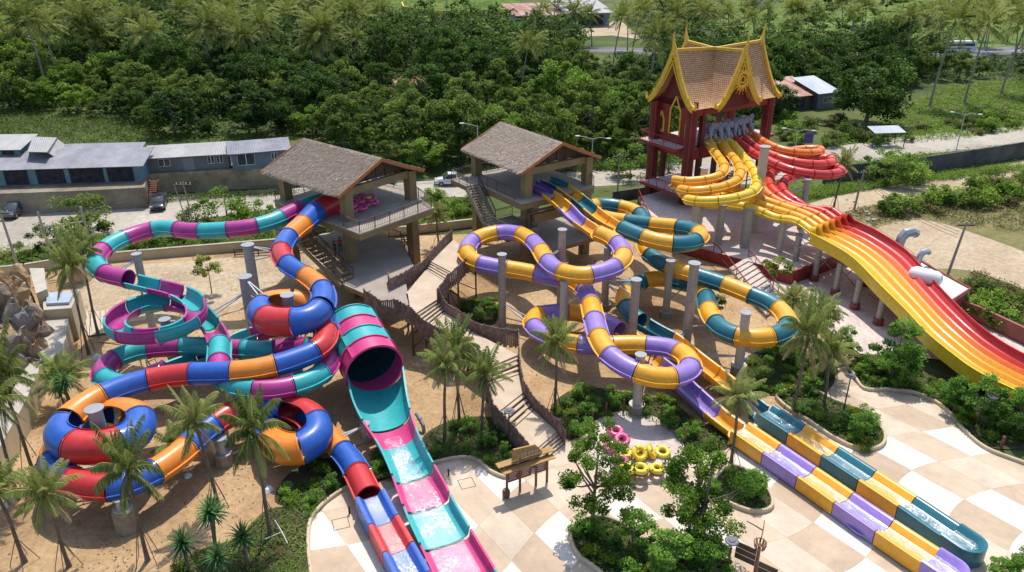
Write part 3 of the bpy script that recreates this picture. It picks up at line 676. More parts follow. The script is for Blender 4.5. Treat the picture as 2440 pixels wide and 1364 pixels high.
    for x in(xs[0],xs[-1]): mb.box(Q(x,(ys[0]+ys[-1])/2,ze-.35),(.4,ys[-1]-ys[0]-.75,.55),R(ga))
    mb.build('roof_beam',OLIVE,t)
    for (poly,z,th,nm) in slabs:
        pl=[Q(x,y,0) for x,y in poly]
        MB().prism(pl,z-.14,z).build(nm,DECKC,t)
        pl2=[Q(x,y,0) for x,y in poly]; c=sum(pl2,Vector())/len(pl2); pl2=[c+(p-c)*.985 for p in pl2]
        MB().prism(pl2,z-.14-th,z-.142).build('edge_beam',OLIVE,t)
    return t,Q
F1=P(806,466,11.5); F1.z=0
T1,Q1=hut('slide_tower',F1,50,11.3,12.6,11.5,13.9,'thatched open hut tower on the left with pink rings stacked on its deck',8.4,None,
 [([(-.3,-3.1),(9.6,-3.1),(12.2,3.6),(11.6,11.6),(.2,11.6)],8.4,.6,'deck'),
  ([(-2.6,-5.9),(3.2,-5.9),(4.9,-4.6),(8.6,1.0),(8.6,9.0),(3.0,9.0),(1.6,3.0),(-2.6,-2.9)],3.9,.4,'landing'),([(-1.2,6.2),(2.6,6.2),(2.6,9.8),(-1.2,9.8)],5.9,.35,'landing')],
 [(1.5,.8,.95),(1.5,11.0,.95),(10.0,.8,.95),(10.0,11.0,.95)])
rail('railing',[Q1(-.1,-2.9,8.4),Q1(9.4,-2.9,8.4),Q1(12.0,3.6,8.4),Q1(11.4,11.4,8.4),Q1(.4,11.4,8.4)],1.15,RAILM,T1,.22)
rail('railing',[Q1(-.1,-2.9,8.4),Q1(.1,-.2,8.4)],1.15,RAILM,T1,.22)
rail('railing',[Q1(5.2,-4.2,3.9),Q1(8.5,1.1,3.9),Q1(8.5,8.9,3.9)],1.1,RAILM,T1,.25)
rail('railing',[Q1(-1.1,9.7,5.9),Q1(-1.1,6.3,5.9),Q1(-2.5,-2.9,3.9)],1.1,RAILM,T1,.25)
rail('railing',[Q1(2.5,9.7,5.9),Q1(-1.1,9.7,5.9)],1.1,RAILM,T1,.25)
rail('railing',[Q1(.4,6.2,5.9),Q1(-.9,-2.4,3.9)],1.0,RAILM,T1,.25)
g1=Vector((math.cos(R(50)),math.sin(R(50)),0))
mb=MB(); steps(mb,Q1(-.35,6.2,5.9),Q1(-1.7,-2.6,3.9),tuple(g1),1.5,12,.1); mb.beam(Q1(-1.3,6.2,5.6),Q1(-2.6,-2.6,3.6),.18,.45).beam(Q1(.4,6.2,5.6),Q1(-.9,-2.6,3.6),.18,.45); mb.build('stair',OLIVE,T1)
mb=MB(); steps(mb,Q1(6.5,8.0,8.4),Q1(2.6,8.0,5.9),tuple(Vector((-g1.y,g1.x,0))),1.6,12,.1); mb.build('stair',DECKC,T1)
F2=P(1242,412,11.5); F2.z=0
T2,Q2=hut('slide_tower',F2,35,10.9,11.7,11.5,13.9,'thatched open hut tower in the middle where two open slide channels start',8.4,None,
 [([(-.4,-.6),(9.8,-.6),(9.8,11.4),(-.4,11.4)],8.4,.7,'deck'),([(-2.1,7.6),(-.42,7.6),(-.42,11.0),(-2.1,11.0)],8.4,.4,'landing'),
  ([(-2.2,-.6),(1.9,-.6),(1.9,4.2),(-2.2,4.2)],5.2,.4,'landing'),([(1.2,-2.4),(9.4,-2.4),(9.4,8),(1.2,8)],3.2,.45,'landing')],
 [(1.2,.7,.9),(1.2,10.6,.9),(9.6,.7,.9),(9.6,10.6,.9)])
rail('railing',[Q2(-.2,.8,8.4),Q2(-.2,7.9,8.4)],1.15,RAILM,T2,.22)
rail('railing',[Q2(9.7,-.4,8.4),Q2(9.7,11.2,8.4),Q2(-.3,11.2,8.4)],1.15,RAILM,T2,.22)
rail('railing',[Q2(-.5,10.9,8.4),Q2(-2.0,10.9,8.4),Q2(-2.0,7.6,8.4),Q2(-2.0,4.0,5.2),Q2(-2.1,-.5,5.2),Q2(1.8,-.5,5.2)],1.1,RAILM,T2,.22)
rail('railing',[Q2(-.45,7.6,8.4),Q2(-.45,4.2,5.2),Q2(1.8,4.2,5.2)],1.1,RAILM,T2,.22)
g2=Vector((math.cos(R(35)),math.sin(R(35)),0))
mb=MB(); steps(mb,Q2(-1.25,7.6,8.4),Q2(-1.25,4.0,5.2),tuple(g2),1.4,13,.12); mb.beam(Q2(-2.05,7.6,8.1),Q2(-2.05,4.0,4.9),.18,.5).beam(Q2(-.5,7.6,8.1),Q2(-.5,4.0,4.9),.18,.5); mb.build('stair',DECKC,T2)
mb=MB().box(Q2(5.4,-.45,6.3),(8.2,.5,1.0),R(35)).box(Q2(5.2,10.5,6.0),(8.0,.5,.7),R(35)).box(Q2(5.4,5.0,2.2),(8.0,.5,.7),R(35)); mb.build('cross_beam',OLIVE,T2)
mb=MB().tube([Q2(.9,-.35,7.3),Q2(2.0,-.9,7.3),Q2(7.5,-.9,7.3),Q2(8.8,-1.3,6.6)],.16,10).tube([Q2(.6,-.5,3.0),Q2(.6,-.6,7.0),Q2(1.4,-.9,7.1)],.16,10); mb.build('water_pipe',OLIVED,T2,smooth=True)
mb=MB()
for a,b in((( 1.2,.7),(9.6,10.6)),((9.6,.7),(1.2,10.6))): mb.beam(Q2(a[0],a[1],2.6),Q2(b[0],b[1],.9),.35,.5)
mb.build('brace',OLIVE,T2)
mb=MB(); steps(mb,Q2(3.0,-2.4,3.2),Q2(1.0,-6.5,.6),tuple(g2),2.4,12,.12); mb.build('stair',DECKC,T2)
# --------------- Thai tower -----------------
TM=pm('maroon_paint',(.20,.018,.018),(.27,.03,.026),.6,.55,.08,wobj=True); TMD=pm('dark_maroon_paint',(.10,.012,.014),(.15,.02,.02),.6,.6,.08,wobj=True)
GOLD=pm('gold_paint',(.66,.38,.03),(.78,.50,.06),2,.4,.1)
def tilemat():
    m,nt,b=nmat('thai_roof_tiles'); tc=N(nt,'ShaderNodeTexCoord'); 
    br=N(nt,'ShaderNodeTexBrick',i_Scale=1.0); br.inputs['Brick Width'].default_value=.34; br.inputs['Row Height'].default_value=.26; br.inputs['Mortar Size'].default_value=.03
    br.inputs['Color1'].default_value=(.58,.35,.19,1); br.inputs['Color2'].default_value=(.74,.49,.29,1); br.inputs['Mortar'].default_value=(.22,.12,.07,1); br.inputs['Bias'].default_value=-.1
    L(nt,tc.outputs['UV'],br.inputs['Vector']); n=N(nt,'ShaderNodeTexNoise',i_Scale=1.3,i_Detail=6.0); g=N(nt,'ShaderNodeNewGeometry'); L(nt,g.outputs['Position'],n.inputs['Vector'])
    mx=N(nt,'ShaderNodeMix',data_type='RGBA',blend_type='MULTIPLY'); mx.inputs[0].default_value=.6; L(nt,br.outputs['Color'],mx.inputs[6])
    r=N(nt,'ShaderNodeValToRGB'); r.color_ramp.elements[0].color=(.78,.74,.7,1); r.color_ramp.elements[1].color=(1.2,1.1,1.0,1); L(nt,n.outputs['Fac'],r.inputs['Fac']); L(nt,r.outputs['Color'],mx.inputs[7])
    L(nt,mx.outputs[2],b.inputs['Base Color']); b.inputs['Roughness'].default_value=.85
    bp=N(nt,'ShaderNodeBump',i_Strength=.8,i_Distance=.1); L(nt,br.outputs['Fac'],bp.inputs['Height']); bp.invert=True; L(nt,bp.outputs[0],b.inputs['Normal']); return m
TILE=tilemat()
C3=Vector((27.0,104.6,0)); GA=33; a3=Vector((math.cos(R(GA)),math.sin(R(GA)),0)); b3=Vector((-a3.y,a3.x,0))
Q3=lambda x,y,z: C3+a3*x+b3*y+Vector((0,0,z))
T3=thing('thai_tower','tall maroon Thai style slide tower with crossed gable roof, gold barge boards and spires','tower',tuple(C3),R(GA))
ZE,ZR=13.9,20.3
def zc(u,rise=0): # u 0 at ridge .. 1 eave; concave slope
    return ZR-(ZR-ZE)*(1-(1-u)**1.55)+rise
HA,WA,HB,WB,XB=8.0,3.95,5.1,3.7,-.9
def slope(fn,half,wid,clipfn,name='roof'):
    pass
def roofprism(Qf,half,wid,other_w,other_h,isA):
    """curved gable; drop the parts hidden inside the other prism"""
    nu,nv=14,36
    for sg in(-1,1):
        V=[];F=[];uv=[]; sl=[0]
        for i in range(nu+1):
            u=i/nu
            if i: sl.append(sl[-1]+math.hypot(wid/nu,zc(i/nu)-zc((i-1)/nu)))
            for j in range(nv+1):
                x=-half+2*half*j/nv; tip=.35*(abs(x)/half)**4*(1-u)
                V.append(Qf(x,sg*wid*u,zc(u)+tip)); uv.append((x,sl[i]))
        for i in range(nu):
            for j in range(nv):
                xm=-half+2*half*(j+.5)/nv; um=(i+.5)/nu
                if isA: # hidden where prism B is higher: |x-XB|/WB < u and y side inside B
                    if abs(xm-XB)/WB < um-.04: continue
                else:
                    if abs(xm)/WA < um-.06 and abs(xm)<WA*.98: continue
                F.append((i*(nv+1)+j,i*(nv+1)+j+1,(i+1)*(nv+1)+j+1,(i+1)*(nv+1)+j))
        me=bpy.data.meshes.new('roof'); me.from_pydata([tuple(v) for v in V],[],F); ul=me.uv_layers.new(name='uv')
        for lp in me.loops: ul.data[lp.index].uv=uv[lp.vertex_index]
        finish('roof',me,TILE,T3,True)
roofprism(lambda x,y,z:Q3(x,y,z),HA,WA,WB,HB,True)
roofprism(lambda x,y,z:Q3(XB-y,x,z),HB,WB,WA,HA,False)
mb=MB(); mb.beam(Q3(-HA,0,ZR+.45),Q3(0,0,ZR+.12),.3,.34).beam(Q3(0,0,ZR+.12),Q3(HA,0,ZR+.45),.3,.34).beam(Q3(XB,-HB,ZR+.45),Q3(XB,0,ZR+.1),.3,.34).beam(Q3(XB,0,ZR+.1),Q3(XB,HB,ZR+.45),.3,.34); mb.build('ridge_cap',GOLD,T3)
def barge(Qf,x,wid,sx):
    mb=MB()
    for sg in(-1,1):
        pr=[Qf(x,sg*wid*u*1.03,zc(u)+.22+.3*(1-u)) for u in np.linspace(0,1,15)]
        for p,q_ in zip(pr,pr[1:]): mb.beam(p,q_+(q_-p)*.03,.3,.62)
        e=pr[-1]; d=(pr[-1]-pr[-2]).normalized()
        mb.tube([e,e+d*.35+Vector((0,0,.15)),e+d*.5+Vector((0,0,.55)),e+d*.42+Vector((0,0,1.0))],[.26,.22,.14,.03],8)
        e=pr[-4]+Vector((0,0,.3)); mb.tube([e,e+d*.1+Vector((0,0,.35)),e+Vector((0,0,.6))],[.12,.09,.02],6)
        pr2=[Qf(x+sx*.12,sg*(wid*u*1.03-.4*(1-u)),zc(u)-.22) for u in np.linspace(.06,1,12)]
        for p,q_ in zip(pr2,pr2[1:]): mb.beam(p,q_,.1,.16)
    mb.build('barge_board',GOLD,T3)
    t=Qf(x,0,ZR+.4); o=Qf(x+sx*1,0,ZR+.4)-t
    mb=MB().tube([t-Vector((0,0,.5)),t+o*.05+Vector((0,0,.3)),t+o*.22+Vector((0,0,.9)),t+o*.30+Vector((0,0,1.6)),t+o*.16+Vector((0,0,2.4))],[.38,.33,.2,.11,.02],8); mb.build('roof_spire',GOLD,T3,smooth=True)
QA=lambda x,y,z:Q3(x,y,z); QB=lambda x,y,z:Q3(XB-y,x,z)
barge(QA,-HA,WA,-1); barge(QA,HA,WA,1); barge(QB,-HB,WB,-1); barge(QB,HB,WB,1)
def tymp(Qf,x,wid,zb,sx,drop):
    us=np.linspace(-1,1,15); top=[Qf(x,wid*u*.93,zc(abs(u))-.25) for u in us]; bot=[Qf(x,wid*u*.93,zb) for u in us[::-1]]
    MB().poly(top+[Qf(x,wid*.93,zb),Qf(x,-wid*.93,zb)]).build('gable_wall',TMD,T3,normals=False)
tymp(QB,-HB+1.0,WB,ZE-.2,-1,0); tymp(QB,HB-1.0,WB,ZE-.2,1,0); tymp(QA,HA-1.0,WA,ZE-.2,1,0); tymp(QA,-HA+1.15,WA,ZE+.6,1,0)
# left gable screen with pointed arch openings
def arch(yc,w,zb,h): return [(yc-w/2,zb),(yc-w/2,zb+h*.62),(yc,zb+h),(yc+w/2,zb+h*.62),(yc+w/2,zb)]
def screen(x,y0,y1,z0,z1,arches,mat,parent):
    # vertical strips between arches
    xs=sorted({y0,y1}|{a[0]-a[1]/2 for a in arches}|{a[0]+a[1]/2 for a in arches}); mb=MB(); th=.25
    def slab(pts):
        V=[Q3(x,y,z) for y,z in pts]+[Q3(x+th,y,z) for y,z in pts]; n=len(pts)
        mb.add(V,[tuple(range(n)),tuple(range(n,2*n))[::-1]]+[(i,(i+1)%n,n+(i+1)%n,n+i) for i in range(n)])
    for p,q_ in zip(xs,xs[1:]):
        ar=[a for a in arches if abs((p+q_)/2-a[0])<a[1]/2]
        if not ar: slab([(p,z0),(q_,z0),(q_,z1),(p,z1)])
        else:
            yc,w,zb,h=ar[0]; 
            if zb>z0+.01: slab([(p,z0),(q_,z0),(q_,zb),(p,zb)])
            slab([(p,zb+h*.62),(yc,zb+h),(yc,z1),(p,z1)]); slab([(yc,zb+h),(q_,zb+h*.62),(q_,z1),(yc,z1)])
    mb.build('arched_screen',mat,parent)
    for yc,w,zb,h in arches:
        mb=MB(); pts=[Q3(x-.08,y,z) for y,z in arch(yc,w,zb,h)]
        for p,q_ in zip(pts,pts[1:]): mb.beam(p,q_,.14,.2)
        mb.build('arch_trim',GOLD,parent)
screen(-HA+1.2,-3.6,3.6,8.9,14.7,[(-2.5,.95,9.9,2.7),(0,1.9,9.9,5.0),(2.5,.95,9.9,2.7)],TM,T3)
MB().prism([Q3(-HA+1.25,-3.6,0),Q3(-HA+1.25,3.6,0),Q3(-HA+1.45,3.6,0),Q3(-HA+1.45,-3.6,0)],7.2,8.88).build('skirt_panel',TM,T3)
for x in(-7.2,7.2):
    for y in(-3.3,3.3):
        mb=MB().box(Q3(x,y,6.9),(1.05,1.05,14.0),R(GA)); mb.build('column',TM,T3)
        mb=MB()
        for dx,dy in((-.56,0),(.56,0),(0,-.56),(0,.56)): mb.box(Q3(x+dx,y+dy,6.95),(.08 if dx else .5,.5 if dx else .08,13.8),R(GA))
        mb.build('column_fluting',TMD,T3)
for x,y in((-5.2,-3.3),(-5.2,3.3),(5.0,3.3)): MB().box(Q3(x,y,6.9),(.6,.6,14.0),R(GA)).build('column',TMD,T3)
mb=MB().box(Q3(0,-3.3,13.4),(13.5,.5,.9),R(GA)).box(Q3(0,3.3,13.4),(13.5,.5,.9),R(GA)); mb.build('roof_beam',TM,T3)
MB().prism([Q3(x,y,0) for x,y in((-8.9,-2.6),(8.4,-3.9),(8.4,4.6),(-8.9,4.6))],8.4,8.75).build('deck',TM,T3)
MB().prism([Q3(x,y,0) for x,y in((-8.7,-2.4),(8.2,-3.6),(8.2,4.4),(-8.7,4.4))],8.751,8.79).build('deck_surface',pm('pink_concrete',(.50,.40,.38),(.6,.48,.45),1,.8,wobj=True),T3)
MB().box(Q3(0,-3.35,8.0),(13.4,.4,1.5),R(GA)).box(Q3(0,3.35,8.0),(13.4,.4,1.5),R(GA)).build('deck_beam',TM,T3)
rail('railing',[Q3(-7.3,4.4,8.8),Q3(-8.7,4.4,8.8),Q3(-8.7,-2.4,8.8)],1.15,TM,T3,.5,1.7,balw=.03)
# lower decks, stair and trellis behind coils
MB().prism([Q3(x,y,0) for x,y in((-9.6,-5.2),(-2.5,-5.2),(-2.5,3.0),(-9.6,3.0))],3.0,3.3).build('lower_deck',TM,T3)
MB().prism([Q3(x,y,0) for x,y in((-9.4,-5.0),(-2.7,-5.0),(-2.7,2.8),(-9.4,2.8))],3.301,3.33).build('deck_surface',MC['pink_concrete'],T3)
rail('railing',[Q3(-2.6,-5.1,3.3),Q3(-9.5,-5.1,3.3),Q3(-9.5,2.9,3.3)],1.2,TM,T3,.28,1.6)
mb=MB(); steps(mb,Q3(-2.5,1.2,8.7),Q3(6.0,1.2,3.3),tuple(b3),1.8,18,.12); steps(mb,Q3(6.0,-1.0,3.3),Q3(-1,-1.0,1.4),tuple(b3),1.8,12,.12); mb.build('stair',MC['pink_concrete'],T3)
mb=MB()
for i in range(9): mb.box(Q3(-6+i*1.3,-4.6,2.6),(.12,.12,4.6),R(GA))
for z in(1.8,3.2,4.4): mb.beam(Q3(-6,-4.6,z),Q3(5,-4.6,z),.1,.1)
mb.build('pipe_trellis',TMD,T3)
# golden sun disc
mb=MB(); c=Q3(XB+.1,-HB-.05,17.2); M=Matrix((a3,Vector((0,0,1)),-b3)).transposed()
mb.torus(c,.88,.22,20,8,M); mb.torus(c,.42,.14,16,6,M)
for k in range(18):
    a=2*math.pi*k/18; d=a3*math.cos(a)+Vector((0,0,1))*math.sin(a); mb.tube([c+d*1.0,c+d*1.4,c+d*(1.75 if k%2 else 1.6)],[.14,.11,.01],5)
    mb.ell(c+d*1.8,(.08,.08,.08),6,4)
mb.build('sun_emblem',GOLD,T3,smooth=True)
# launch trays under the elephants, and six grey elephant statues
EL=pm('grey_statue_paint',(.21,.21,.26),(.30,.30,.36),2,.55,.15)
estart=[SLPATH[-6+k][1][0] for k in range(6)]
order=[2,1,0,5,4,3]; ecol=[C_OR2,C_YEL,C_GOLD,C_RED,C_SCAR,C_SCAR]
enames=['leftmost','second from the left','third from the left','third from the right','second from the right','rightmost']
def seg(a,b,r0,r1,n=8): return a,b,r0,r1
for i,k in enumerate(order):
    s=Vector(estart[k][:3]); f=-b3; 
    dsg=(Vector(SLPATH[-6+k][1][6][:3])-s); dsg.z=0; f=dsg.normalized() if dsg.length>.1 else f
    mb=MB(); sd=Vector((-f.y,f.x,0))
    pts=[s-f*2.3+Vector((0,0,.3)),s-f*1.2+Vector((0,0,.22)),s-f*.1+Vector((0,0,.02))]
    V=[];F=[]; pf=[(-.72,.55),(-.66,.05),(-.4,-.32),(0,-.45),(.4,-.32),(.66,.05),(.72,.55)]
    for p in pts:
        for x,y in pf: V.append(p+sd*x+Vector((0,0,y+.1)))
    for q_ in range(2):
        for j in range(6): F.append((q_*7+j,q_*7+j+1,(q_+1)*7+j+1,(q_+1)*7+j))
    mb.add(V,F); mb.build('launch_tray',ecol[i],SLPATH[-6+k][0],smooth=True)
    e=thing('elephant_statue','grey elephant statue over a tube mouth in the Thai tower, '+enames[i],'statue',tuple(s+Vector((0,0,.55))),0,'elephant statues over the racer tubes')
    u=Vector((0,0,1)); c=s-f*.5+u*1.05; f=f*1.35; sd=sd*1.35; u=u*1.35
    # continuous body grown as one skinned skeleton
    me=bpy.data.meshes.new('body')
    V=[c-f*1.0+u*.15, c-f*.35+u*.35, c+f*.2+u*.55, c+f*.62+u*.25, c+f*.82-u*.15, c+f*.98-u*.5, c+f*1.2-u*.68,   # rump back neck head trunk
       c+sd*.5+f*.05+u*.05, c+sd*.55+f*.45-u*.3, c+sd*.5+f*.75-u*.62,
       c-sd*.5+f*.05+u*.05, c-sd*.55+f*.45-u*.3, c-sd*.5+f*.75-u*.62,
       c-f*1.0+sd*.45-u*.3, c-f*1.0-sd*.45-u*.3]
    Ed=[(0,1),(1,2),(2,3),(3,4),(4,5),(5,6),(1,7),(7,8),(8,9),(1,10),(10,11),(11,12),(0,13),(0,14)]
    rr=[x*1.35 for x in [.42,.5,.42,.24,.16,.13,.11,.24,.2,.2,.24,.2,.2,.22,.22]]
    me.from_pydata([tuple(v) for v in V],Ed,[]); ob=bpy.data.objects.new('tmp',me); COL.objects.link(ob); ob.modifiers.new('s','SKIN'); ob.modifiers.new('d','SUBSURF').levels=1
    for q_,rad in zip(me.skin_vertices[0].data,rr): q_.radius=(rad,rad)
    me.skin_vertices[0].data[1].use_root=True
    dg=bpy.context.evaluated_depsgraph_get(); dg.update(); m2=bpy.data.meshes.new_from_object(ob.evaluated_get(dg)); bpy.data.objects.remove(ob)
    finish('body',m2,EL,e,True)
    for sg in(-1,1):
        mb=MB(); h=c+f*.25+u*.6; M=Matrix((sd*sg,u,f)).transposed()
        mb.add([h+sd*sg*.35+u*.25,h+sd*sg*.72+u*.38,h+sd*sg*.92+u*.05,h+sd*sg*.78-u*.32,h+sd*sg*.45-u*.25-f*.02,h+sd*sg*.35],[(0,1,2,3,4,5)]); 
        V=list(mb.v); mb.add([Vector(v)-f*.09 for v in V],[(5,4,3,2,1,0)]); mb.add([],[]); mb.f+=[(j,(j+1)%6,6+(j+1)%6,6+j) for j in range(6)]; mb.m+=[0]*6
        mb.build('ear',EL,e,smooth=False)
        MB().tube([c+f*.66+sd*sg*.17-u*.02,c+f*.86+sd*sg*.2-u*.12,c+f*1.02+sd*sg*.19-u*.05],[.05,.04,.01],6).build('tusk',pm('ivory_paint',(.75,.72,.65)),e)
    MB().cyl(c+f*1.25-u*.75-sd*.5,c+f*1.25-u*.75+sd*.5,.05,n=6).build('hand_bar',pm('white_paint',(.72,.70,.68),(.8,.78,.75),3,.5),e)
# --------------- wooden walkway -----------------
WK=thing('wooden_walkway','zigzag stepped footbridge with uneven brown stake fences from left hut to plaza','walkway',tuple(P(1100,800,0)))
def seclr(a,b): return a,b
S_=[ # left px, right px, z, kind of span that FOLLOWS
 ((1080,572),(1132,588),4.7,'d'),((1025,622),(1090,634),4.7,'s'),((1015,643),(1066,652),4.1,'d'),((966,676),(1040,692),3.95,'d'),((979,729),(1044,712),3.95,'s'),((1013,763),(1062,746),3.0,'d'),
 ((1073,792),(1098,768),3.0,'s'),((1113,812),(1130,793),2.3,'d'),((1168,848),(1234,846),2.3,'s'),((1160,894),(1238,893),1.5,'d'),((1178,962),(1246,936),1.5,'s'),((1216,1002),(1272,978),.85,'d'),((1262,1056),(1327,1028),.85,'s'),((1286,1090),(1348,1064),.06,'e')]
def PN(x,y,z,h=1.0):
    p=P(x,y,z+h); p.z=z; return p
pr=[((P if i<3 else PN)(*l,z),(PN if i<4 else P)(*r,z)) for i,(l,r,z,k) in enumerate(S_)]
for i,(l,r,z,k) in enumerate(S_[:-1]):
    (a,b),(c,d)=pr[i],pr[i+1]
    if k=='d': 
        V=[a,b,d,c]; lo=[v-Vector((0,0,.22)) for v in V]
        if i==6: pass
        MB().add(V+lo,[(0,1,2,3),(7,6,5,4)]+[(j,4+j,4+(j+1)%4,(j+1)%4) for j in range(4)]).build('deck_panel',WDECK,WK)
    else:
        n=5 if i in(4,12) else 4; mb=MB()
        for q_ in range(n):
            t0=(q_+.06)/n; t1=(q_+.80)/n; z_=a.z+(c.z-a.z)*(q_+.8)/n
            V=[a.lerp(c,t0),b.lerp(d,t0),b.lerp(d,t1),a.lerp(c,t1)]; V=[Vector((v.x,v.y,z_)) for v in V]; lo=[v-Vector((0,0,.14)) for v in V]
            mb.add(V+lo,[(0,1,2,3),(7,6,5,4)]+[(j,4+j,4+(j+1)%4,(j+1)%4) for j in range(4)])
        mb.build('step_treads',WDECK,WK)
        mb=MB(); mb.beam(a-Vector((0,0,.35)),c-Vector((0,0,.35)),.12,.3).beam(b-Vector((0,0,.35)),d-Vector((0,0,.35)),.12,.3); mb.build('stringer',DWOOD,WK)
# branch joining the left hut
jl=[PN(866,690,3.9),P(905,664,3.9),P(968,678,3.95),PN(979,729,3.95),PN(940,712,3.95)]
MB().add(jl+[v-Vector((0,0,.22)) for v in jl],[(0,1,2,3,4),(9,8,7,6,5)]+[(j,5+j,5+(j+1)%5,(j+1)%5) for j in range(5)]).build('deck_panel',DECKC,WK)
def fence(px,mat,h=1.02,name='stake_fence',near=False):
    pts=[(PN if near else P)(*p) for p in px]; mb=MB()
    for a,b in zip(pts,pts[1:]):
        d=b-a; n=max(2,int(Vector((d.x,d.y,0)).length/.17)); dd=Vector((d.x,d.y,0)).normalized(); rz=math.atan2(dd.y,dd.x)
        for i in range(n):
            p=a+d*((i+.5)/n); hh=h*(.94+.17*rnd.random()); lo=.55+.25*rnd.random()
            mb.box((p.x,p.y,p.z+(hh-lo)/2),(.15,.07,hh+lo),rz+rnd.uniform(-.25,.25))
    mb.build(name,mat,WK)
    mb=MB()
    for a,b in zip(pts,pts[1:]): mb.beam(a+Vector((0,0,h*.88)),b+Vector((0,0,h*.88)),.1,.08)
    mb.build('handrail',STAKE,WK)
fence([(1078,568,4.75),(1030,618,4.75),(1016,640,4.1),(966,672,4.0),(930,690,4.0),(925,668,4.0)],STAKE)
fence([(866,690,3.95),(905,716,3.95),(940,714,3.95),(978,731,3.95),(1012,766,3.0),(1072,795,3.0),(1112,814,2.3),(1166,850,2.3),(1158,894,1.5),(1176,963,1.5),(1214,1004,.85),(1260,1058,.85),(1280,1085,.2)],STAKE,near=True)
fence([(1134,590,4.7),(1091,636,4.7),(1068,654,4.1),(1041,692,4.0)],STAKE,near=True)
fence([(1046,712,3.95),(1064,746,3.0),(1100,768,3.0),(1131,792,2.3),(1180,806,2.3),(1236,812,2.3),(1236,846,2.3),(1240,893,1.5),(1248,935,1.5),(1274,977,.85),(1329,1027,.85),(1347,1058,.2)],STAKE)
for i_,(l,r,z,k) in enumerate(S_[:-2]):
    for v in pr[i_]:
        MB().box((v.x,v.y,(z-.2)/2),(.16,.16,z-.2)).build('post',DWOOD,WK)
    a,b=pr[i_]; MB().beam((a.x,a.y,z*.55),(b.x,b.y,z*.55),.08,.1).build('tie_beam',DWOOD,WK)
mb=MB()
for i in range(len(pr)-3):
    for s_ in(0,1):
        a=pr[i][s_];b=pr[i+1][s_]; mb.beam((a.x,a.y,a.z*.2),(b.x,b.y,b.z*.85),.06,.08)
mb.build('cross_brace',DWOOD,WK)
# =============================== ground =================================
def gmat(name,cols,scales,rough=.95,bump=.3,green=None):
    m,nt,b=nmat(name); g=N(nt,'ShaderNodeNewGeometry')
    n1=N(nt,'ShaderNodeTexNoise',i_Scale=scales[0],i_Detail=6.0,i_Roughness=.65); n2=N(nt,'ShaderNodeTexNoise',i_Scale=scales[1],i_Detail=8.0,i_Roughness=.75)
    L(nt,g.outputs['Position'],n1.inputs['Vector']);L(nt,g.outputs['Position'],n2.inputs['Vector'])
    r=N(nt,'ShaderNodeValToRGB'); k=len(cols)
    while len(r.color_ramp.elements)<k: r.color_ramp.elements.new(.5)
    for i,c in enumerate(cols): r.color_ramp.elements[i].position=.3+.42*i/(k-1); r.color_ramp.elements[i].color=c4(c)
    L(nt,n1.outputs['Fac'],r.inputs['Fac'])
    mr=N(nt,'ShaderNodeMapRange'); mr.inputs[1].default_value=.25; mr.inputs[2].default_value=.75; mr.inputs[3].default_value=.62; mr.inputs[4].default_value=1.3; L(nt,n2.outputs['Fac'],mr.inputs[0])
    mx=N(nt,'ShaderNodeVectorMath',operation='SCALE'); L(nt,r.outputs['Color'],mx.inputs[0]); L(nt,mr.outputs[0],mx.inputs['Scale'])
    L(nt,mx.outputs[0],b.inputs['Base Color']); b.inputs['Roughness'].default_value=rough; b.inputs['Specular IOR Level'].default_value=.2
    bp=N(nt,'ShaderNodeBump',i_Strength=bump,i_Distance=.15); L(nt,n2.outputs['Fac'],bp.inputs['Height']); L(nt,bp.outputs[0],b.inputs['Normal']); MC[name]=m; return m
GRASS=gmat('wild_grass_soil',[(.045,.055,.02),(.06,.085,.024),(.10,.125,.035),(.17,.16,.06)],(.05,1.1))
MEAD=gmat('field_meadow',[(.07,.10,.02),(.11,.17,.03),(.17,.22,.05)],(.05,.9))  # open field grass in its own greens
SCRUBG=gmat('dry_scrub_ground',[(.10,.11,.03),(.19,.17,.07),(.32,.25,.14)],(.08,1.2))
SAND=gmat('builders_sand',[(.27,.165,.08),(.43,.29,.16),(.54,.39,.235)],(.11,2.4),bump=.6)
EARTH=gmat('pale_dry_earth',[(.33,.25,.16),(.43,.34,.23),(.50,.42,.31)],(.1,1.6),bump=.4)
ROADM=gmat('dusty_concrete_road',[(.30,.26,.21),(.40,.36,.30),(.46,.42,.36)],(.09,1.4),bump=.15)
ASPH=gmat('grey_asphalt',[(.11,.11,.115),(.15,.15,.155),(.20,.2,.2)],(.1,2.5),bump=.1)
SOIL=gmat('planting_soil',[(.05,.038,.022),(.08,.06,.035),(.05,.07,.02)],(.5,3.0))
PINKC=gmat('pale_pink_concrete',[(.50,.41,.37),(.57,.48,.43),(.62,.54,.50)],(.3,2.5),bump=.1)
def sheet(name,px,z,m,world=None,smooth_=0):
    pts=[(p.x,p.y) for p in W(px,0)] if world is None else world
    if smooth_: pts=smooth_poly(pts,smooth_)
    return struct(name,MB().add([(x,y,z) for x,y in pts],[tuple(range(len(pts)))]),m)
mb=MB(); mb.add([(-1500,-300,-.02),(1500,-300,-.02),(1500,2600,-.02),(-1500,2600,-.02)],[(0,1,2,3)]); struct('ground',mb,GRASS)
sheet('sand_ground',[(-500,1700),(-300,700),(0,640),(330,615),(700,590),(1000,562),(1180,556),(1420,520),(1560,500),(1700,560),(1900,760),(2060,860),(2200,960),(2000,1200),(1300,1700)],.0,SAND)
sheet('builders_track',[(150,740),(180,660),(330,632),(640,606),(1000,578),(1010,600),(700,660),(640,690),(560,730),(300,770),(200,800)],.012,EARTH)
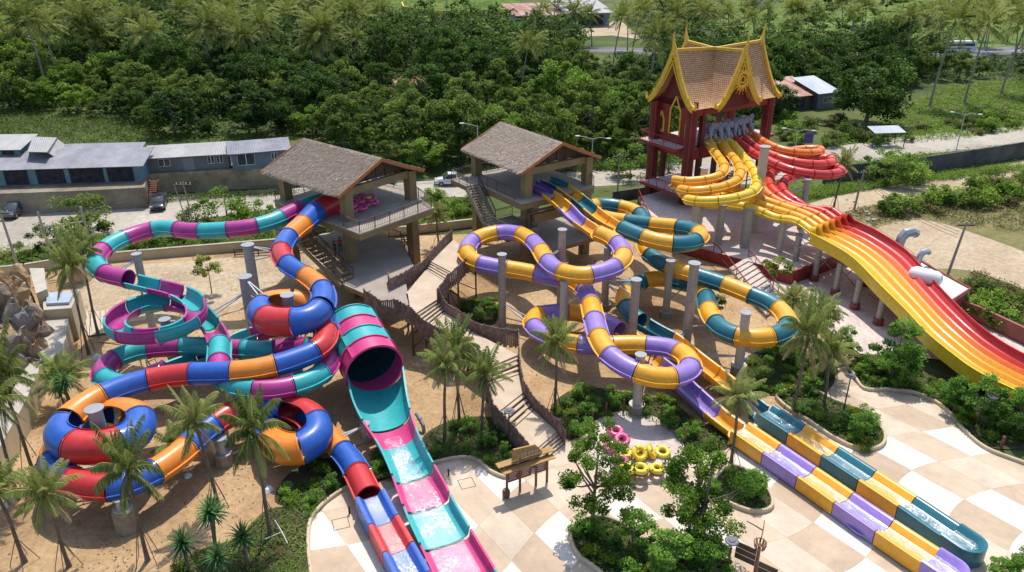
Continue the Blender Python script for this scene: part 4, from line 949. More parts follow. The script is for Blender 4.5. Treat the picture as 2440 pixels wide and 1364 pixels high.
sheet('road',[(-300,690),(-300,500),(0,490),(340,470),(640,452),(940,436),(1120,425),(1300,410),(1500,392),(1700,372),(1990,350),(2160,325),(2440,300),(2900,270),(2900,330),(2440,345),(2160,372),(2000,396),(1800,440),(1500,440),(1300,452),(1110,470),(940,470),(700,490),(330,545),(0,610)],.02,ROADM)
sheet('dirt_path',[(1880,500),(1980,470),(2200,430),(2440,385),(2900,320),(2900,350),(2440,415),(2200,470),(2060,492),(1960,520)],.01,EARTH)
sheet('sand_patch',[(2040,600),(2090,545),(2200,525),(2330,560),(2520,640),(2600,760),(2440,690),(2330,650),(2250,640),(2140,650)],.01,EARTH,smooth_=1.5)
sheet('scrub_ground',[(1930,560),(1960,520),(2060,492),(2200,470),(2440,415),(2900,350),(3000,900),(2440,840),(2250,720),(2080,640)],-.005,SCRUBG)
sheet('meadow',[(860,60),(900,-40),(1230,-60),(1240,20),(1200,45),(1010,62)],.01,MEAD)
sheet('meadow',[(1880,130),(1700,70),(1760,-60),(2500,-80),(2700,90),(2440,110),(2240,115)],.01,MEAD)
sheet('clearing',[(2130,310),(2150,250),(2260,205),(2500,190),(2700,290),(2440,310),(2200,335)],.01,gmat('clearing_grass',[(.06,.085,.025),(.13,.14,.045),(.22,.17,.08)],(.1,1.3)))
sheet('sand_patch',[(915,195),(930,182),(1010,182),(1030,200),(985,222),(940,216)],.01,gmat('red_earth',[(.33,.20,.12),(.42,.27,.17)],(.1,1.0)),smooth_=1)
sheet('clearing',[(-200,330),(-100,262),(140,272),(300,300),(360,338),(200,345)],.012,GRASS)
sheet('highway',[(1370,112),(1370,124),(1620,132),(1900,140),(2240,138),(2500,126),(2900,106),(2900,94),(2500,108),(2240,119),(1900,124),(1620,117)],.03,ASPH)
mb=MB()
for (a,b) in (((1370,118.5),(1620,124.5)),((1620,124.5),(1900,132)),((1900,132),(2240,128.5)),((2240,128.5),(2500,117)),((2500,117),(2900,100))):
    p,q_=P(*a,.035),P(*b,.035); mb.beam(p,q_,.25,.004)
struct('road_marking',mb,pm('road_paint',(.7,.7,.68)))
sheet('yard',[(1200,60),(1210,45),(1480,50),(1530,95),(1460,85),(1280,92)],.012,EARTH)
# checkered plaza
def plazamat():
    m,nt,b=nmat('plaza_render'); g=N(nt,'ShaderNodeNewGeometry')
    mp=N(nt,'ShaderNodeMapping'); mp.inputs['Rotation'].default_value=(0,0,R(55)); L(nt,g.outputs['Position'],mp.inputs['Vector'])
    sp=N(nt,'ShaderNodeSeparateXYZ'); L(nt,mp.outputs[0],sp.inputs[0])
    def M_(op,a,b_=None,c=None):
        n=N(nt,'ShaderNodeMath',operation=op)
        for i,x in enumerate((a,b_,c)):
            if x is None: continue
            if isinstance(x,(int,float)): n.inputs[i].default_value=x
            else: L(nt,x,n.inputs[i])
        return n.outputs[0]
    v=M_('DIVIDE',sp.outputs['Y'],2.55); row=M_('FLOOR',v); fv=M_('SUBTRACT',v,row)
    arc=M_('MULTIPLY',M_('SINE',M_('MULTIPLY',v,.75)),1.5)
    u=M_('DIVIDE',M_('ADD',sp.outputs['X'],arc),3.7); ucell=M_('FLOOR',u)
    cb=N(nt,'ShaderNodeCombineXYZ'); L(nt,ucell,cb.inputs[0]); L(nt,row,cb.inputs[1])
    wn=N(nt,'ShaderNodeTexWhiteNoise',noise_dimensions='2D'); L(nt,cb.outputs[0],wn.inputs['Vector'])
    par=M_('PINGPONG',M_('ADD',ucell,row),1.0)
    val=M_('MULTIPLY_ADD',wn.outputs['Value'],.46,M_('MULTIPLY',par,.54))
    r=N(nt,'ShaderNodeValToRGB'); r.color_ramp.interpolation='CONSTANT'; e=r.color_ramp.elements
    e[0].color=(.50,.38,.27,1); e[1].position=.26; e[1].color=(.55,.43,.315,1)
    x=e.new(.5); x.color=(.59,.48,.37,1); x=e.new(.74); x.color=(.72,.65,.57,1)
    L(nt,val,r.inputs['Fac'])
    n2=N(nt,'ShaderNodeTexNoise',i_Scale=.7,i_Detail=8.0,i_Roughness=.7); L(nt,g.outputs['Position'],n2.inputs['Vector'])
    mr=N(nt,'ShaderNodeMapRange'); mr.inputs[1].default_value=.3; mr.inputs[2].default_value=.7; mr.inputs[3].default_value=.86; mr.inputs[4].default_value=1.08; L(nt,n2.outputs['Fac'],mr.inputs[0])
    mx=N(nt,'ShaderNodeVectorMath',operation='SCALE'); L(nt,r.outputs['Color'],mx.inputs[0]); L(nt,mr.outputs[0],mx.inputs['Scale'])
    fu=M_('SUBTRACT',u,ucell); ju=M_('LESS_THAN',M_('MINIMUM',fu,M_('SUBTRACT',1.0,fu)),.007); jv=M_('LESS_THAN',M_('MINIMUM',fv,M_('SUBTRACT',1.0,fv)),.009)
    jt=M_('MAXIMUM',ju,jv); n4=N(nt,'ShaderNodeTexNoise',i_Scale=.16,i_Detail=10.0,i_Roughness=.72,i_Distortion=.8); L(nt,g.outputs['Position'],n4.inputs['Vector'])
    m4=N(nt,'ShaderNodeMapRange'); m4.inputs[1].default_value=.35; m4.inputs[2].default_value=.6; m4.inputs[3].default_value=.80; m4.inputs[4].default_value=1.04; L(nt,n4.outputs['Fac'],m4.inputs[0])
    fac=M_('MULTIPLY',m4.outputs[0],M_('SUBTRACT',1.0,M_('MULTIPLY',jt,.22))); sc2=N(nt,'ShaderNodeVectorMath',operation='SCALE'); L(nt,mx.outputs[0],sc2.inputs[0]); L(nt,fac,sc2.inputs['Scale'])
    L(nt,sc2.outputs[0],b.inputs['Base Color']); b.inputs['Roughness'].default_value=.75; b.inputs['Specular IOR Level'].default_value=.3
    n3=N(nt,'ShaderNodeTexNoise',i_Scale=30.0,i_Detail=3.0); L(nt,g.outputs['Position'],n3.inputs['Vector']); bp=N(nt,'ShaderNodeBump',i_Strength=.15,i_Distance=.02); L(nt,n3.outputs['Fac'],bp.inputs['Height']); L(nt,bp.outputs[0],b.inputs['Normal'])
    return m
PLZ=plazamat()
PLpx=[(770,1560),(745,1400),(735,1290),(745,1235),(800,1182),(870,1148),(960,1128),(1050,1103),(1100,1094),(1132,1097),(1165,1125),(1205,1140),(1262,1112),(1300,1080),(1360,1052),(1430,1012),(1500,998),(1570,1008),(1640,1060),(1700,1052),(1740,1010),(1830,965),(1900,985),(1960,955),(1975,905),(2020,880),(2120,930),(2230,960),(2290,1022),(2345,1072),(2440,1110),(2800,1240),(2900,1800),(800,1800)]
sheet('plaza',PLpx,.03,PLZ,smooth_=.6)
CURB=pm('cream_curb',(.46,.36,.24),(.55,.45,.32),1.5,.8,.1,wobj=True)
def curbline(name,px,closed,label,w=.22,h=.3,z=0,grp='cream kerbs edging the plaza beds',mat=None):
    pts=[(p.x,p.y) for p in W(px)]
    pp=smooth_poly(pts,.4,closed) if closed else [tuple(b[:2]) for b in crom([(x,y,0) for x,y in pts],.4)[0]]
    n=len(pp); V=[];F=[]; prof=[(-w/2,0),(-w/2,h-.05),(-w/2+.05,h),(w/2-.05,h),(w/2,h-.05),(w/2,0)]
    for i in range(n):
        a=Vector(pp[(i-1)%n] if closed else pp[max(i-1,0)]); b=Vector(pp[(i+1)%n] if closed else pp[min(i+1,n-1)]); t=(b-a).normalized(); s=Vector((t.y,-t.x))
        for x,y in prof: V.append((pp[i][0]+s.x*x,pp[i][1]+s.y*x,z+y))
    for i in range(n if closed else n-1):
        i2=(i+1)%n
        for j in range(5): F.append((i*6+j,i*6+j+1,i2*6+j+1,i2*6+j))
    if not closed: F+=[tuple(range(6)),tuple((n-1)*6+j for j in range(6))[::-1]]
    o=MB().add(V,F).build(name,mat or CURB,smooth=True); tag(o,label,'kerb',grp); return pp
curbline('plaza_kerb',PLpx[1:11]+[(1160,1122),(1205,1141),(1250,1128)],False,'cream kerb sweeping around the plaza edge below the funnel slide')
curbline('plaza_kerb',[(1985,890),(2020,882),(2060,930),(2120,932),(2180,940),(2230,962),(2265,990),(2290,1022),(2345,1070),(2440,1108),(2600,1170)],False,'long cream kerb winding below the racer slide toward the right edge')
BEDS={ # name: (px polygon, curb?, label bits, density of shrubs, kinds)
'a':([(380,1500),(415,1360),(470,1315),(560,1285),(640,1215),(700,1212),(742,1238),(732,1290),(742,1400),(760,1500)],0,'low green ground cover at the bottom left between the sand and the plaza kerb',.05),
'b':([(655,1195),(690,1130),(770,1095),(830,1100),(862,1150),(800,1180),(745,1232),(700,1212)],0,'leafy bed tucked left of the end of the blue and red slide',.35),
'c':([(880,1155),(905,1060),(950,1070),(985,1120),(930,1140)],0,'scrubby bed between the two plaza slides',.35),
'd':([(1008,1100),(1010,1040),(1090,1000),(1190,1000),(1262,1085),(1235,1135),(1205,1140),(1165,1122),(1130,1094),(1050,1100)],0,'bed of shrubs right of the funnel slide, below the three palms',.35),
'e':([(1310,975),(1380,925),(1480,935),(1600,960),(1670,1010),(1735,1020),(1745,1060),(1690,1085),(1640,1075),(1600,1035),(1540,1006),(1440,1003),(1385,1040),(1355,1050),(1330,1010)],0,'hedge bed curving behind the tube storage pad',.55),
'f':([(1360,1285),(1372,1255),(1420,1235),(1480,1252),(1560,1310),(1640,1290),(1720,1330),(1740,1400),(1700,1500),(1500,1500),(1440,1380),(1375,1325)],1,'kerbed planting island at the bottom centre under two trees',.45),
'g':([(1690,1180),(1745,1115),(1800,1140),(1838,1190),(1835,1216),(1795,1224),(1745,1208)],1,'small kerbed bed at the feet of the purple trough',.45),
'h':([(1850,945),(1920,930),(1990,960),(2060,990),(2105,1035),(2100,1066),(2055,1076),(1990,1050),(1930,1010),(1870,972)],1,'pointed kerbed bed beside the petrol blue trough with a small frangipani',.45),
'i':([(2020,884),(2050,850),(2140,850),(2200,880),(2330,930),(2460,985),(2480,1060),(2350,1066),(2296,1020),(2235,958),(2180,938),(2120,930),(2060,928)],0,'wide hedge bed between the racer slide and the plaza',.45),
'j':([(1770,860),(1850,830),(1960,860),(1990,900),(1950,945),(1850,945),(1780,930)],0,'shrubs under the right loop of the petrol blue slide',.45),
'k':([(1090,730),(1130,715),(1180,735),(1175,775),(1120,770)],0,'small leafy patch inside the bend of the stake fence',.5),
'l':([(-200,590),(0,590),(130,580),(330,575),(640,560),(1000,535),(1120,520),(1120,545),(1000,562),(640,590),(330,612),(0,640),(-200,660)],0,'grassy strip of weeds along the back canal',.10),
'm':([(1290,420),(1560,405),(1560,430),(1300,450)],0,'row of scrub along the road behind the middle hut',.03),
}
for k,(px,cb,lb,dn) in BEDS.items():
    if k=='m': continue
    sheet('planting_bed',px,.06 if k not in('l',) else .015,SOIL,smooth_=.5)
    if cb: curbline('bed_kerb',px,True,'cream kerb ring around the '+lb.split(' at ')[0].split(' beside ')[0],h=.35)
# storage pad
pc=[(1432,1010),(1470,1000),(1530,1003),(1585,1035),(1600,1075),(1590,1115),(1550,1138),(1490,1140),(1455,1110),(1440,1060)]
pp=smooth_poly([(p.x,p.y) for p in W(pc)],.4); cx=sum(p[0] for p in pp)/len(pp); cy=sum(p[1] for p in pp)/len(pp); 
pp=[(cx+3.6*math.cos(a),cy+4.3*math.sin(a)) for a in np.linspace(0,2*math.pi,48,endpoint=False)]
mb=MB().prism([Vector((x,y,0)) for x,y in pp],0,.20); struct('round_pad',mb,PINKC)
mb=MB().prism([Vector((cx+(x-cx)*1.02,cy+(y-cy)*1.02,0)) for x,y in pp],0,.13); struct('pad_edge',mb,CURB)
# racer deck (raised) and apron
DK=[(1640,470),(1690,590),(1880,655),(2035,600),(1960,540),(1850,495)]
d1=[P(*p,1.4) for p in [(1520,470),(1640,440),(1860,490),(1960,535),(2037,598),(1890,652),(1700,600),(1560,560)]]
struct('raised_deck',MB().prism(d1,.0,1.38),TM); struct('deck_paving',MB().prism([Vector((v.x*.999+.02,v.y*.999+.1,0)) for v in d1],1.385,1.4),PINKC)
sheet('apron',[(1700,615),(1890,655),(2035,612),(2180,690),(2300,800),(2440,860),(2440,905),(2250,860),(2150,850),(2050,845),(1990,800),(1900,720)],.07,PINKC)
mb=MB()
a=[P(2037,598,1.4),P(1890,652,1.4)]; mb.beam(a[0]+Vector((0,0,.15)),a[1]+Vector((0,0,.15)),.25,.35); tag(mb.build('deck_parapet',TM),'low maroon parapet on the front edge of the shaded deck','wall')
DWs=thing('deck_stair','wide pale steps with thin railings rising from the sand to the raised racer deck','stairs',tuple(P(1840,740,0)))
mb=MB(); aa=P(1760,625,1.4); bb=P(1850,740,.1); wdr=(P(1850,690,.5)-P(1790,730,.5)); wdr.z=0; wdr.normalize(); steps(mb,aa,bb,tuple(wdr),4.2,11,.25); mb.build('steps',PINKC,DWs)
for s_ in(-1,1): rail('railing',[aa+wdr*2.1*s_,bb+wdr*2.1*s_],1.0,TM,DWs,.3)
RL=thing('deck_railing','thin maroon railing with posts along the left edge of the raised racer deck','railing',tuple(d1[6]))
rail('railing',[d1[0],d1[7],d1[6],aa+wdr*-2.2],1.15,TM,RL,.3,2.2)
# pump house roof & water tanks, maroon side walls of the racer
PH=thing('pump_house','flat white roofed pump house with low maroon rim, behind the racer lanes','building',tuple(P(2230,700,0)))
q4=[P(2090,560,2.6),P(2150,640,2.6),P(2262,722,2.6),P(2312,690,2.6),P(2220,640,2.6)]
MB().prism([p*.99+Vector((.3,.6,0)) for p in q4],0,2.4).build('wall',TM,PH); MB().prism(q4,2.41,2.6).build('roof',pm('white_roof',(.62,.60,.56),(.7,.68,.65),.5,.7,.1,wobj=True),PH)
mb=MB()
for a,b in zip(q4,q4[1:]+q4[:1]): mb.beam(a+Vector((0,0,.08)),b+Vector((0,0,.08)),.15,.2)
mb.build('roof_rim',TM,PH)
WT=pm('white_tank_plastic',(.66,.68,.68),(.74,.76,.75),.8,.4); 
t=thing('filter_tank','white horizontal filter tank on the flat pump house roof','tank',tuple(P(2205,665,2.6))); c=P(2205,660,3.5); ax_=Vector((.75,-.65,0)).normalized()
MB().tube([c-ax_*1.55,c-ax_*1.4,c-ax_*1.0,c+ax_*1.0,c+ax_*1.4,c+ax_*1.55],[.25,.6,.82,.82,.6,.25],16).build('shell',WT,t,smooth=True)
MB().box(c-Vector((0,0,.95))-ax_*.8,(.3,1.4,.5),R(40)).box(c-Vector((0,0,.95))+ax_*.8,(.3,1.4,.5),R(40)).build('saddle',TM,t)
for px,py,h,s_,lb in ((2138,604,2.5,.8,'big curved sheet metal duct hood rising behind the red lane'),(2186,634,1.6,.48,'small curved sheet metal duct beside the big hood')):
    c=P(px,py,2.6); pts=[c+Vector((0,0,0)),c+Vector((0,0,h*.45)),c+Vector((.1*s_,0,h*.72)),c+Vector((.6*s_,.1,h*.92)),c+Vector((1.5*s_,.2,h*.97)),c+Vector((2.2*s_,.3,h*.86))]
    o=MB().tube(pts,[.62*s_,.62*s_,.66*s_,.68*s_,.66*s_,.62*s_],8).build('air_duct',pm('duct_zinc',(.30,.33,.35),(.42,.45,.46),1,.4,metal=.3),None,smooth=True); tag(o,lb,'duct')
for px,lb,h in (([(2180,772),(2240,800),(2340,850),(2520,930)],'near',1.0),([(2262,742),(2330,768),(2440,822),(2600,900)],'far',1.6)):
    if lb=='near': continue
    pts=W(px); mb=MB()
    for a,b in zip(pts,pts[1:]): mb.beam(a+Vector((0,0,h/2)),b+Vector((0,0,h/2)),.3,h)
    tag(mb.build('boundary_wall',pm('brown_red_wall',(.22,.07,.05),(.30,.10,.075),1,.8,.1,wobj=True)),'brown-red boundary wall beyond the red lane on the right edge','wall')
sheet('apron',[(2190,740),(2262,745),(2340,775),(2440,825),(2600,905),(2600,960),(2400,870)],.05,PINKC)
# canal, banks and walls
def wall(name,px,h,th,m,label,z0=0.0,cap=None):
    pts=W(px,z0); t=thing(name,label,'wall',tuple(pts[0])); mb=MB()
    for a,b in zip(pts,pts[1:]): mb.beam(a+Vector((0,0,h/2)),b+(b-a).normalized()*th*.4+Vector((0,0,h/2)),th,h)
    mb.build('wall_panel',m,t)
    if cap:
        mb=MB()
        for a,b in zip(pts,pts[1:]): mb.beam(a+Vector((0,0,h+.06)),b+(b-a).normalized()*th*.6+Vector((0,0,h+.06)),th+.12,.12)
        mb.build('coping',cap,t)
    return t
CREAM=pm('cream_render',(.46,.38,.24),(.55,.46,.31),.6,.85,.1,wobj=True); DARKW=pm('stained_dark_wall',(.045,.045,.05),(.12,.115,.11),.5,.9,.2,wobj=True)
wall('boundary_wall',[(-60,665),(60,652),(180,632),(330,618),(640,592),(1000,556),(1130,541)],1.0,.25,CREAM,'long low cream boundary wall with a dirty coping, along the canal behind the left slides',cap=pm('stained_coping',(.30,.27,.2),(.4,.37,.3),1,.9,wobj=True))
wall('retaining_wall',[(1460,480),(1560,465),(1640,450)],1.4,.3,DARKW,'short stained dark wall behind the middle hut by the road')
wall('canal_wall',[(1960,438),(2060,428),(2200,412),(2330,392),(2440,374),(2800,320)],2.6,.3,DARKW,'tall stained dark concrete wall of the canal between road and dirt path, right')
MB_=MB()
fw=thing('slat_fence','low dark slatted fence along the sandy track behind the left hut','fence',tuple(P(800,600,0)))
pts=W([(560,612),(700,603),(850,592),(1000,578)])
mb=MB()
for z in(.25,.55,.85):
    for a,b in zip(pts,pts[1:]): mb.beam(a+Vector((0,0,z)),b+Vector((0,0,z)),.06,.13)
mb.build('slats',DWOOD,fw); mb=MB()
for a,b in zip(pts,pts[1:]):
    for i in range(5): p=a.lerp(b,i/5); mb.box(p+Vector((0,0,.5)),(.1,.1,1.0))
mb.build('posts',DWOOD,fw)
# =============================== sheds on their terrace ===============================
TZ=2.9
TER=[(-260,470),(0,462),(190,455),(345,447),(352,415),(520,405),(700,398),(800,386),(790,355),(-260,385)]
tw=[P(x,y,TZ) for x,y in TER]; pass
struct('terrace',MB().prism(tw,0,TZ),gmat('terrace_earth',[(.15,.12,.085),(.24,.20,.15),(.32,.28,.22)],(.2,1.2)))
b0_=[P(352,415,TZ),P(520,405,TZ),P(700,398,TZ)]
o=MB()
for a,b in zip(b0_,b0_[1:]): o.beam(Vector((a.x,a.y-.2,TZ/2)),Vector((b.x,b.y-.2,TZ/2)),.3,TZ+.1)
tag(o.build('retaining_wall',gmat('mossy_plaster',[(.16,.13,.08),(.33,.27,.17),(.47,.38,.22)],(.25,.8))),'blotchy plastered retaining wall below the grey container sheds','wall')
def corrug(name,c1,c2,rust=None,sc=14.0):
    m,nt,b=nmat(name); tc=N(nt,'ShaderNodeTexCoord'); w=N(nt,'ShaderNodeTexWave',i_Scale=sc,bands_direction='X'); L(nt,tc.outputs['UV'],w.inputs['Vector'])
    g=N(nt,'ShaderNodeNewGeometry'); n=N(nt,'ShaderNodeTexNoise',i_Scale=.5,i_Detail=6.0,i_Roughness=.7); 
    mp=N(nt,'ShaderNodeMapping'); mp.inputs['Scale'].default_value=(3,.35,1); L(nt,tc.outputs['UV'],mp.inputs['Vector']); n2=N(nt,'ShaderNodeTexNoise',i_Scale=1.2,i_Detail=4.0); L(nt,mp.outputs[0],n2.inputs['Vector'])
    L(nt,g.outputs['Position'],n.inputs['Vector'])
    ad=N(nt,'ShaderNodeMath',operation='MULTIPLY_ADD'); ad.inputs[1].default_value=.5; L(nt,n.outputs['Fac'],ad.inputs[0]); 
    h=N(nt,'ShaderNodeMath',operation='MULTIPLY'); h.inputs[1].default_value=.5; L(nt,n2.outputs['Fac'],h.inputs[0]); L(nt,h.outputs[0],ad.inputs[2])
    r=N(nt,'ShaderNodeValToRGB'); r.color_ramp.elements[0].position=.38; r.color_ramp.elements[1].position=.62; r.color_ramp.elements[0].color=c4(c1); r.color_ramp.elements[1].color=c4(c2)
    if rust: e=r.color_ramp.elements.new(.48); e.color=c4(rust)
    L(nt,ad.outputs[0],r.inputs['Fac']); L(nt,r.outputs['Color'],b.inputs['Base Color']); b.inputs['Roughness'].default_value=.55; b.inputs['Metallic'].default_value=.1
    bp=N(nt,'ShaderNodeBump',i_Strength=.7,i_Distance=.06); L(nt,w.outputs['Fac'],bp.inputs['Height']); L(nt,bp.outputs[0],b.inputs['Normal']); MC[name]=m; return m
CG=corrug('grey_corrugated_sheet',(.15,.15,.18),(.27,.27,.31)); CL=corrug('pale_corrugated_sheet',(.26,.26,.26),(.40,.39,.38)); CR=corrug('rusty_corrugated_sheet',(.20,.06,.035),(.45,.40,.36),(.28,.10,.06)); CW=corrug('white_blue_sheet',(.28,.32,.38),(.42,.46,.51))
def roofq(name,q,m,parent,th=.08):
    q=[Vector(p) for p in q]; me=bpy.data.meshes.new(name); nrm=(q[1]-q[0]).cross(q[3]-q[0]).normalized()
    if nrm.z<0: nrm=-nrm
    V=q+[p-nrm*th for p in q]; F=[(0,1,2,3),(7,6,5,4),(0,4,5,1),(1,5,6,2),(2,6,7,3),(3,7,4,0)]
    me.from_pydata([tuple(v) for v in V],[],F); ul=me.uv_layers.new(name='uv'); w=(q[1]-q[0]).length; h=(q[3]-q[0]).length; uv=[(0,0),(w*.1,0),(w*.1,h*.1),(0,h*.1)]*2
    for lp in me.loops: ul.data[lp.index].uv=uv[lp.vertex_index]
    return finish(name,me,m,parent)
GLASS=pm('dark_window_glass',(.03,.04,.05),(.06,.075,.09),2,.12,spec=.8); WFR=pm('white_frame',(.62,.64,.66))
def shed(name,label,A,B,depth,z0,hf,hb,wallm,roofm,over=.5,wins=(),base=None,cat='shed'):
    """A,B: photo points of the front wall foot at height z0"""
    a=P(*A,z0);b=P(*B,z0); d=(b-a); ln=d.length; d.normalize(); n=Vector((-d.y,d.x,0)); t=thing(name,label,cat,tuple((a+b)/2),math.atan2(d.y,d.x))
    u=Vector((0,0,1)); V=[a,b,b+n*depth,a+n*depth,a+u*hf,b+u*hf,b+n*depth+u*hb,a+n*depth+u*hb]
    MB().add(V,[(0,1,5,4),(1,2,6,5),(2,3,7,6),(3,0,4,7),(4,5,6,7)]).build('wall',wallm,t)
    sl=(hb-hf)/depth
    roofq('roof',[a-d*over-n*over+u*(hf-sl*over+.06),b+d*over-n*over+u*(hf-sl*over+.06),b+d*over+n*(depth+over)+u*(hb+sl*over+.06),a-d*over+n*(depth+over)+u*(hb+sl*over+.06)],roofm,t)
    for (f,w,h,zb,kind) in wins:
        c=a+d*(ln*f)-n*.03+u*(zb+h/2); rz=math.atan2(d.y,d.x)
        if kind=='w':
            fr=MB().box(c,(w,.08,h),rz).build('window',WFR,t); MB().box(c-n*.03-d*(w/4),(w/2-.12,.06,h-.16),rz).box(c-n*.03+d*(w/4),(w/2-.12,.06,h-.16),rz).build('pane',GLASS,fr)
        elif kind=='d': MB().box(c,(w,.08,h),rz).build('door',pm('grey_door',(.22,.24,.26)),t)
        else: MB().box(c,(w,.06,h),rz).build('bay_shade_panel',pm('opening_shade_paint',(.012,.012,.016),(.05,.05,.07),1.5,.9),t)  # near-black panel on the wall, painted as the shade inside an opening
    return t,a,b,d,n
GREYW=pm('grey_container_paint',(.10,.115,.125),(.15,.17,.18),.6,.6,wobj=True); BLUEW=pm('pale_blue_board',(.11,.20,.26),(.18,.29,.34),.7,.7,wobj=True)
shed('container_shed','grey site office with white framed windows under a pale ribbed roof, behind the red ladder',(357,414),(548,402),3.4,TZ,2.3,2.9,GREYW,CL,.5,[(.2,1.6,1.1,.9,'w'),(.5,1.5,1.9,.1,'d'),(.78,.9,1.2,.9,'w'),(.89,.9,1.2,.9,'w')])
shed('container_shed','dark blue grey container shed beside the thatched hut, rightmost of the row',(556,408),(690,396),3.4,TZ,2.6,3.2,pm('blue_grey_paint',(.09,.13,.17),(.13,.18,.22),.6,.6,wobj=True),CG,.5,[(.25,2.4,1.7,.7,'w'),(.75,.8,1.0,1.2,'w')])
shed('market_shed','long open fronted shed with grey lean-to roof and dark bays, left of the red ladder',(-140,447),(338,432),3.8,TZ,2.5,3.3,BLUEW,CG,.9,[(.38,3.0,2.0,.05,'o'),(.55,3.6,2.0,.05,'o'),(.73,4.4,2.0,.05,'o'),(.90,3.4,2.0,.05,'o'),(.12,3.0,1.7,.05,'o')])
shed('long_shed','upper long shed with clothes lines behind the open fronted shed',(110,418),(328,412),3.6,TZ+.2,2.5,3.2,pm('mixed_board',(.14,.2,.26),(.32,.35,.38),1.6,.7,wobj=True),CG,.5,[(.12,2.0,1.0,1.4,'o'),(.34,2.4,1.0,1.4,'o'),(.56,2.4,1.0,1.4,'w'),(.78,2.6,1.0,1.4,'o')])
shed('blue_house','two storey pale blue boarded house with grey roof at the left edge',(-120,423),(62,420),4.4,TZ+.2,3.9,4.6,BLUEW,CL,.5,[(.58,2.0,1.1,2.6,'w'),(.85,1.6,1.2,2.5,'o')],cat='house')
lt=thing('patched_awning','tilted patched sheet roof pieces leaning beside the pale blue house','awning',tuple(P(110,400,TZ)))
roofq('roof_sheet',[P(65,362,7.0),P(112,363,7.0),P(136,328,7.6),P(78,326,7.7)],CL,lt); roofq('roof_sheet',[P(106,360,7.0),P(130,373,6.0),P(157,346,6.3),P(138,332,7.3)],pm('grey_board',(.33,.32,.32),(.4,.39,.38),1,.8),lt)
mb=MB(); 
for p in((70,360),(108,362),(132,372)): a=P(*p,6.8 if p[0]<120 else 5.9); mb.beam((a.x,a.y,TZ),a,.1,.1)
mb.build('post',DWOOD,lt)
ld=thing('stair_ladder','rust red steel ladder stair leaning on the retaining wall','ladder',tuple(P(362,476,0))); a0=P(352,478,0);a1=P(357,430,TZ+.6); mb=MB()
wv=Vector((1.1,0.1,0))
for s_ in(0,1): mb.beam(a0+wv*s_,a1+wv*s_,.1,.16)
mb.build('stringer',pm('rust_red_paint',(.30,.10,.06)),ld); mb=MB()
for i in range(10): p=a0.lerp(a1,(i+.5)/10); mb.beam(p,p+wv,.2,.05)
mb.build('rungs',MC['rust_red_paint'],ld)
# sheds on the right and far buildings
shed('rusty_shed','old shed under a rusty patched sheet roof behind the red tube coils',(1852,268),(1942,258),8,0,3.0,5.0,pm('dark_board',(.05,.05,.05),(.09,.08,.07)),CR,.6,[(.5,4,2,.2,'o')])
shed('small_shed','small shed with clean pale blue sheet roof beside the rusty shed',(1945,262),(1990,256),7,0,3.4,5.2,pm('dark_board2',(.07,.08,.1),(.12,.13,.15)),CW,.5,[(.5,2.4,1.2,1.2,'w')])
cs=thing('cattle_shelter','open lean-to with a pale blue sheet roof on thin posts beside the dark tree','shelter',tuple(P(2110,335,0))); q=[P(2068,305,3.0),P(2160,315,2.6),P(2130,298,3.2),P(2082,292,3.6)]
q=[P(2085,318,2.6),P(2160,316,2.6),P(2140,299,3.2),P(2066,301,3.2)]; roofq('roof',q,CW,cs); mb=MB()
for p in q: mb.beam((p.x,p.y,0),p,.12,.12)
mb.build('post',DWOOD,cs)
fb=thing('roadside_house','long low roadside building with pale roof and blue front, far beyond the woods','building',tuple(P(1340,60,0)))
a=P(1228,66,0);b=P(1452,60,0); d=(b-a);ln=d.length; d.normalize(); n=Vector((-d.y,d.x,0)); u=Vector((0,0,1))
MB().add([a,b,b+n*16,a+n*16,a+u*5,b+u*5,b+n*16+u*6,a+n*16+u*6],[(0,1,5,4),(1,2,6,5),(2,3,7,6),(3,0,4,7),(4,5,6,7)]).build('wall',pm('blue_front',(.10,.22,.38),(.25,.3,.36),.15,.7,wobj=True),fb)
roofq('roof',[a-n*5-d*2+u*4.6,a+d*(ln*.48)-n*5+u*4.6,a+d*(ln*.48)+n*17+u*7,a-d*2+n*17+u*7],CR,fb,.2); roofq('roof',[a+d*(ln*.48)-n*6+u*5.1,b-n*6+u*5.1,b+n*19+u*8,a+d*(ln*.48)+n*19+u*8],CL,fb,.2)
for f in(.1,.28,.5,.68,.86): MB().box(a+d*ln*f-n*.1+u*2,(5,.3,3.2),math.atan2(d.y,d.x)).build('bay_shade_panel',pm('bay_shade_paint',(.03,.03,.04)),fb)  # dark panels, shade within the bays put into their colour
o=shed('white_house','tiny white and blue house at the top edge, right of the highway palms',(1810,22),(1848,18),8,0,4,5,pm('white_blue_wall',(.45,.55,.68),(.6,.65,.7),.3,.7,wobj=True),CW,.5,[(.3,2,1.5,1.5,'w'),(.7,2,1.5,1.5,'w')],cat='house')
fd=thing('stadium_rim','yellow painted low wall around the grass field at the top','wall',tuple(P(1100,30,0))); pts=[P(x,y,1.0) for x,y in((958,10),(962,20),(1010,27),(1090,33),(1150,32),(1215,25))]; mb=MB()
for p,q_ in zip(pts,pts[1:]): mb.beam(p,q_,.6,1.8)
mb.build('wall_panel',pm('yellow_wall',(.62,.42,.03),(.7,.5,.08),.2,.6),fd)
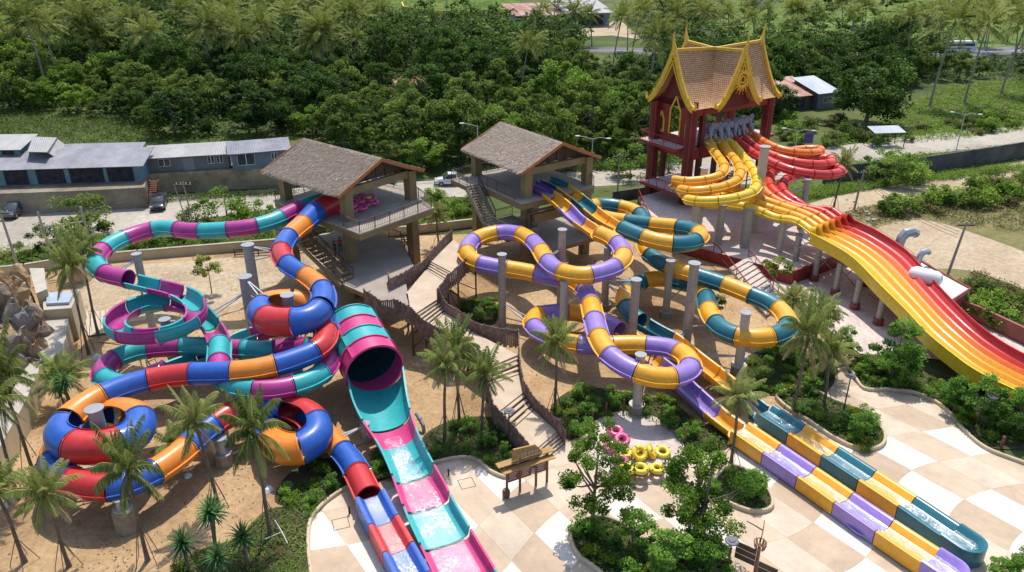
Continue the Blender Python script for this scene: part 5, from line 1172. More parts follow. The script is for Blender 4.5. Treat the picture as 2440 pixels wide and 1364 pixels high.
# =============================== vehicles ===============================
TYRE=pm('tyre_rubber',(.02,.02,.02)); RIM=pm('alloy_rim',(.35,.35,.36),metal=.5); LAMP=pm('head_lamp',(.7,.72,.72),rough=.15); TAIL=pm('tail_lamp',(.4,.02,.02),rough=.2); BLACKP=pm('black_trim',(.02,.02,.022))
def vehicle(name,label,cat,pos,rz,paint,kind,group='vehicles on and beside the road'):
    t=thing(name,label,cat,tuple(pos),rz,group); INV[t.name]=Matrix.Identity(4)
    if kind=='bus': Lh,Wh,H1=6.0,1.3,3.2
    else: Lh,Wh,H1=2.65,.92,1.0
    def loft(secs,nm,m,bev=True):
        V=[];F=[]
        for x,w,z0,z1,wt in secs: V+=[(x,-w,z0),(x,w,z0),(x,w,(z0+z1)*.55),(x,wt,z1),(x,-wt,z1),(x,-w,(z0+z1)*.55)]
        k=len(secs)
        for i in range(k-1):
            for j in range(6): F.append((i*6+j,i*6+(j+1)%6,(i+1)*6+(j+1)%6,(i+1)*6+j))
        F+=[tuple(range(6)),tuple((k-1)*6+j for j in range(6))[::-1]]
        return MB().add(V,F).build(nm,m,t,smooth=True)
    if kind=='pickup':
        loft([(-2.65,.86,.5,1.02,.84),(-2.6,.92,.42,1.08,.9),(-.75,.93,.40,1.10,.90),(.9,.93,.40,1.08,.88),(2.1,.90,.42,.98,.80),(2.5,.84,.45,.86,.72),(2.62,.72,.5,.75,.6)],'body',paint)
        loft([(-.62,.86,1.05,1.1,.84),(-.55,.82,1.05,1.72,.68),(.55,.80,1.05,1.76,.66),(1.35,.80,1.02,1.08,.74)],'cabin',GLASS)
        MB().box((0,0,1.765),(1.25,1.3,.05)).box((-.6,0,1.4),(.08,1.5,.66)).build('cab_roof',paint,t)
        MB().box((-1.62,0,1.11),(1.75,1.55,.03)).build('cargo_bed',BLACKP,t)
    elif kind=='suv':
        loft([(-2.4,.86,.5,1.0,.84),(-2.35,.92,.42,1.1,.9),(.9,.93,.40,1.08,.88),(2.0,.90,.42,1.0,.80),(2.4,.8,.45,.82,.72)],'body',paint)
        loft([(-2.2,.84,1.05,1.12,.82),(-1.95,.8,1.05,1.70,.68),(.35,.80,1.05,1.74,.66),(1.2,.80,1.02,1.08,.74)],'cabin',GLASS)
        MB().box((-.8,0,1.745),(2.3,1.3,.05)).build('cab_roof',paint,t); Lh=2.4
    else:
        loft([(-6,1.2,.5,3.0,1.1),(-5.9,1.28,.4,3.2,1.2),(5.6,1.28,.4,3.2,1.2),(6,1.2,.5,2.8,1.05)],'body',paint)
        MB().box((0,-1.27,2.2),(10.6,.06,.8)).box((0,1.27,2.2),(10.6,.06,.8)).box((5.93,0,2.0),(.2,2.1,1.1)).build('window_band',GLASS,t)
        MB().box((0,-1.29,1.2),(9,.04,.25)).box((0,1.29,1.2),(9,.04,.25)).build('side_stripe',pm('blue_stripe',(.05,.1,.3)),t)
    wx=(1.65,-1.6) if kind!='bus' else (3.9,-3.6); wr=.38 if kind!='bus' else .5
    for x in wx:
        for s_ in(-1,1):
            w=MB().cyl((x,s_*(Wh-.2),wr),(x,s_*(Wh+.02),wr),wr,n=16).build('wheel',TYRE,t); MB().cyl((x,s_*(Wh+.02),wr),(x,s_*(Wh+.04),wr),wr*.6,n=10).build('rim',RIM,w)
    fx=Lh-.12
    for s_ in(-1,1):
        MB().box((fx-.06,s_*.66,.78),(.22,.34,.18)).build('headlight',LAMP,t); MB().box((-Lh+.02,s_*.8,.85),(.06,.18,.3)).build('tail_light',TAIL,t)
        if kind!='bus': MB().box((.95,s_*1.02,1.12),(.12,.2,.14)).build('wing_mirror',paint,t)
    MB().box((fx+.05,0,.62),(.12,1.0,.2)).build('grille',BLACKP,t); MB().box((fx+.1,0,.45),(.12,1.5,.14)).build('bumper',BLACKP,t)
    return t
WHP=pm('white_car_paint',(.68,.69,.70),(.72,.73,.74),1,.25,coat=.6); DKP=pm('dark_grey_car_paint',(.028,.032,.04),(.035,.04,.05),1,.22,coat=.7); SLP=pm('slate_car_paint',(.05,.06,.075),(.06,.07,.085),1,.22,coat=.7)
vehicle('pickup_truck','white pickup truck parked on the road between the two thatched huts','pickup',P(1078,440,.03),R(186),WHP,'pickup')
vehicle('pickup_truck','black pickup truck facing the camera below the retaining wall','pickup',P(381,492,.03),R(-74),DKP,'pickup')
vehicle('parked_car','dark grey SUV on the shaded road at the left edge','car',P(38,512,.03),R(-84),SLP,'suv')
vehicle('parked_car','white car half hidden behind the round road tree, left','car',P(140,492,.03),R(-88),WHP,'suv')
vehicle('parked_car','dark car seen through the left hut','car',P(905,450,.03),R(176),DKP,'suv')
vehicle('bus','white and blue coach on the highway behind the palms, top right','bus',P(2272,124,.05),R(182),WHP,'bus','highway traffic')
# =============================== poles and lamps ===============================
GP=pm('grey_pole_paint',(.45,.46,.45),(.55,.55,.53),1,.5); CP=pm('concrete_pole',(.28,.26,.22),(.38,.35,.3),.8,.85,wobj=True)
def streetlamp(px,py,h,arms_,label,z0=0):
    b=P(px,py,z0); t=thing('street_lamp',label,'street lamp',tuple(b),0,'double armed street lamps'); MB().cyl(b,b+Vector((0,0,h)),.09,.06,8).build('pole',GP,t)
    for s_ in arms_:
        e=b+Vector((s_*2.0,-.3,h+.45*(1 if s_<0 else .2))); MB().tube([b+Vector((0,0,h-.1)),b+Vector((s_*.9,-.1,h+.2)),e],.045,6).build('arm',GP,t); MB().ell(e+Vector((s_*.25,0,0)),(.42,.16,.10),8,5).build('lamp_head',pm('lamp_white',(.75,.75,.73)),t)
streetlamp(2270,392,8.0,(-1,1),'double armed street lamp over the pale road on the right, beyond the round bush')
streetlamp(1885,420,7.0,(-1,1),'double armed street lamp with a purple banner behind the red coils')
streetlamp(1408,438,6.8,(-1,1),'double armed street lamp just right of the middle hut roof')
streetlamp(1140,425,8,( -1,),'street lamp peeking over the left eave of the middle hut')
bn=P(1912,420,0); o=MB().box(bn+Vector((0,0,5.9)),(1.5,.06,1.6),R(8)).build('banner',pm('purple_banner',(.10,.05,.24),(.14,.08,.3),2,.7)); tag(o,'purple banner hanging from the lamp arm behind the red coils','banner')
def upole(px,py,h,label,lean=0,arm=True,rad=.16,tr=False):
    b=P(px,py,0); t=thing('utility_pole',label,'utility pole',tuple(b),0,'concrete utility poles'); MB().cyl(b-Vector((0,0,.1)),b+Vector((lean,0,h)),rad,rad*.7,8).build('shaft',CP,t)
    if arm: MB().beam(b+Vector((lean-.9,0,h-.4)),b+Vector((lean+.9,0,h-.4)),.12,.14).build('crossarm',DWOOD,t); mb=MB(); [mb.cyl(b+Vector((lean+x,0,h-.33)),b+Vector((lean+x,0,h-.1)),.06,n=6) for x in(-.8,-.3,.3,.8)]; mb.build('insulator',GP,t)
    return t
upole(2258,655,6.2,'weathered leaning utility pole by the sand patch, right',.6); upole(2035,500,5.5,'utility pole at the dirt path right of the red coils',.3)
upole(1583,600,.1,'stub',0,False) if 0 else None
upole(55,672,8.2,'concrete utility pole with crossarm at the left edge',-.3); upole(470,575,7.5,'thin utility pole standing on the verge right of the black pickup',-.4,rad=.11); upole(455,560,6.5,'slanted thin pole beside the other verge pole',-.9,False,.08)
upole(1470,470,6.2,'grey utility pole right of the middle hut',.1,rad=.13)
for px,py,h,lb in((1320,90,14,'far pole left of the roadside house'),(1065,60,12,'tall pole in front of the grass field')): upole(px,py,h,lb,0,True,.2)
# transformer frame
tf=thing('transformer_frame','H shaped concrete pole frame with grey transformer box, behind the left palms','utility pole',tuple(P(190,640,0))); a=P(135,655,0);b=P(232,640,0)
for p in(a,b): MB().cyl(p,p+Vector((-.2,0,7.3)),.15,.11,8).build('pole',CP,tf)
mb=MB()
for z in(3.9,4.1,5.6): mb.beam(a+Vector((-.1,0,z)),b+Vector((-.1,0,z)),.12,.14)
mb.build('crossbeam',CP,tf)
k=P(188,640,1.4); MB().box(k,(2.0,1.5,2.6),R(5)).build('box_body',CREAM,tf); MB().box(k+Vector((0,0,1.4)),(2.3,1.8,.25),R(5)).build('box_lid',pm('white_lid',(.5,.5,.56)),tf)
# overhead wires
wr=thing('overhead_wires','thin black overhead wires strung along the road between the poles','wires',tuple(P(470,575,0))); WM=pm('wire_black',(.02,.02,.02)); 
for dz in(0,.35,.7):
    for a,b in (((55,672),(470,575)),((470,575),(1470,470)),((1470,470),(2035,500)),((2035,500),(2258,655))):
        p=P(*a,0)+Vector((0,0,8.1 if a[0]<100 else 7.0 if a[0]<600 else 5.9 if a[0]<1500 else 5.1)); q_=P(*b,0)+Vector((0,0,7.0 if b[0]<600 else 5.9 if b[0]<1500 else 5.1)); p.z-=dz;q_.z-=dz
        pts=[p.lerp(q_,i/10)-Vector((0,0,1.2*4*(i/10)*(1-i/10)*(.4+.6*((q_-p).length/60)))) for i in range(11)]; MB().tube(pts,.022,4,False).build('wire',WM,wr)
def parklamp(px,py,h,label):
    b=P(px,py,.03); t=thing('garden_lamp',label,'lamp post',tuple(b),0,'disc topped garden lamps'); MB().cyl(b,b+Vector((0,0,h)),.06,.045,8).build('pole',pm('dark_bronze',(.045,.025,.025)),t)
    MB().cyl(b+Vector((0,0,h-.12)),b+Vector((0,0,h)),.12,.36,20).cyl(b+Vector((0,0,h)),b+Vector((0,0,h+.05)),.40,.36,20).cyl(b+Vector((0,0,h+.05)),b+Vector((0,0,h+.1)),.2,.16,16).build('disc_shade',pm('slate_lamp',(.07,.07,.09),(.11,.11,.14),3,.5),t,smooth=True)
parklamp(2008,988,3.5,'garden lamp on the plaza beside the pointed kerbed bed'); parklamp(1727,1400,3.5,'garden lamp at the bottom edge next to the signpost'); parklamp(1213,1078,3.6,'garden lamp at the left fence of the walkway, by the shrubs'); parklamp(2340,1030,3.2,'garden lamp in the hedge bed near the right edge')
# =============================== vegetation ===============================
BARK=pm('grey_bark',(.12,.095,.07),(.22,.18,.14),2,.9,.4); PBARK=pm('palm_bark',(.10,.075,.055),(.20,.16,.125),3,.9,.4); PBARKF=pm('pale_palm_bark',(.20,.18,.15),(.30,.27,.23),1,.9,.2)
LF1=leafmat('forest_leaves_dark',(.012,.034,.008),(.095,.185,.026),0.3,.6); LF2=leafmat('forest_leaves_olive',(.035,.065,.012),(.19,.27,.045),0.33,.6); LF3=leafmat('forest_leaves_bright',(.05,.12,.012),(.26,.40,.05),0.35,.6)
LN=leafmat('garden_leaves',(.035,.10,.010),(.30,.46,.06),0.45,.6); LB_=leafmat('glossy_shrub_leaves',(.02,.085,.012),(.22,.40,.06),0.38,.6); LY=leafmat('yellow_green_leaves',(.04,.09,.01),(.30,.36,.035),.3,.45)
PF=leafmat('palm_fronds',(.05,.085,.016),(.36,.42,.12),0.3,.6,(.42,.32,.17)); PFF=leafmat('far_palm_fronds',(.015,.04,.006),(.34,.38,.085),0.25,.6,(.30,.30,.10)); LD=leafmat('strappy_leaves',(.02,.08,.025),(.14,.28,.09),0.25,.6); LG=leafmat('ground_cover_leaves',(.04,.11,.01),(.28,.46,.06),0.35,.6); LDRY=leafmat('dry_grass_leaves',(.05,.055,.015),(.26,.24,.08),.2,.7)
PROTO={}
def hidden_proto(fn):
    return fn
def tree_proto(name,h,cr,ch,nleaf,size,lm,k=26,trunkr=.14,clr=1.3,seed=0,lean=.3,limbs=6,low=.35):
    t=thing(name,'x','tree',(0,0,0)); INV[t.name]=Matrix.Identity(4)
    C,tt,cc=blob(nleaf,(lean*.6,0,h-ch*.55),(cr,cr,ch*.6),k,clr)
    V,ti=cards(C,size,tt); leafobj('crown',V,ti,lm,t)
    mb=MB(); top=Vector((lean*.5,0,h*.75)); mid=Vector((lean*.2,.05,h*low)); mb.tube([(0,0,-.1),mid*.5,mid,top],[trunkr,trunkr*.85,trunkr*.7,trunkr*.25],8)
    for i in range(limbs):
        q=Vector(cc[rnd.randrange(len(cc))]); s=mid.lerp(top,rnd.random()*.6); m=s.lerp(q,.5)+Vector((0,0,-.15)); mb.tube([s,m,q],[trunkr*.45,trunkr*.28,trunkr*.08],5)
    mb.build('trunk',BARK,t,smooth=True); return t
def frond(V,T,base,az,el,ln,nl,lw,droop,ll,twist=0.,tint=.5):
    d=Vector((math.cos(az)*math.cos(el),math.sin(az)*math.cos(el),math.sin(el))); side=Vector((-math.sin(az),math.cos(az),0)); p=Vector(base); st=ln/nl; pts=[p.copy()]
    for i in range(nl):
        d=(d+Vector((0,0,-droop*(i/nl+.15)*st))).normalized(); p=p+d*st; pts.append(p.copy())
    for i in range(nl):
        a,b=pts[i],pts[i+1]; u=side.cross((b-a).normalized()); w=.05*(1-i/nl)+.012
        V+= [tuple(a-side*w),tuple(a+side*w),tuple(b+side*w*.8),tuple(b-side*w*.8)]; T.append(tint+.25)
        if i<nl*.1: continue
        f=math.sin(math.pi*min(1,(i/nl)*.86+.14))**.6
        for s_ in(-1,1):
          for h_ in(0,.5):
            q0=a.lerp(b,h_+rnd.uniform(0,.3)); L_=ll*f*(.8+.4*rnd.random())
            dr=(side*s_*(.85)+ (b-a).normalized()*.55+Vector((0,0,-.28-.35*rnd.random()-.2*i/nl))+u*.2*twist).normalized(); e=q0+dr*L_+Vector((0,0,-L_*.12)); m=q0+dr*L_*.5; wv=(b-a).normalized()*lw
            V+=[tuple(q0-wv*.5),tuple(m-wv),tuple(e),tuple(m+wv)]; T.append(tint+rnd.uniform(-.2,.2)-.1*(s_*.3))
def palm_proto(name,h,lean,nf,ln,nl,lw,ll,bark,fm,tr=.16,dro=.42,coco=False,props=0):
    t=thing(name,'x','palm',(0,0,0)); INV[t.name]=Matrix.Identity(4)
    top=Vector((lean,0,h)); pts=[Vector((lean*(i/8)**1.6,.04*math.sin(i),h*i/8)) for i in range(9)]; pts[0].z=-.1
    MB().tube(pts,[tr*1.5]+[tr*(1-.035*i)*(1+.06*(i%2)) for i in range(1,9)],9).build('trunk',bark,t,smooth=True)
    V=[];T=[]
    for i in range(nf):
        fr=i/nf; az=i*2.399+rnd.uniform(-.25,.25); el=R(82-108*fr+rnd.uniform(-9,9)); frond(V,T,tuple(top+Vector((math.cos(az)*.08,math.sin(az)*.08,.15*(1-fr)))),az,el,ln*rnd.uniform(.82,1.1)*(1 if fr>.12 else .7),nl,lw,dro*rnd.uniform(.8,1.25),ll,rnd.uniform(-1,1),(.62-.38*fr+rnd.uniform(-.1,.12)) if not(fr>.88 or (fr>.6 and rnd.random()<.12)) else 1.0)
    leafobj('fronds',np.array(V),np.array(T),fm,t)
    # crown shaft
    MB().tube([top-Vector((0,0,.5)),top-Vector((0,0,.1)),top+Vector((0,0,.35))],[tr*.9,tr*1.35,tr*.3],8).build('crown_shaft',pm('palm_boot',(.16,.13,.06),(.22,.2,.09),4,.8),t)
    if coco:
        mb=MB()
        for i in range(6): a=i*1.05; mb.ell(top+Vector((math.cos(a)*.3,math.sin(a)*.3,-.25)),(.15,.15,.18),6,5)
        mb.build('coconuts',pm('coconut_husk',(.16,.15,.04),(.25,.16,.05)),t)
    if props:
        mb=MB()
        for i in range(4):
            a=R(45+90*i); m=pts[2]; mb.cyl((math.cos(a)*1.0,math.sin(a)*1.0,0),(m.x+math.cos(a)*.12,m.y+math.sin(a)*.12,1.7),.03,n=5)
        mb.build('staking_poles',pm('staking_timber',(.10,.07,.05),(.16,.11,.08)),t)
    return t
def strappy_proto(name,h,nb,ln,fm,heads=1,w=.045):
    t=thing(name,'x','plant',(0,0,0)); INV[t.name]=Matrix.Identity(4); V=[];T=[]; mb=MB()
    for hd in range(heads):
        a0=hd*2.1; top=Vector((math.cos(a0)*.35*(heads>1),math.sin(a0)*.35*(heads>1),h*(1-.14*hd))); mb.tube([(0,0,-.05),(top.x*.4,top.y*.4,h*.4),tuple(top)],[.09,.07,.05],6)
        for i in range(nb):
            az=i*2.399; fr=i/nb; el=R(88-120*fr); d=Vector((math.cos(az)*math.cos(el),math.sin(az)*math.cos(el),math.sin(el))); s=Vector((-math.sin(az),math.cos(az),0)); p=top+Vector((0,0,.25*(1-fr))); L_=ln*rnd.uniform(.8,1.15); pr_=p
            for k in range(3):
                n_=pr_+d*(L_/3); wa=w*(1,1.1,.7)[k]; wb=w*(1.1,.7,.05)[k]; V+=[tuple(pr_-s*wa),tuple(pr_+s*wa),tuple(n_+s*wb),tuple(n_-s*wb)]; T.append(.65-.45*fr+rnd.uniform(-.12,.12)); pr_=n_; d=(d+Vector((0,0,-.38))).normalized()
    leafobj('leaves',np.array(V),np.array(T),fm,t); mb.build('stem',BARK,t,smooth=True); return t
def shrub_proto(name,h,r,n,size,lm,k=10,clr=.35,aspect=.55):
    t=thing(name,'x','shrub',(0,0,0)); INV[t.name]=Matrix.Identity(4); C,tt,cc=blob(n,(0,0,h*.55),(r,r,h*.5),k,clr,.45); C[:,2]=np.maximum(C[:,2],.03); V,ti=cards(C,size,tt,.6,aspect); leafobj('foliage',V,ti,lm,t)
    mb=MB(); [mb.tube([(0,0,-.02),tuple(Vector(cc[i])*.55),tuple(cc[i])],[.03,.02,.008],4) for i in range(min(6,len(cc)))]; mb.build('stems',BARK,t); return t
USED={}
def place(proto,px,py,s,label,cat,group=None,rz=None,z=0.0,world=None,sz=None,name=None):
    o=proto if proto.name not in USED else copy_tree(proto)
    if proto.name not in USED: USED[proto.name]=1
    p=world if world is not None else P(px,py,z); o.location=(p[0],p[1],z); o.rotation_euler=(0,0,rnd.uniform(0,6.28) if rz is None else rz); o.scale=(s,s,s if sz is None else sz); tag(o,label,cat,group); return o
# prototypes
FT=[tree_proto('broadleaf_tree',8,4.2,6.5,5200,.44,m,k,.2,1.35,i,.4) for i,(m,k) in enumerate([(LF1,30),(LF1,24),(LF2,26),(LF2,20),(LF3,26),(LF1,34)])]
FB=[tree_proto('bushy_tree',4.2,2.6,4.0,2400,.30,m,18,.12,1.0,i,.2,4,.2) for i,m in enumerate([LF2,LF3,LF1])]
CPM=[palm_proto('coconut_palm',h,l,24,6.3,12,.12,1.35,PBARKF,PFF,.22,.26,True) for h,l in((14,1.2),(16.5,-1.0),(12,1.8),(17,2.2))]
NPM=[palm_proto('garden_palm',h,l,26,2.5,20,.04,.56,PBARK,PF,.15,.55,False,1) for h,l in((4.6,.3),(5.4,.5),(3.8,-.2),(5.0,-.45))]
NPS=palm_proto('garden_palm',2.2,.1,22,2.0,16,.042,.5,PBARK,PF,.12,.5,False,0)
ST_=[strappy_proto('screw_pine',1.6,64,.95,LD),strappy_proto('screw_pine',2.6,60,.9,LD,2),strappy_proto('screw_pine',1.0,70,.85,LD)]
NT=[tree_proto('leafy_plaza_tree',6.8,2.2,5.4,10500,.16,LN,40,.17,.62,1,.25,14,.3),tree_proto('leafy_plaza_tree',6.0,2.5,4.6,13000,.16,LN,42,.16,.66,2,.3,14,.3)]
GT=tree_proto('garden_tree',5.2,1.9,4.2,6500,.20,LB_,36,.13,.62,3,.2,10,.22)
YT=tree_proto('young_tree',3.6,1.1,2.0,1800,.16,LY,16,.05,.4,3,.1,6,.5)
LT=tree_proto('laurel_tree',3.2,1.25,2.6,3600,.17,LB_,24,.07,.42,4,.1,8,.25)
SH=[shrub_proto('leafy_shrub',1.1,.75,1100,.13,LB_,14),shrub_proto('leafy_shrub',.8,.6,900,.11,LN,12),shrub_proto('leafy_shrub',1.4,.8,1300,.15,LB_,16),shrub_proto('leafy_shrub',.9,.65,900,.13,LY,12)]
DS=[shrub_proto('scrub_bush',1.5,1.4,1300,.24,LF2,16,.6),shrub_proto('scrub_bush',1.1,1.2,1100,.22,LDRY,14,.5),shrub_proto('scrub_bush',1.9,1.6,1500,.26,LF3,18,.65)]
# round road tree etc
def inpoly(x,y,poly):
    r=False;j=len(poly)-1
    for i in range(len(poly)):
        xi,yi=poly[i];xj,yj=poly[j]
        if (yi>y)!=(yj>y) and x<(xj-xi)*(y-yi)/(yj-yi)+xi: r=not r
        j=i
    return r
CLEAR=[[(-300,345),(-100,262),(140,268),(300,292),(420,330),(700,318),(720,345),(-200,360)],[(905,265),(915,188),(1015,180),(1040,215),(1000,262)],[(960,300),(1000,262),(1100,275),(1080,330),(980,335)],
 [(1370,100),(2900,85),(2900,150),(2300,152),(2200,140),(1600,142),(1560,158),(1375,158)],[(1190,112),(1200,20),(1490,25),(1530,110)],[(900,92),(900,-50),(1230,-60),(1210,85)],[(1990,335),(2150,250),(2260,195),(2900,190),(2900,400),(1990,400)],[(1840,285),(1840,230),(2000,225),(2010,285)],[(1690,62),(1740,-60),(2900,-60),(2900,90),(2300,105)],[(2050,345),(2050,290),(2190,290),(2190,345)]]
FOR=[[(-260,330),(-260,-20),(900,-20),(900,62),(1190,62),(1210,95),(1370,110),(1370,140),(2900,135),(2900,215),(2220,195),(2060,245),(1850,290),(1700,330),(1500,395),(1360,400),(1120,398),(940,420),(800,360),(700,318),(420,330),(140,270),(-150,262)],[(1370,100),(1370,60),(1650,50),(1660,105)]]
def region(x,y):
    if x<330: a='behind the blue house'
    elif x<720: a='behind the container sheds'
    elif x<1120: a='between the two thatched roofs'
    elif x<1540: a='left of the Thai tower'
    elif x<1880: a='right behind the Thai tower'
    else: a='right of the Thai tower'
    b='at the near wood edge' if y>240 else ('mid wood' if y>150 else 'deep in the wood')
    return b+' '+a
kinds=[('dark green round',0),('dense dark',0),('olive feathery',0),('thin olive',0),('bright green leafy',0),('tall dark clumped',0)]
pts=[]; tries=0
cand=[]
for i in range(26000):
    y=W_=None
    Y=rnd.uniform(100,480); X=rnd.uniform(-.78,.78)*Y
    jx,jy=J((X,Y,0))
    if not(-140<jx<2600): continue
    if any(inpoly(jx,jy,f) for f in FOR) and not any(inpoly(jx,jy,c) for c in CLEAR): cand.append((Y,X,jx,jy))
cand.sort()
grid={}
def free(X,Y,d):
    gx,gy=int(X//8),int(Y//8)
    for a in(-1,0,1):
        for b in(-1,0,1):
            for q in grid.get((gx+a,gy+b),[]):
                if math.hypot(q[0]-X,q[1]-Y)<d: return False
    grid.setdefault((gx,gy),[]).append((X,Y)); return True
near=[];far=[]
rnd.shuffle(cand); cand2=[c for c in cand if free(c[1],c[0],5.2)]
cand2.sort(); near=cand2[:285]; far=cand2[285:]
print('forest',len(near),len(far), near[-1][0] if near else 0)
for Y,X,jx,jy in near:
    nse=math.sin(X*.045+1)+math.sin(Y*.06+X*.02)+rnd.uniform(-.8,.8)
    k=rnd.choice([0,1,5]) if nse<-.3 else (rnd.choice([2,3,0]) if nse<.9 else rnd.choice([4,2]))
    if jy<230 and rnd.random()<.35: k=rnd.choice([0,1,5])
    s=rnd.uniform(.5,.92) if jy>235 else rnd.uniform(.7,1.1)
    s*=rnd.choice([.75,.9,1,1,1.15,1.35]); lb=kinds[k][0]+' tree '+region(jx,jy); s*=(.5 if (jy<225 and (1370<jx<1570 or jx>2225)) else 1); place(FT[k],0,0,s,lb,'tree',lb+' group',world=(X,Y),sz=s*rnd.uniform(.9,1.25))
# far wood as one mass
allV=[];allT=[]
base=[blob(560,(0,0,5.2),(4.6,4.6,4.4),16,1.8) for _ in range(6)]
for Y,X,jx,jy in far:
    C,tt,_=base[rnd.randrange(6)]; s=rnd.uniform(.7,1.35)*(.42 if (jy<225 and (1370<jx<1570 or jx>2225)) else 1); C=C*s+np.array([X,Y,0]); V,ti=cards(C,.82*s,tt+rnd.uniform(-.25,.15)); allV.append(V);allT.append(ti)
if allV: o=leafobj('distant_wood',np.concatenate(allV),np.concatenate(allT),leafmat('distant_leaves',(.014,.038,.009),(.12,.20,.032),0.3,.6),None); tag(o,'far wood of countless broadleaf crowns reaching up to the fields and the highway','wood',kind='stuff')
# undergrowth between the forest trees
C=[];T_=[]
for Y,X,jx,jy in cand[:9000]:
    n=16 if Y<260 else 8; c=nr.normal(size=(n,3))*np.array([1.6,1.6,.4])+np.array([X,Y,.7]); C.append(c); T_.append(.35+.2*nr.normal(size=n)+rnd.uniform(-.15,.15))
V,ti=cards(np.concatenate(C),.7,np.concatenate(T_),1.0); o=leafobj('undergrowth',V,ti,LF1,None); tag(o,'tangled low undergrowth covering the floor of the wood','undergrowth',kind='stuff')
# grass and weeds on open ground
def scatter(name,polys,n,size,h,lm,label,cat,up=.2,aspect=.35,clump=8):
    C=[];T_=[]; wp=[[(p.x,p.y) for p in W(px)] for px in polys]
    tot=0
    for q in wp:
        xs=[p[0] for p in q];ys=[p[1] for p in q]; m=0; want=n//len(wp)
        tr=0
        while m<want and tr<want*10:
            tr+=1; x=rnd.uniform(min(xs),max(xs));y=rnd.uniform(min(ys),max(ys))
            if not inpoly(x,y,q): continue
            m+=1; k=clump; c=nr.normal(size=(k,3))*np.array([size*1.2,size*1.2,h*.3])+np.array([x,y,h*.5]); c[:,2]=np.abs(c[:,2])+.05; C.append(c); T_.append(.5+.18*nr.normal()+.12*nr.normal(size=k))
    V,ti=cards(np.concatenate(C),size,np.concatenate(T_),up,aspect); o=leafobj(name,V,ti,lm,None); tag(o,label,cat,kind='stuff'); return o
scatter('weeds',[[(-260,345),(-100,262),(140,268),(300,292),(420,325),(690,318),(700,340),(-200,350)],[(960,300),(1000,262),(1100,275),(1080,330),(980,335)],[(1120,420),(1300,400),(1540,385),(1540,400),(1300,412),(1120,432)]],4200,.5,.6,LF2,'rough green weeds on the clearings at the edge of the wood','weeds')
scatter('meadow_grass',[[(860,60),(900,-30),(1230,-40),(1240,20),(1200,45),(1010,62)],[(1700,60),(1760,-40),(2500,-60),(2700,90),(2440,105),(2240,110)]],5200,.9,.5,LF3,'bright tufted grass on the far fields','grass',1.2)
scatter('clearing_grass_tufts',[[(2000,345),(2150,262),(2260,205),(2500,190),(2700,290),(2440,312),(2200,338)]],3600,.5,.45,LF3,'tufted grass on the slope under the right hand palms','grass',.8)
scatter('dry_scrub',[[(1950,560),(1975,525),(2060,497),(2200,475),(2440,420),(2800,380),(2900,640),(2600,560),(2330,545),(2200,520),(2090,540),(2040,590)],[(2320,650),(2440,700),(2600,780),(2900,900),(2600,880),(2440,815),(2330,760),(2240,715),(2260,690),(2310,690)]],5200,.32,.5,LDRY,'dry yellow green scrub on the waste ground at the right','scrub',.5)
scatter('roadside_weeds',[[(1990,395),(2160,375),(2440,348),(2900,330),(2900,345),(2440,362),(2160,392),(1990,412)],[(-200,600),(0,600),(330,575),(640,560),(1000,535),(1125,520),(1125,538),(1000,553),(640,585),(330,606),(0,640),(-200,655)],[(1880,455),(2060,440),(2440,395),(2440,408),(2060,455),(1900,480)]],5200,.28,.7,LF3,'green weeds growing along the canal banks','weeds',.5)
C=[];T_=[]
lq=[(p.x,p.y) for p in W([(-300,1500),(-300,720),(180,680),(600,610),(1000,560),(1560,560),(1850,760),(1900,860),(1700,1000),(1330,1000),(1000,1060),(760,1100),(400,1350),(300,1500)])]
while len(C)<9000:
    x=rnd.uniform(-60,32);y=rnd.uniform(28,95)
    if inpoly(x,y,lq): 
        if math.sin(x*.7)*math.sin(y*.55+1)+rnd.uniform(-1,1)>.1: C.append((x,y,.02+.03*rnd.random())); T_.append(rnd.random())
V,ti=cards(np.array(C),.15,np.array(T_),3.0,.5); o=leafobj('leaf_litter',V,ti,leafmat('dry_litter',(.10,.06,.03),(.34,.25,.14),0,.9),None); tag(o,'dry leaves and small debris strewn over the sand','litter',kind='stuff')
scatter('bank_weeds',[[(-260,505),(0,492),(200,480),(345,466),(352,478),(200,494),(0,508),(-260,520)],[(360,478),(520,466),(700,458),(700,464),(520,474),(360,486)]],900,.28,.6,LF2,'weeds along the foot of the shed terrace','weeds',.5)
# individual scrub bushes
def scatter_things(poly,n,protos,sr,labels,cat,grp,sp):
    q=[(p.x,p.y) for p in W(poly)]; xs=[p[0] for p in q];ys=[p[1] for p in q]; got=[];tr=0
    while len(got)<n and tr<4000:
        tr+=1;x=rnd.uniform(min(xs),max(xs));y=rnd.uniform(min(ys),max(ys))
        if not inpoly(x,y,q) or any(math.hypot(a-x,b-y)<sp for a,b in got): continue
        got.append((x,y)); k=rnd.randrange(len(protos)); s=rnd.uniform(*sr); place(protos[k],0,0,s,labels[k] if isinstance(labels,list) else labels,cat,(labels[k] if isinstance(labels,list) else grp)+' group' if isinstance(labels,list) else grp,world=(x,y))
scatter_things([(2070,520),(2200,472),(2440,425),(2560,420),(2560,470),(2420,500),(2200,520)],30,DS,(.8,1.4),['olive scrub bush between the dirt path and the sand patch','dry yellowish scrub bush between the dirt path and the sand patch','bright scrub bush between the dirt path and the sand patch'],'bush','',1.6)
scatter_things([(2330,690),(2440,735),(2560,800),(2600,880),(2440,810),(2330,760),(2250,718)],26,DS,(.7,1.2),['olive scrub bush above the brown-red boundary wall','dry yellowish scrub bush above the brown-red boundary wall','bright scrub bush above the brown-red boundary wall'],'bush','',1.2)
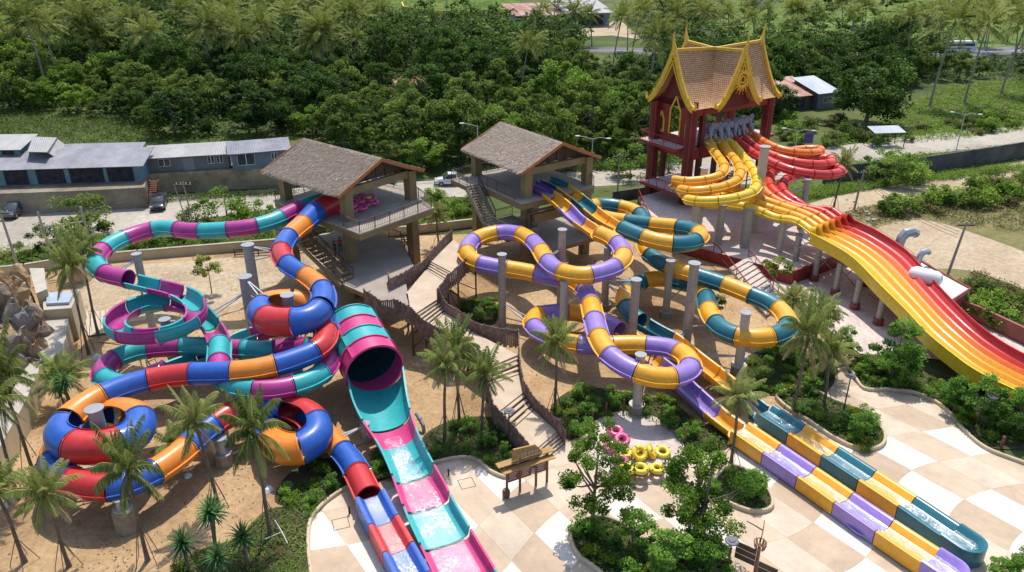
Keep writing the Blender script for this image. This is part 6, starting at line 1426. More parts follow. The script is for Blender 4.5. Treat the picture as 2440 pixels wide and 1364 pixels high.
scatter_things([(1990,335),(2150,300),(2440,280),(2560,270),(2560,300),(2440,312),(2180,345),(2000,352)],26,DS,(.7,1.3),['olive hedge bush along the far side of the pale road, right','dry hedge bush along the far side of the pale road, right','bright hedge bush along the far side of the pale road, right'],'bush','',1.8)
scatter_things([(-60,600),(130,580),(330,570),(640,552),(1000,528),(1120,512),(1120,530),(1000,548),(640,575),(330,600),(0,632)],24,DS,(.6,1.0),['olive bush in the canal strip behind the left slides','dry bush in the canal strip behind the left slides','bright bush in the canal strip behind the left slides'],'bush','',2.0)
scatter_things([(1000,480),(1100,470),(1140,500),(1040,520)],7,DS,(.7,1.1),['olive bush below the white pickup','dry bush below the white pickup','bright bush below the white pickup'],'bush','',1.6)
# special bushes and roadside trees
place(FB[0],210,560,1.25,'round dark roadside tree growing beside the white car and the transformer frame','tree'); place(FB[2],120,600,.75,'small dark bush below the round roadside tree','bush')
place(FB[1],545,540,1.15,'sprawling olive tree on the road verge above the teal and magenta tube','tree'); place(FB[0],470,545,.8,'smaller olive bush left of the sprawling verge tree','bush'); place(FB[1],620,545,.8,'olive bush right of the sprawling verge tree','bush')
rb=tree_proto('round_clipped_bush',3.6,4.0,3.4,9000,.24,leafmat('clipped_bright_leaves',(.06,.14,.02),(.38,.52,.09),0.35,.6),60,.15,.85,5,.1,5,.2); place(rb,2125,432,1.22,'big bright clipped round bush by the dark canal wall, right','bush')
bt=tree_proto('great_dark_tree',13,6.6,12,9000,.6,LF1,70,.5,1.8,6,.3,8,.15); place(bt,2062,298,1.0,'biggest dark round tree beside the small pale shed, right','tree')
for px,py,s,lb in((1245,0,0,0),): pass
for px,py,s,lb in((1500,425,1.15,'small shady tree by the road right of the middle hut lamp'),(1590,422,1.05,'small shady tree left of the Thai tower columns'),(1470,385,1.0,'yellowish tree beside the middle hut street lamp')): place(FB[1],px,py,s,lb,'tree')
place(YT,505,700,1.25,'young yellow green tree on poles behind the ring slide','tree'); place(YT,1350,400,1.3,'yellow flowering young tree at the right eave of the middle hut','tree'); place(YT,1395,415,1.2,'second yellow flowering young tree, closer to the street lamp','tree')
# coconut palms: crown photo point, base photo point
CPS=[(60,45,120,240),(105,55,150,225),(185,50,213,190),(300,40,320,130),(345,75,366,215),(395,40,420,110),(440,20,470,120),(520,60,537,165),(630,40,645,160),(735,55,752,145),(730,90,735,150),(838,85,842,190),(900,20,905,115),(10,20,35,120),(560,15,575,110),(690,5,700,100),(860,10,868,80),(255,10,270,90),(780,10,790,85),
 (1245,100,1240,245),(1290,20,1286,95),(1375,20,1372,140),(1405,30,1410,110),(1470,40,1458,180),(1555,85,1540,265),(1500,20,1495,120),(1620,30,1612,130),(1640,60,1640,125),(1690,30,1695,110),(1740,60,1735,125),(1790,40,1795,120),(1650,5,1655,80),(1890,50,1875,115),(2040,25,2028,110),(2115,60,2100,150),(2180,40,2155,190),(2280,50,2215,255),(2360,55,2297,248),(2430,60,2385,226),(1830,15,1832,90),(2060,15,2055,105),(2250,10,2235,100),(2340,5,2330,95),(1950,15,1945,80),(2420,10,2400,100),(1330,5,1333,60),(1590,0,1590,70),(1720,0,1722,70)]

_pr=random.Random(3)
for i in range(46):
    bx=_pr.uniform(-30,880); by=_pr.uniform(70,225); CPS.append((bx+_pr.uniform(-20,20),by-_pr.uniform(110,150)*(by+180)/380,bx,by))
for i in range(26):
    bx=_pr.uniform(1500,2440); by=_pr.uniform(60,150) if bx<1850 or bx>2100 else _pr.uniform(60,105); CPS.append((bx+_pr.uniform(-14,14),by-_pr.uniform(105,140)*(by+180)/380,bx,by))
for i,(cx_,cy_,bx,by) in enumerate(CPS):
    b=P(bx,by); # height from crown point at same depth
    lo,hi=3,40
    for _ in range(30):
        m=(lo+hi)/2
        if J((b.x,b.y,m))[1]>cy_+4: lo=m
        else: hi=m
    hh=min(max(lo,7),20); k=i%4; H0=(14,16.5,12,17)[k]; lx=(1.2,-1.0,1.8,2.2)[k]; s=hh/H0; tx=J((b.x,b.y,hh)); want=(cx_-tx[0])
    rz=0 if (want*lx>0) else math.pi
    reg='left of the first thatched roof' if bx<720 else ('between the two thatched roofs' if bx<1250 else ('left of the Thai tower roof' if bx<1560 else ('behind the Thai tower roof' if bx<1840 else 'right of the Thai tower')))
    spec={2:'tall coconut palm with a pale straight trunk above the market shed awning',4:'coconut palm with a slightly leaning trunk behind the grey container shed',11:'lone coconut palm with hanging skirt behind the first thatched ridge',19:'lone slender coconut palm standing over the middle hut',24:'big coconut palm touching the left spire of the Thai tower',36:'coconut palm leaning right over the grass slope, in front of the coach',37:'coconut palm leaning right, between the coach and the frame edge palm',38:'coconut palm leaning at the right edge of the grass slope'}
    lb=spec.get(i) or ('coconut palm over the wood, '+reg+(', upper row' if cy_<35 else ', lower row'))
    place(CPM[k],0,0,s,lb,'palm',None if i in spec else lb+' group',rz=rz+rnd.uniform(-.3,.3),world=(b.x,b.y)).scale=(max(.8,min(1.05,s)),)*2+(s,)
# foreground palms (crown point, foot point)
for i,(cx_,cy_,bx,by,lb) in enumerate([(150,640,212,845,'left of the two slim palms growing between the cream wall and the ring slide'),(172,600,235,800,'right of the two slim palms growing between the cream wall and the ring slide'),(22,905,85,1140,'palm with propped trunk at the left edge beside the cream wall'),(0,960,45,1190,'half cut off palm at the very left edge'),(108,1180,165,1350,'palm in front of the lower left swirl bowl, bottom left'),(-20,1170,60,1340,'palm with crossed props at the bottom left corner'),(298,1125,352,1335,'dark palm in front of the red and blue lower curve'),(462,1005,520,1205,'tall palm in front of the long blue and orange slide, over the sand'),(608,1035,645,1275,'tall palm right in front of the third swirl bowl'),
 (1038,868,1060,1045,'left palm of the three beside the funnel slide'),(1085,838,1095,1015,'middle palm of the three beside the funnel slide'),(1150,890,1148,1040,'right palm of the three beside the funnel slide'),(1322,822,1323,985,'single palm on the sand in front of the purple slide'),(1765,955,1742,1110,'palm covering the purple and petrol troughs at the plaza edge'),(1885,800,1890,985,'palm right of the petrol blue loop, over the shrubs'),(1985,838,1962,970,'palm behind the garden lamp, right of the petrol blue loop'),(1878,715,1880,800,'palm beside the deck stair, behind the petrol blue loop'),(1945,735,1935,840,'bushy palm below the racer columns'),(1045,515,1045,590,'small palm behind the left hut, by the track'),(1990,392,1985,505,'thin scruffy palm by the dirt path under the red coil tips')]):
    b=P(bx,by); lo,hi=1,14
    for _ in range(30):
        m=(lo+hi)/2
        if J((b.x,b.y,m))[1]>cy_: lo=m
        else: hi=m
    k=i%4; H0=(4.6,5.4,3.8,5.0)[k]; sx=.8 if i<18 else .8; o=place(NPM[k],0,0,1,lb,'palm',None,world=(b.x,b.y)); o.scale=(sx,sx,lo/H0)
place(NPS,165,965,1.25,'squat bushy palm without trunk beside the cream wall','palm'); place(NPS,430,1110,.9,'short yellowish palm under the tall slide palm','palm'); place(NPS,1965,905,1.0,'short shaggy palm by the deck of the pointed bed','palm')
for k,px,py,s,lb in((1,515,1320,1.25,'twin headed screw pine at the bottom left, tallest of the four'),(0,450,1360,1.2,'screw pine at the bottom edge, leftmost of the four'),(0,590,1345,1.2,'screw pine near the white frame, rightmost of the four'),(2,530,1375,1.3,'low screw pine rosette at the very bottom edge'),(1,165,1000,1.2,'dark screw pine clump beside the cream wall')): place(ST_[k],px,py,s,lb,'plant')
# plaza trees
place(NT[0],1410,1268,.98,'airy light green tree on the kerbed island, left, in front of the stacked tubes','tree',rz=.4,sz=1.18); place(NT[1],1672,1300,1.0,'broader light green tree on the kerbed island, right','tree',rz=1.9,sz=1.15)
place(LT,1505,1318,.95,'dark dense young tree between the two airy trees','tree'); place(LT,1600,1385,1.1,'leafy bush tree at the bottom edge under the broad tree','tree'); place(LT,1690,1390,.9,'leafy bush at the bottom edge right of the broad tree','tree')
place(GT,2125,905,1.05,'glossy dark tree right in front of the racer slide','tree'); place(GT,2330,1010,.8,'tree in the hedge bed near the right edge, over the yellow lane','tree'); place(GT,2420,1040,.8,'tree at the right edge over the lanes','tree'); place(GT,2010,860,.62,'small tree between the racer columns and the garden palms','tree'); place(GT,2270,985,.6,'low tree in the hedge bed below the yellow lane','tree')
place(YT,1840,700,1.3,'yellow green young tree at the corner of the shaded deck','tree'); place(YT,1955,820,1.2,'yellow green young tree between the racer columns and palms','tree'); place(YT,1700,770,.9,'slim yellow green tree inside the right petrol loop','tree'); place(YT,1905,760,1.1,'yellow green young tree by the racer columns','tree')
place(LT,2052,1050,.75,'small frangipani tree in the pointed kerbed bed','tree'); place(LT,1790,1190,.7,'dark bush beside the sapling in the small kerbed bed','tree'); place(LT,2440,1400,.8,'shrubby tree in the bottom right corner','tree'); place(LT,2380,1395,.6,'low shrub at the bottom edge beside the purple stop end','tree')
place(LT,1640,1290,.8,'dense bush behind the broad light green tree','tree')
_lowp=np.concatenate([B[B[:,2]<2.3][:, :2] for _,B,_r in SLPATH if (B[:,2]<2.3).any()])
def slidenear(x,y,d):
    return bool((np.hypot(_lowp[:,0]-x,_lowp[:,1]-y)<d).any())
scatter_things([(1850,300),(1880,290),(2000,285),(2050,330),(1985,352),(1870,350)],14,DS,(.9,1.5),['olive bush on the slope right of the Thai tower','dry bush on the slope right of the Thai tower','bright bush on the slope right of the Thai tower'],'bush','',1.8)
scatter_things([(1700,75),(1760,0),(2440,0),(2440,95),(2240,100),(1900,105)],34,[FT[0],FT[4],FT[2]],(.5,.95),['dark tree standing in the far field beyond the highway','bright tree standing in the far field beyond the highway','olive tree standing in the far field beyond the highway'],'tree','',9)
# shrubs and ground cover in the beds
nm={'a':'in the bottom left ground cover','b':'in the bed left of the blue slide end','c':'between the two plaza slides','d':'below the three palms','e':'in the hedge behind the tube pad','f':'on the bottom kerbed island','g':'in the small kerbed bed by the purple trough','h':'in the pointed kerbed bed','i':'in the long hedge bed below the racer','j':'under the right petrol loop','k':'inside the walkway bend','l':'in the canal strip'}
for k,(px,cb,lb,dn) in BEDS.items():
    if k in('l','m'): continue
    q=[(p.x,p.y) for p in W(px)]; ar=abs(sum(q[i][0]*q[(i+1)%len(q)][1]-q[(i+1)%len(q)][0]*q[i][1] for i in range(len(q)))/2); xs=[p[0] for p in q];ys=[p[1] for p in q]
    n=min(int(ar*dn*.95)+2,46); got=[];tr=0
    while len(got)<n and tr<3000:
        tr+=1;x=rnd.uniform(min(xs),max(xs));y=rnd.uniform(min(ys),max(ys))
        if not inpoly(x,y,q) or any(math.hypot(a-x,b-y)<.75 for a,b in got): continue
        jx,jy=J((x,y,0))
        if k=='e' and (inpoly(jx,jy,[(1430,1010),(1500,990),(1600,1035),(1610,1100),(1440,1060)])): continue
        if slidenear(x,y,1.3): continue
        got.append((x,y)); kk=rnd.choice([0,0,1,2,3]); s=rnd.uniform(.6,1.05); place(SH[kk],0,0,s,['glossy green','light green','tall glossy','yellow green'][kk]+' shrub '+nm[k],'shrub',['glossy green','light green','tall glossy','yellow green'][kk]+' shrubs '+nm[k],world=(x,y),z=.05)
    C=[];T_=[]; m=0; want=int(ar*70)
    while m<want:
        x=rnd.uniform(min(xs),max(xs));y=rnd.uniform(min(ys),max(ys))
        if inpoly(x,y,q):
            m+=1
            if slidenear(x,y,1.0): continue
            C.append((x,y,.08+.3*rnd.random()**1.2)); T_.append(.35+.25*math.sin(x*1.3+y)*math.sin(y*.9)+.2*rnd.random())
    V,ti=cards(np.array(C),.15,np.array(T_),.9,.6); o=leafobj('ground_cover',V,ti,LG if k=='a' else LB_,None); tag(o,'low leafy ground cover '+nm[k],'ground cover',kind='stuff')
# =============================== props ===============================
YR=gel('yellow_vinyl',(.80,.62,.03),.05); PR=gel('pink_vinyl',(.75,.10,.30),.05); HND=pm('black_handle',(.03,.02,.03))
PADX,PADY=cx,cy
def ringtube(px,py,z,double,mat,label,tilt=None,grp='inflatable tubes on the round pad',R_=.42,r=.19,world=None,name='swim_tube'):
    p=world if world is not None else P(px,py,z); t=thing(name,label,'swim ring',tuple(p),0,grp); M=tilt or Matrix.Identity(3)
    mb=MB(); cs=[Vector((0,0,0))] if not double else [Vector((-R_-.02,0,0)),Vector((R_+.02,0,0))]
    for c in cs: mb.torus(Vector(p)+M@(c+Vector((0,0,r))),R_,r,26,10,M)
    mb.build('ring',mat,t,smooth=True); mb=MB()
    for c in cs:
        for a in(.5,2.2,3.9,5.6): 
            d=Vector((math.cos(a),math.sin(a),0)); mb.box(Vector(p)+M@(c+Vector((0,0,r))+d*(R_+r*.55)+Vector((0,0,r*.86))),(.17,.05,.04),a,)
    mb.build('handle',HND,t); return t
st=[(1500,1122,3,True,YR,'stacked double yellow tube in the front pile'),(1563,1118,0,False,0,'')]
for i in range(3): ringtube(1510,1122,.2+.36*i,True,YR,['lowest double yellow tube of the front stack','middle double yellow tube of the front stack','top double yellow tube of the front stack'][i])
for i,(m,l) in enumerate(((PR,'pink tube at the bottom of the right small stack'),(YR,'yellow tube on top of the pink one, right small stack'))): ringtube(1565,1122,.2+.37*i,False,m,l,R_=.38)
ringtube(1530,1085,.2,False,YR,'yellow tube lying flat behind the front stack'); T_1=Matrix.Rotation(R(38),3,'X')@Matrix.Rotation(R(12),3,'Y')
ringtube(1522,1082,.55,False,YR,'yellow tube leaning behind the front stack, left',T_1); ringtube(1546,1080,.45,False,YR,'yellow tube leaning behind the front stack, right',Matrix.Rotation(R(60),3,'Y')); ringtube(1578,1082,.2,False,YR,'single yellow tube lying apart at the right of the pad',Matrix.Rotation(R(10),3,'X')); ringtube(1488,1086,.2,False,YR,'yellow tube lying at the left of the pad')
for i,(px,py,z,lb) in enumerate(((1463,1032,.2,'pink tube on the back left of the pad, lower'),(1467,1032,.6,'pink tube on the back left of the pad, upper'),(1478,1050,.2,'pink and red tube next to the back left pile'),(1482,1052,.6,'pink tube leaning on the back left pile'),(1455,1070,.2,'pink tube half hidden by the airy tree'),(1478,1102,.2,'pink tube left of the front yellow stack'))): ringtube(px,py,z,False,PR,lb,Matrix.Rotation(R((0,8,0,20,4,0)[i]),3,'X'))
for i,(x,y,z,tl) in enumerate([(3.2,2.2,8.45,0),(3.9,3.0,8.45,0),(4.3,2.0,8.45,0),(3.5,2.6,8.85,12),(4.5,3.3,8.85,0),(5.3,2.6,8.45,0),(5.2,3.4,8.85,22),(6.0,3.2,8.9,30),(2.6,3.2,8.45,0),(6.2,2.4,8.45,0)]):
    ringtube(0,0,0,i in(4,7),PR,'pink tube in the pile on the left hut deck, '+['nearest the columns','second from the front','beside the entry post','on top of the front pair','upper double one','third along the floor','leaning upper one','tilted double one at the back','behind the slide entries','farthest right on the floor'][i],Matrix.Rotation(R(tl),3,'X'),'pink tubes on the left hut deck',world=Q1(x,y,z))
    ringtube(0,0,0,False,YR,'yellow tube under the pink pile on the left hut deck, '+['first','second','third','fourth','fifth','sixth','seventh','eighth','ninth','tenth'][i],None,'pink tubes on the left hut deck',world=Q1(x+.2,y+.1,z-.02)) if i in(4,7) else None
# bollards round the pad
for i,a in enumerate(np.linspace(2.45,-.35,8)):
    x,y=PADX+3.75*math.cos(a),PADY+4.2*math.sin(a); t=thing('timber_post','short brown timber post on the rim of the tube pad','post',(x,y,.2),0,'short posts around the tube pad'); MB().cyl((x,y,.2),(x,y,1.35),.085,.08,8).build('post',pm('brown_timber',(.13,.06,.04),(.19,.09,.06),3,.8),t); MB().cyl((x,y,1.35),(x,y,1.42),.09,.03,8).build('cap',MC['brown_timber'],t)
# notice board
SGW=pm('sign_timber',(.30,.17,.06),(.42,.25,.09),3,.8,.2); SGD=pm('sign_post_timber',(.14,.07,.045),(.21,.11,.07),3,.8); SGM=pm('maroon_board',(.17,.045,.06),(.21,.06,.08),2,.7); TXT=pm('pale_lettering',(.62,.52,.50))
s0=P(1208,1180,.03);s1=P(1303,1148,.03); sgd=(s1-s0).normalized(); srz=math.atan2(sgd.y,sgd.x); u=Vector((0,0,1)); nrm_=Vector((sgd.y,-sgd.x,0)); sl=(s1-s0).length
t=thing('notice_board','timber notice board with three maroon rule panels at the foot of the walkway','sign',tuple((s0+s1)/2),srz)
for f in(0,.32,.72,1.0): MB().cyl(s0+sgd*sl*f,s0+sgd*sl*f+u*(2.6 if f!=.32 else 3.4),.09,.08,8).build('post',SGD,t)
for a,b in((.03,.29),(.35,.60),(.74,.98)):
    c=s0+sgd*sl*(a+b)/2+u*1.65; w=sl*(b-a); o=MB().box(c,(w,.06,1.25),srz).build('rule_panel',SGM,t); mb=MB()
    for k in range(7): mb.box(c+nrm_*.035+u*(.48-.15*k)+sgd*(-.02*k),(w*(.8-.12*(k%3)),.01,.05),srz)
    mb.build('lettering',TXT,o)
mb=MB()
for z0_,z1_,o_ in((2.35,2.75,0),): mb.beam(s0+u*2.3+nrm_*.35-sgd*.5,s1+u*2.3+nrm_*.35+sgd*.3,.5,.06).beam(s0+u*2.62-nrm_*.05-sgd*.7,s1+u*2.62-nrm_*.05+sgd*.4,.55,.06)
mb.build('roof_plank',SGW,t)
c=s0+sgd*sl*.5; mb=MB(); G_=[c-sgd*1.2+u*2.75,c+sgd*1.1+u*2.75,c+sgd*.55+u*3.5,c-sgd*1.1+u*3.65]; mb.add([p+nrm_*.1 for p in G_]+[p-nrm_*.02 for p in G_],[(0,1,2,3),(7,6,5,4),(0,4,5,1),(1,5,6,2),(2,6,7,3),(3,7,4,0)]); gb=mb.build('title_board',SGW,t)
mb=MB()
for k in range(6):
    p=c+nrm_*.13+sgd*(-.75+.27*k)+u*3.05; mb.box(p-sgd*.06,(.045,.01,.3),srz); mb.box(p+sgd*.05,(.045,.01,.3),srz); mb.box(p+u*(.12-.24*(k%2)),(.14,.01,.045),srz)
mb.build('lettering',TXT,gb)
b=P(1206,1184,.03); tb=thing('barrel','small dark barrel at the left post of the notice board','barrel',tuple(b)); MB().tube([b,b+u*.2,b+u*.45,b+u*.62],[.2,.26,.26,.2],12).build('staves',SGD,tb,smooth=True); MB().torus(b+u*.14,.24,.02,16,5).torus(b+u*.5,.24,.02,16,5).build('hoops',DWOOD,tb)
# signpost with lookout barrel bottom
b=P(1793,1400,.03); t=thing('finger_signpost','crow nest signpost with dark slatted finger boards at the bottom edge','sign',tuple(b)); 
MB().tube([b,b+u*2.0,b+u*3.3],[.13,.11,.10],8).build('post',SGD,t); nb_=b+u*3.0
mb=MB()
for k in range(10): a=k*.628; d=Vector((math.cos(a),math.sin(a),0)); mb.beam(nb_+d*.25,nb_+d*.34+u*.45,.16,.04)
mb.torus(nb_+u*.42,.34,.035,18,5).torus(nb_+u*.05,.27,.03,18,5); mb.build('crow_nest',pm('nest_timber',(.26,.13,.07),(.35,.19,.11),4,.8),t)
MB().tube([nb_+u*.4,nb_+u*1.3+sgd*.05,nb_+u*2.0+sgd*.02],[.03,.025,.02],5).tube([nb_+u*1.3,nb_+u*1.75-sgd*.55+nrm_*-.2,nb_+u*2.1-sgd*1.0+nrm_*-.3],[.04,.035,.03],5).build('hook_rod',DWOOD,t)
d2=Vector((.80,-.60,0)); mb=MB()
for k in range(3): mb.beam(b-d2*1.3+u*(2.6-.42*k),b-d2*.12+u*(2.6-.42*k),.05,.36)
for k in range(2): mb.beam(b+d2*.12+u*(1.9-.42*k),b+d2*1.2+u*(1.9-.42*k),.05,.36)
mb.build('finger_board',DWOOD,t)
# drain covers, bollard lamps, plaza bits
for px,py,s,lb in((812,1248,1.0,'square inspection cover outlined in the plaza left of the blue trough'),(1112,1152,1.0,'square inspection cover outlined right of the funnel slide')):
    c=P(px,py,.035); mb=MB(); 
    for a in range(4): d=Vector((math.cos(R(20+90*a)),math.sin(R(20+90*a)),0)); e=Vector((-d.y,d.x,0)); mb.beam(c+d*.5*s-e*.5*s,c+d*.5*s+e*.5*s,.04,.01)
    tag(mb.build('inspection_cover',BLACKP),lb,'cover')
for px,py,lb in((833,1224,'small dark bollard light left of the blue trough'),(1069,1134,'small dark bollard light inside the kerb right of the funnel slide'),(1713,1068,'small dark bollard light beside the purple trough'),(1862,992,'small dark bollard light beside the petrol trough')):
    b=P(px,py,.03); t=thing('bollard_light',lb,'light',tuple(b),0,'small dark bollard lights'); MB().cyl(b,b+u*.4,.06,n=8).build('body',BLACKP,t); MB().tube([b+u*.4,b+u*.5,b+u*.55+nrm_*.12],[.07,.08,.05],8).build('head',BLACKP,t)
hw=P(2200,1270,.05); t=thing('flat_handle_post','small pale metal stand between the two troughs','stand',tuple(hw)); MB().tube([hw,hw+u*.9],.05,8).tube([hw+u*.9,hw+u*1.1+sgd*.25],.09,8).build('stand',WT,t)
# person bollards right
for px,py in((2385,1068),):
    b=P(px,py,.05); t=thing('timber_post','single brown timber post beside the hedge bed, right edge','post',tuple(b)); MB().cyl(b,b+u*1.0,.12,.11,8).build('post',MC['brown_timber'],t); MB().cyl(b+u*1.0,b+u*1.08,.13,.05,8).build('cap',MC['brown_timber'],t)
# purple side shelf on near trough
e0=P(2008,1240,.12);e1=P(2100,1290,.12); dd=(e1-e0).normalized(); nn=Vector((dd.y,-dd.x,0)); n=12; Vv=[]
for k in range(n+1): q_=e0.lerp(e1,k/n); Vv.append(q_+u*.25); 
for k in range(n,-1,-1): q_=e0.lerp(e1,k/n); Vv.append(q_+u*.25+nn*(.05+.65*math.sin(math.pi*k/n)))
root=[s for s in SLPATH if s[0]['label'].startswith('amber and purple')][0][0]
m_=len(Vv); MB().add(Vv+[v-u*.1 for v in Vv],[tuple(range(m_)),tuple(range(m_,2*m_))[::-1]]+[(i,(i+1)%m_,m_+(i+1)%m_,m_+i) for i in range(m_)]).build('side_shelf',C_PUR,root)
# footings for sand columns handled above; big square footing bottom left
for a in [(287,1188,2.45,.42,LIGHT,(1.7,.75),'pale column on a tall dark footing under the lower red and blue curve'),(1190,0,0,0,0,0,0)]:
    if a[2]: column(*a[:7])
for a in [(525,1045,2.2,.4,STEEL,(.9,.62),'short column behind the tall palm under the returning blue tube'),(433,770,4.3,.3,STEEL,0,'thin column behind the ring slide'),(540,800,4.2,.45,STEEL,(.6,.6),'column hidden behind the vertical magenta tube'),(700,1045,1.8,.4,STEEL,(.7,.6),'column inside the third swirl bowl'),(870,1010,1.6,.35,STEEL,0,'short column left of the funnel slide'),(640,860,3.6,.38,STEEL,0,'column below the upper swirl bowl, behind the red tube')]: column(*a[:7])
# people on the left hut stairs
def person(loc,rz,label,shirt,trous,pose='stand',skin=(.35,.2,.13)):
    t=thing('person',label,'person',loc,rz); INV[t.name]=Matrix.Identity(4); SK=pm('skin_tone',skin,rough=.6)
    V=[(0,0,.95),(0,0,1.2),(0,.02,1.42),(0,.02,1.52),(0,0,1.63),(.1,0,.92),(.12,-.12,.5),(.12,-.02,.08),(.12,-.16,.04),(-.1,0,.92),(-.12,.08,.5),(-.12,.16,.10),(-.12,.04,.04),(.19,.02,1.40),(.26,-.02,1.13),(.24,-.2,.92),(.23,-.27,.88),(-.19,.02,1.40),(-.26,.04,1.13),(-.25,-.08,.88),(-.24,-.12,.82)]
    E=[(0,1),(1,2),(2,3),(3,4),(0,5),(5,6),(6,7),(7,8),(0,9),(9,10),(10,11),(11,12),(2,13),(13,14),(14,15),(15,16),(2,17),(17,18),(18,19),(19,20)]
    rr=[.15,.13,.15,.055,.1,.1,.065,.045,.04,.1,.065,.045,.04,.06,.045,.035,.03,.06,.045,.035,.03]
    me=bpy.data.meshes.new('body'); me.from_pydata(V,E,[]); ob=bpy.data.objects.new('tmp',me); COL.objects.link(ob); ob.modifiers.new('s','SKIN'); ob.modifiers.new('d','SUBSURF').levels=1
    for q_,rad in zip(me.skin_vertices[0].data,rr): q_.radius=(rad,rad)
    me.skin_vertices[0].data[0].use_root=True
    dg=bpy.context.evaluated_depsgraph_get(); dg.update(); m2=bpy.data.meshes.new_from_object(ob.evaluated_get(dg)); bpy.data.objects.remove(ob)
    o=finish('body',m2,[SK,shirt,trous],t,True,True)
    for p in m2.polygons:
        z=p.center.z; x=abs(p.center.x); p.material_index=1 if (.98<z<1.47 and not (x>.2 and z<1.2)) else (2 if z<=.98 and z>.12 and not (x>.19 and z>.6) else 0)
    MB().ell((0,.02,1.68),(.11,.12,.11),10,6).build('hair',BLACKP,t,smooth=True,local=True)
    return t
l1=Q1(2.3,3.6,3.9); person(tuple(l1),R(200),'person in a red top standing on the landing of the left hut',pm('red_shirt',(.5,.04,.05)),BLACKP)
l2=Q1(1.3,3.2,3.9); person(tuple(l2),R(150),'person in dark clothes beside the one in red on the left hut landing',pm('dark_shirt',(.03,.03,.04)),pm('dark_trousers',(.025,.025,.03)))
# =============================== rock work and cream walls at the left =================
ROCK=[pm('brown_rock',(.16,.11,.075),(.36,.28,.20),.7,.95,.9,c3=(.24,.19,.15),wobj=True),pm('grey_rock',(.15,.15,.15),(.33,.32,.31),.6,.95,.9,wobj=True),pm('ochre_rock',(.30,.16,.06),(.42,.32,.2),.9,.95,.8,wobj=True)]
rk=thing('rock_outcrop','big artificial boulder outcrop of brown and grey rocks at the left edge','rock',tuple(P(30,860,0)))
rr_=random.Random(5)
for i in range(46):
    px=rr_.uniform(-60,112); py=rr_.uniform(660,900); z=max(.4,5.6-(py-660)/60-abs(px-20)*.012)*rr_.uniform(.55,1.05)
    if px>60 and py<740: continue
    c=P(px,py,z); s=rr_.uniform(.7,1.35); mb=MB(); n,k=9,7; V=[];F=[]
    M=Matrix.Rotation(rr_.uniform(-.4,.4),3,'X')@Matrix.Rotation(rr_.uniform(-.5,.5),3,'Y')@Matrix.Rotation(rr_.uniform(0,6),3,'Z'); ph=rr_.uniform(0,9)
    for a in range(k+1):
        th=math.pi*a/k
        for b_ in range(n):
            an=2*math.pi*b_/n; q_=Vector((math.sin(th)*math.cos(an),math.sin(th)*math.sin(an),2.1*math.cos(th)))
            q_*=s*(.80+.12*math.sin(2*an+ph+th*2)+.17*rr_.random()); V.append(c+M@q_)
    for a in range(k):
        for b_ in range(n): F.append((a*n+b_,(a+1)*n+b_,(a+1)*n+(b_+1)%n,a*n+(b_+1)%n))
    mb.add(V,F).build('boulder',ROCK[(0,2,0,1)[i%4]],rk)
cw=thing('pool_machine_house','cream rendered stepped structure with ladder, between the rocks and the slim palms','building',tuple(P(150,820,0)))
def blk(px4,h,name='wall',m=CREAM,z0=0,roof=True):
    q=[P(x,y,h) for x,y in px4]; MB().prism(q,z0,h-.03).build(name,m,cw); 
    if roof: MB().prism(q,h-.028,h+.03).build('roof_slab',pm('grey_roof_slab',(.36,.33,.28),(.46,.42,.36),.8,.9,.1,wobj=True),cw)
blk([(102,742),(165,738),(152,850),(95,860)],2.3); blk([(100,700),(190,690),(170,735),(104,740)],3.2); blk([(70,640),(105,640),(112,690),(86,700)],4.2)
MB().prism([P(112,702,3.3),P(178,700,3.3),P(165,725,3.3),P(112,728,3.3)],3.25,3.5).build('skylight',pm('pale_blue_sheet',(.32,.38,.47),(.38,.44,.52),1,.3),cw)
lad=[P(112,862,.1),P(107,806,2.3)]; mb=MB(); wv=Vector((.55,0,0))
for s_ in(-.5,.5): mb.beam(lad[0]+wv*s_,lad[1]+wv*s_,.05,.05)
for k in range(7): p=lad[0].lerp(lad[1],(k+.5)/7); mb.beam(p-wv*.5,p+wv*.5,.05,.05)
mb.build('ladder',GP,cw)
lw=thing('cream_terrace_wall','long cream wall with flat pale top running down the left edge past the palms','wall',tuple(P(60,1000,0))); ps=[P(100,868,2.2),P(60,960,2.2),P(-10,1085,2.2),P(-90,1220,2.2)]; qs=[P(70,862,2.2),P(20,950,2.2),P(-60,1060,2.2),P(-150,1180,2.2)]
MB().prism([Vector(p) for p in ps]+qs[::-1],0,2.15).build('wall_panel',CREAM,lw); MB().prism([Vector(p) for p in ps]+qs[::-1],2.153,2.25).build('coping',MC['grey_roof_slab'],lw)
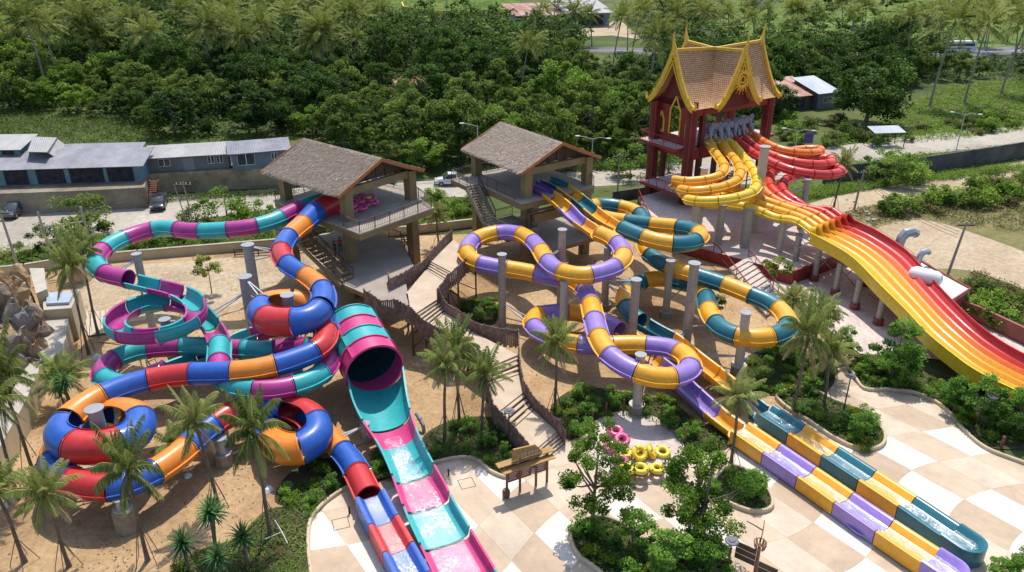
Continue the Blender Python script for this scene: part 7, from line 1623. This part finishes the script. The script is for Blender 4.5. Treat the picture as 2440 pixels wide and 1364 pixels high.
# construction litter
WTP=pm('white_sheeting',(.55,.55,.58),(.72,.72,.74),3,.6); 
for i in range(9):
    px=rnd.uniform(215,420); py=rnd.uniform(800,880); a=P(px,py,.15+.1*rnd.random()); d=Vector((rnd.uniform(-1,1),rnd.uniform(-.6,.6),rnd.uniform(-.02,.05))).normalized()*rnd.uniform(1.2,2.6)
    o=MB().beam(a-d,a+d,.12,.07).build('timber_plank',pm('raw_timber',(.30,.2,.12),(.42,.3,.2),2,.8)); tag(o,'loose timber plank on the builders rubble beside the ring slide','plank','loose planks beside the ring slide')
for i,(px,py,s,lb) in enumerate(((290,745,.9,'crumpled blue and white sheeting on a slab behind the ring slide'),(385,880,.5,'crumpled white bag beside the left magenta bend'),(230,850,.6,'torn white sheeting below the slim palms'),(448,1132,.35,'small white paper scrap on the sand'),(640,1165,.45,'white sack under the third swirl bowl'),(728,1222,.35,'white sack at the plaza kerb'),(1775,852,.4,'blue white bag on the sand by the pale column'),(20,1195,.7,'torn blue and white sheeting at the left edge'))):
    c=P(px,py,.12); V=[c+Vector((s*math.cos(a)*rnd.uniform(.6,1.1),s*math.sin(a)*rnd.uniform(.6,1.1),-.1)) for a in np.linspace(0,6.28,9)[:-1]]; V2=[c+(v-c)*.55+Vector((0,0,.25*s+.25*s*rnd.random())) for v in V]; V3=[c+Vector((0,0,.42*s))]
    F=[(j,(j+1)%8,8+(j+1)%8,8+j) for j in range(8)]+[(8+j,8+(j+1)%8,16) for j in range(8)]; o=MB().add(V+V2+V3,F).build('plastic_sheeting',pm('blue_white_sheeting',(.25,.32,.5),(.66,.68,.7),2,.6) if i in(0,6,7) else WTP); tag(o,lb,'sheeting')
sl_=[P(205,745,.15),P(285,735,.15),P(275,790,.15),P(215,800,.15)]; o=MB()
for k in range(7): a=sl_[0].lerp(sl_[1],k/6); b=sl_[3].lerp(sl_[2],k/6); o.beam(a,b,.35,.05)
tag(o.build('timber_pallet',pm('bleached_timber',(.42,.36,.29),(.5,.44,.36),1.5,.85)),'bleached slatted timber platform on the sand behind the slim palms','platform')
for px,py,r_,lb in((690,1160,.3,'grey boulder in the left shrub bed'),(1100,1250,.01,'x')):
    if r_>.1: c=P(px,py,.15); tag(MB().ell(c,(r_,r_*.8,r_*.7),8,5).build('boulder',ROCK[1]),lb,'rock')
wf=P(650,1300,.3); t=thing('pipe_frame','thin white pipe frame standing in the bottom left ground cover','frame',tuple(wf)); mb=MB()
for a,b in(((655,1240),(672,1268)),((672,1268),(632,1285)),((672,1268),(685,1295))): mb.cyl(P(*a,.6),P(*b,.45),.03,n=6)
mb.cyl(P(655,1240,.6),P(655,1240,.6)-u*.6,.03,n=6); mb.build('pipes',GP,t)
# stones on waste ground
for i in range(14):
    px=rnd.uniform(2010,2090);py=rnd.uniform(470,545); c=P(px,py,.1); s=rnd.uniform(.15,.4); tag(MB().ell(c,(s,s*.8,s*.6),7,5).build('loose_stone',pm('pale_stone',(.4,.38,.35),(.5,.48,.44))),'pale loose stone on the waste ground by the red lane','stone','loose stones by the red lane')
# remove unused prototypes
for o in list(bpy.data.objects):
    if o.parent is None and o.get('label')=='x':
        for k_ in KIDS.get(o.name,[]): bpy.data.objects.remove(k_)
        bpy.data.objects.remove(o)
# =============================== light ===============================
sv=Vector((.06,.48,1.0)).normalized()
sun=bpy.data.lights.new('sun','SUN'); sun.energy=4.75; sun.angle=R(.53); sun.color=(1,.94,.84); so=bpy.data.objects.new('sun',sun); COL.objects.link(so)
so.rotation_euler=(-sv).to_track_quat('-Z','Y').to_euler()
w=bpy.data.worlds.new('World'); SC.world=w; w.use_nodes=True; nt=w.node_tree; bg=nt.nodes['Background']; sky=nt.nodes.new('ShaderNodeTexSky'); sky.sky_type='NISHITA'; sky.sun_disc=False
sky.sun_elevation=math.asin(sv.z); sky.sun_rotation=math.atan2(sv.x,sv.y); sky.air_density=1.2; sky.dust_density=1.5; nt.links.new(sky.outputs[0],bg.inputs[0]); bg.inputs[1].default_value=.19
SC.view_settings.view_transform='Standard'; SC.view_settings.look='None'; SC.view_settings.exposure=0
SC.cycles.max_bounces=5; SC.cycles.diffuse_bounces=3; SC.cycles.glossy_bounces=2; SC.cycles.transparent_max_bounces=6; SC.cycles.transmission_bounces=2
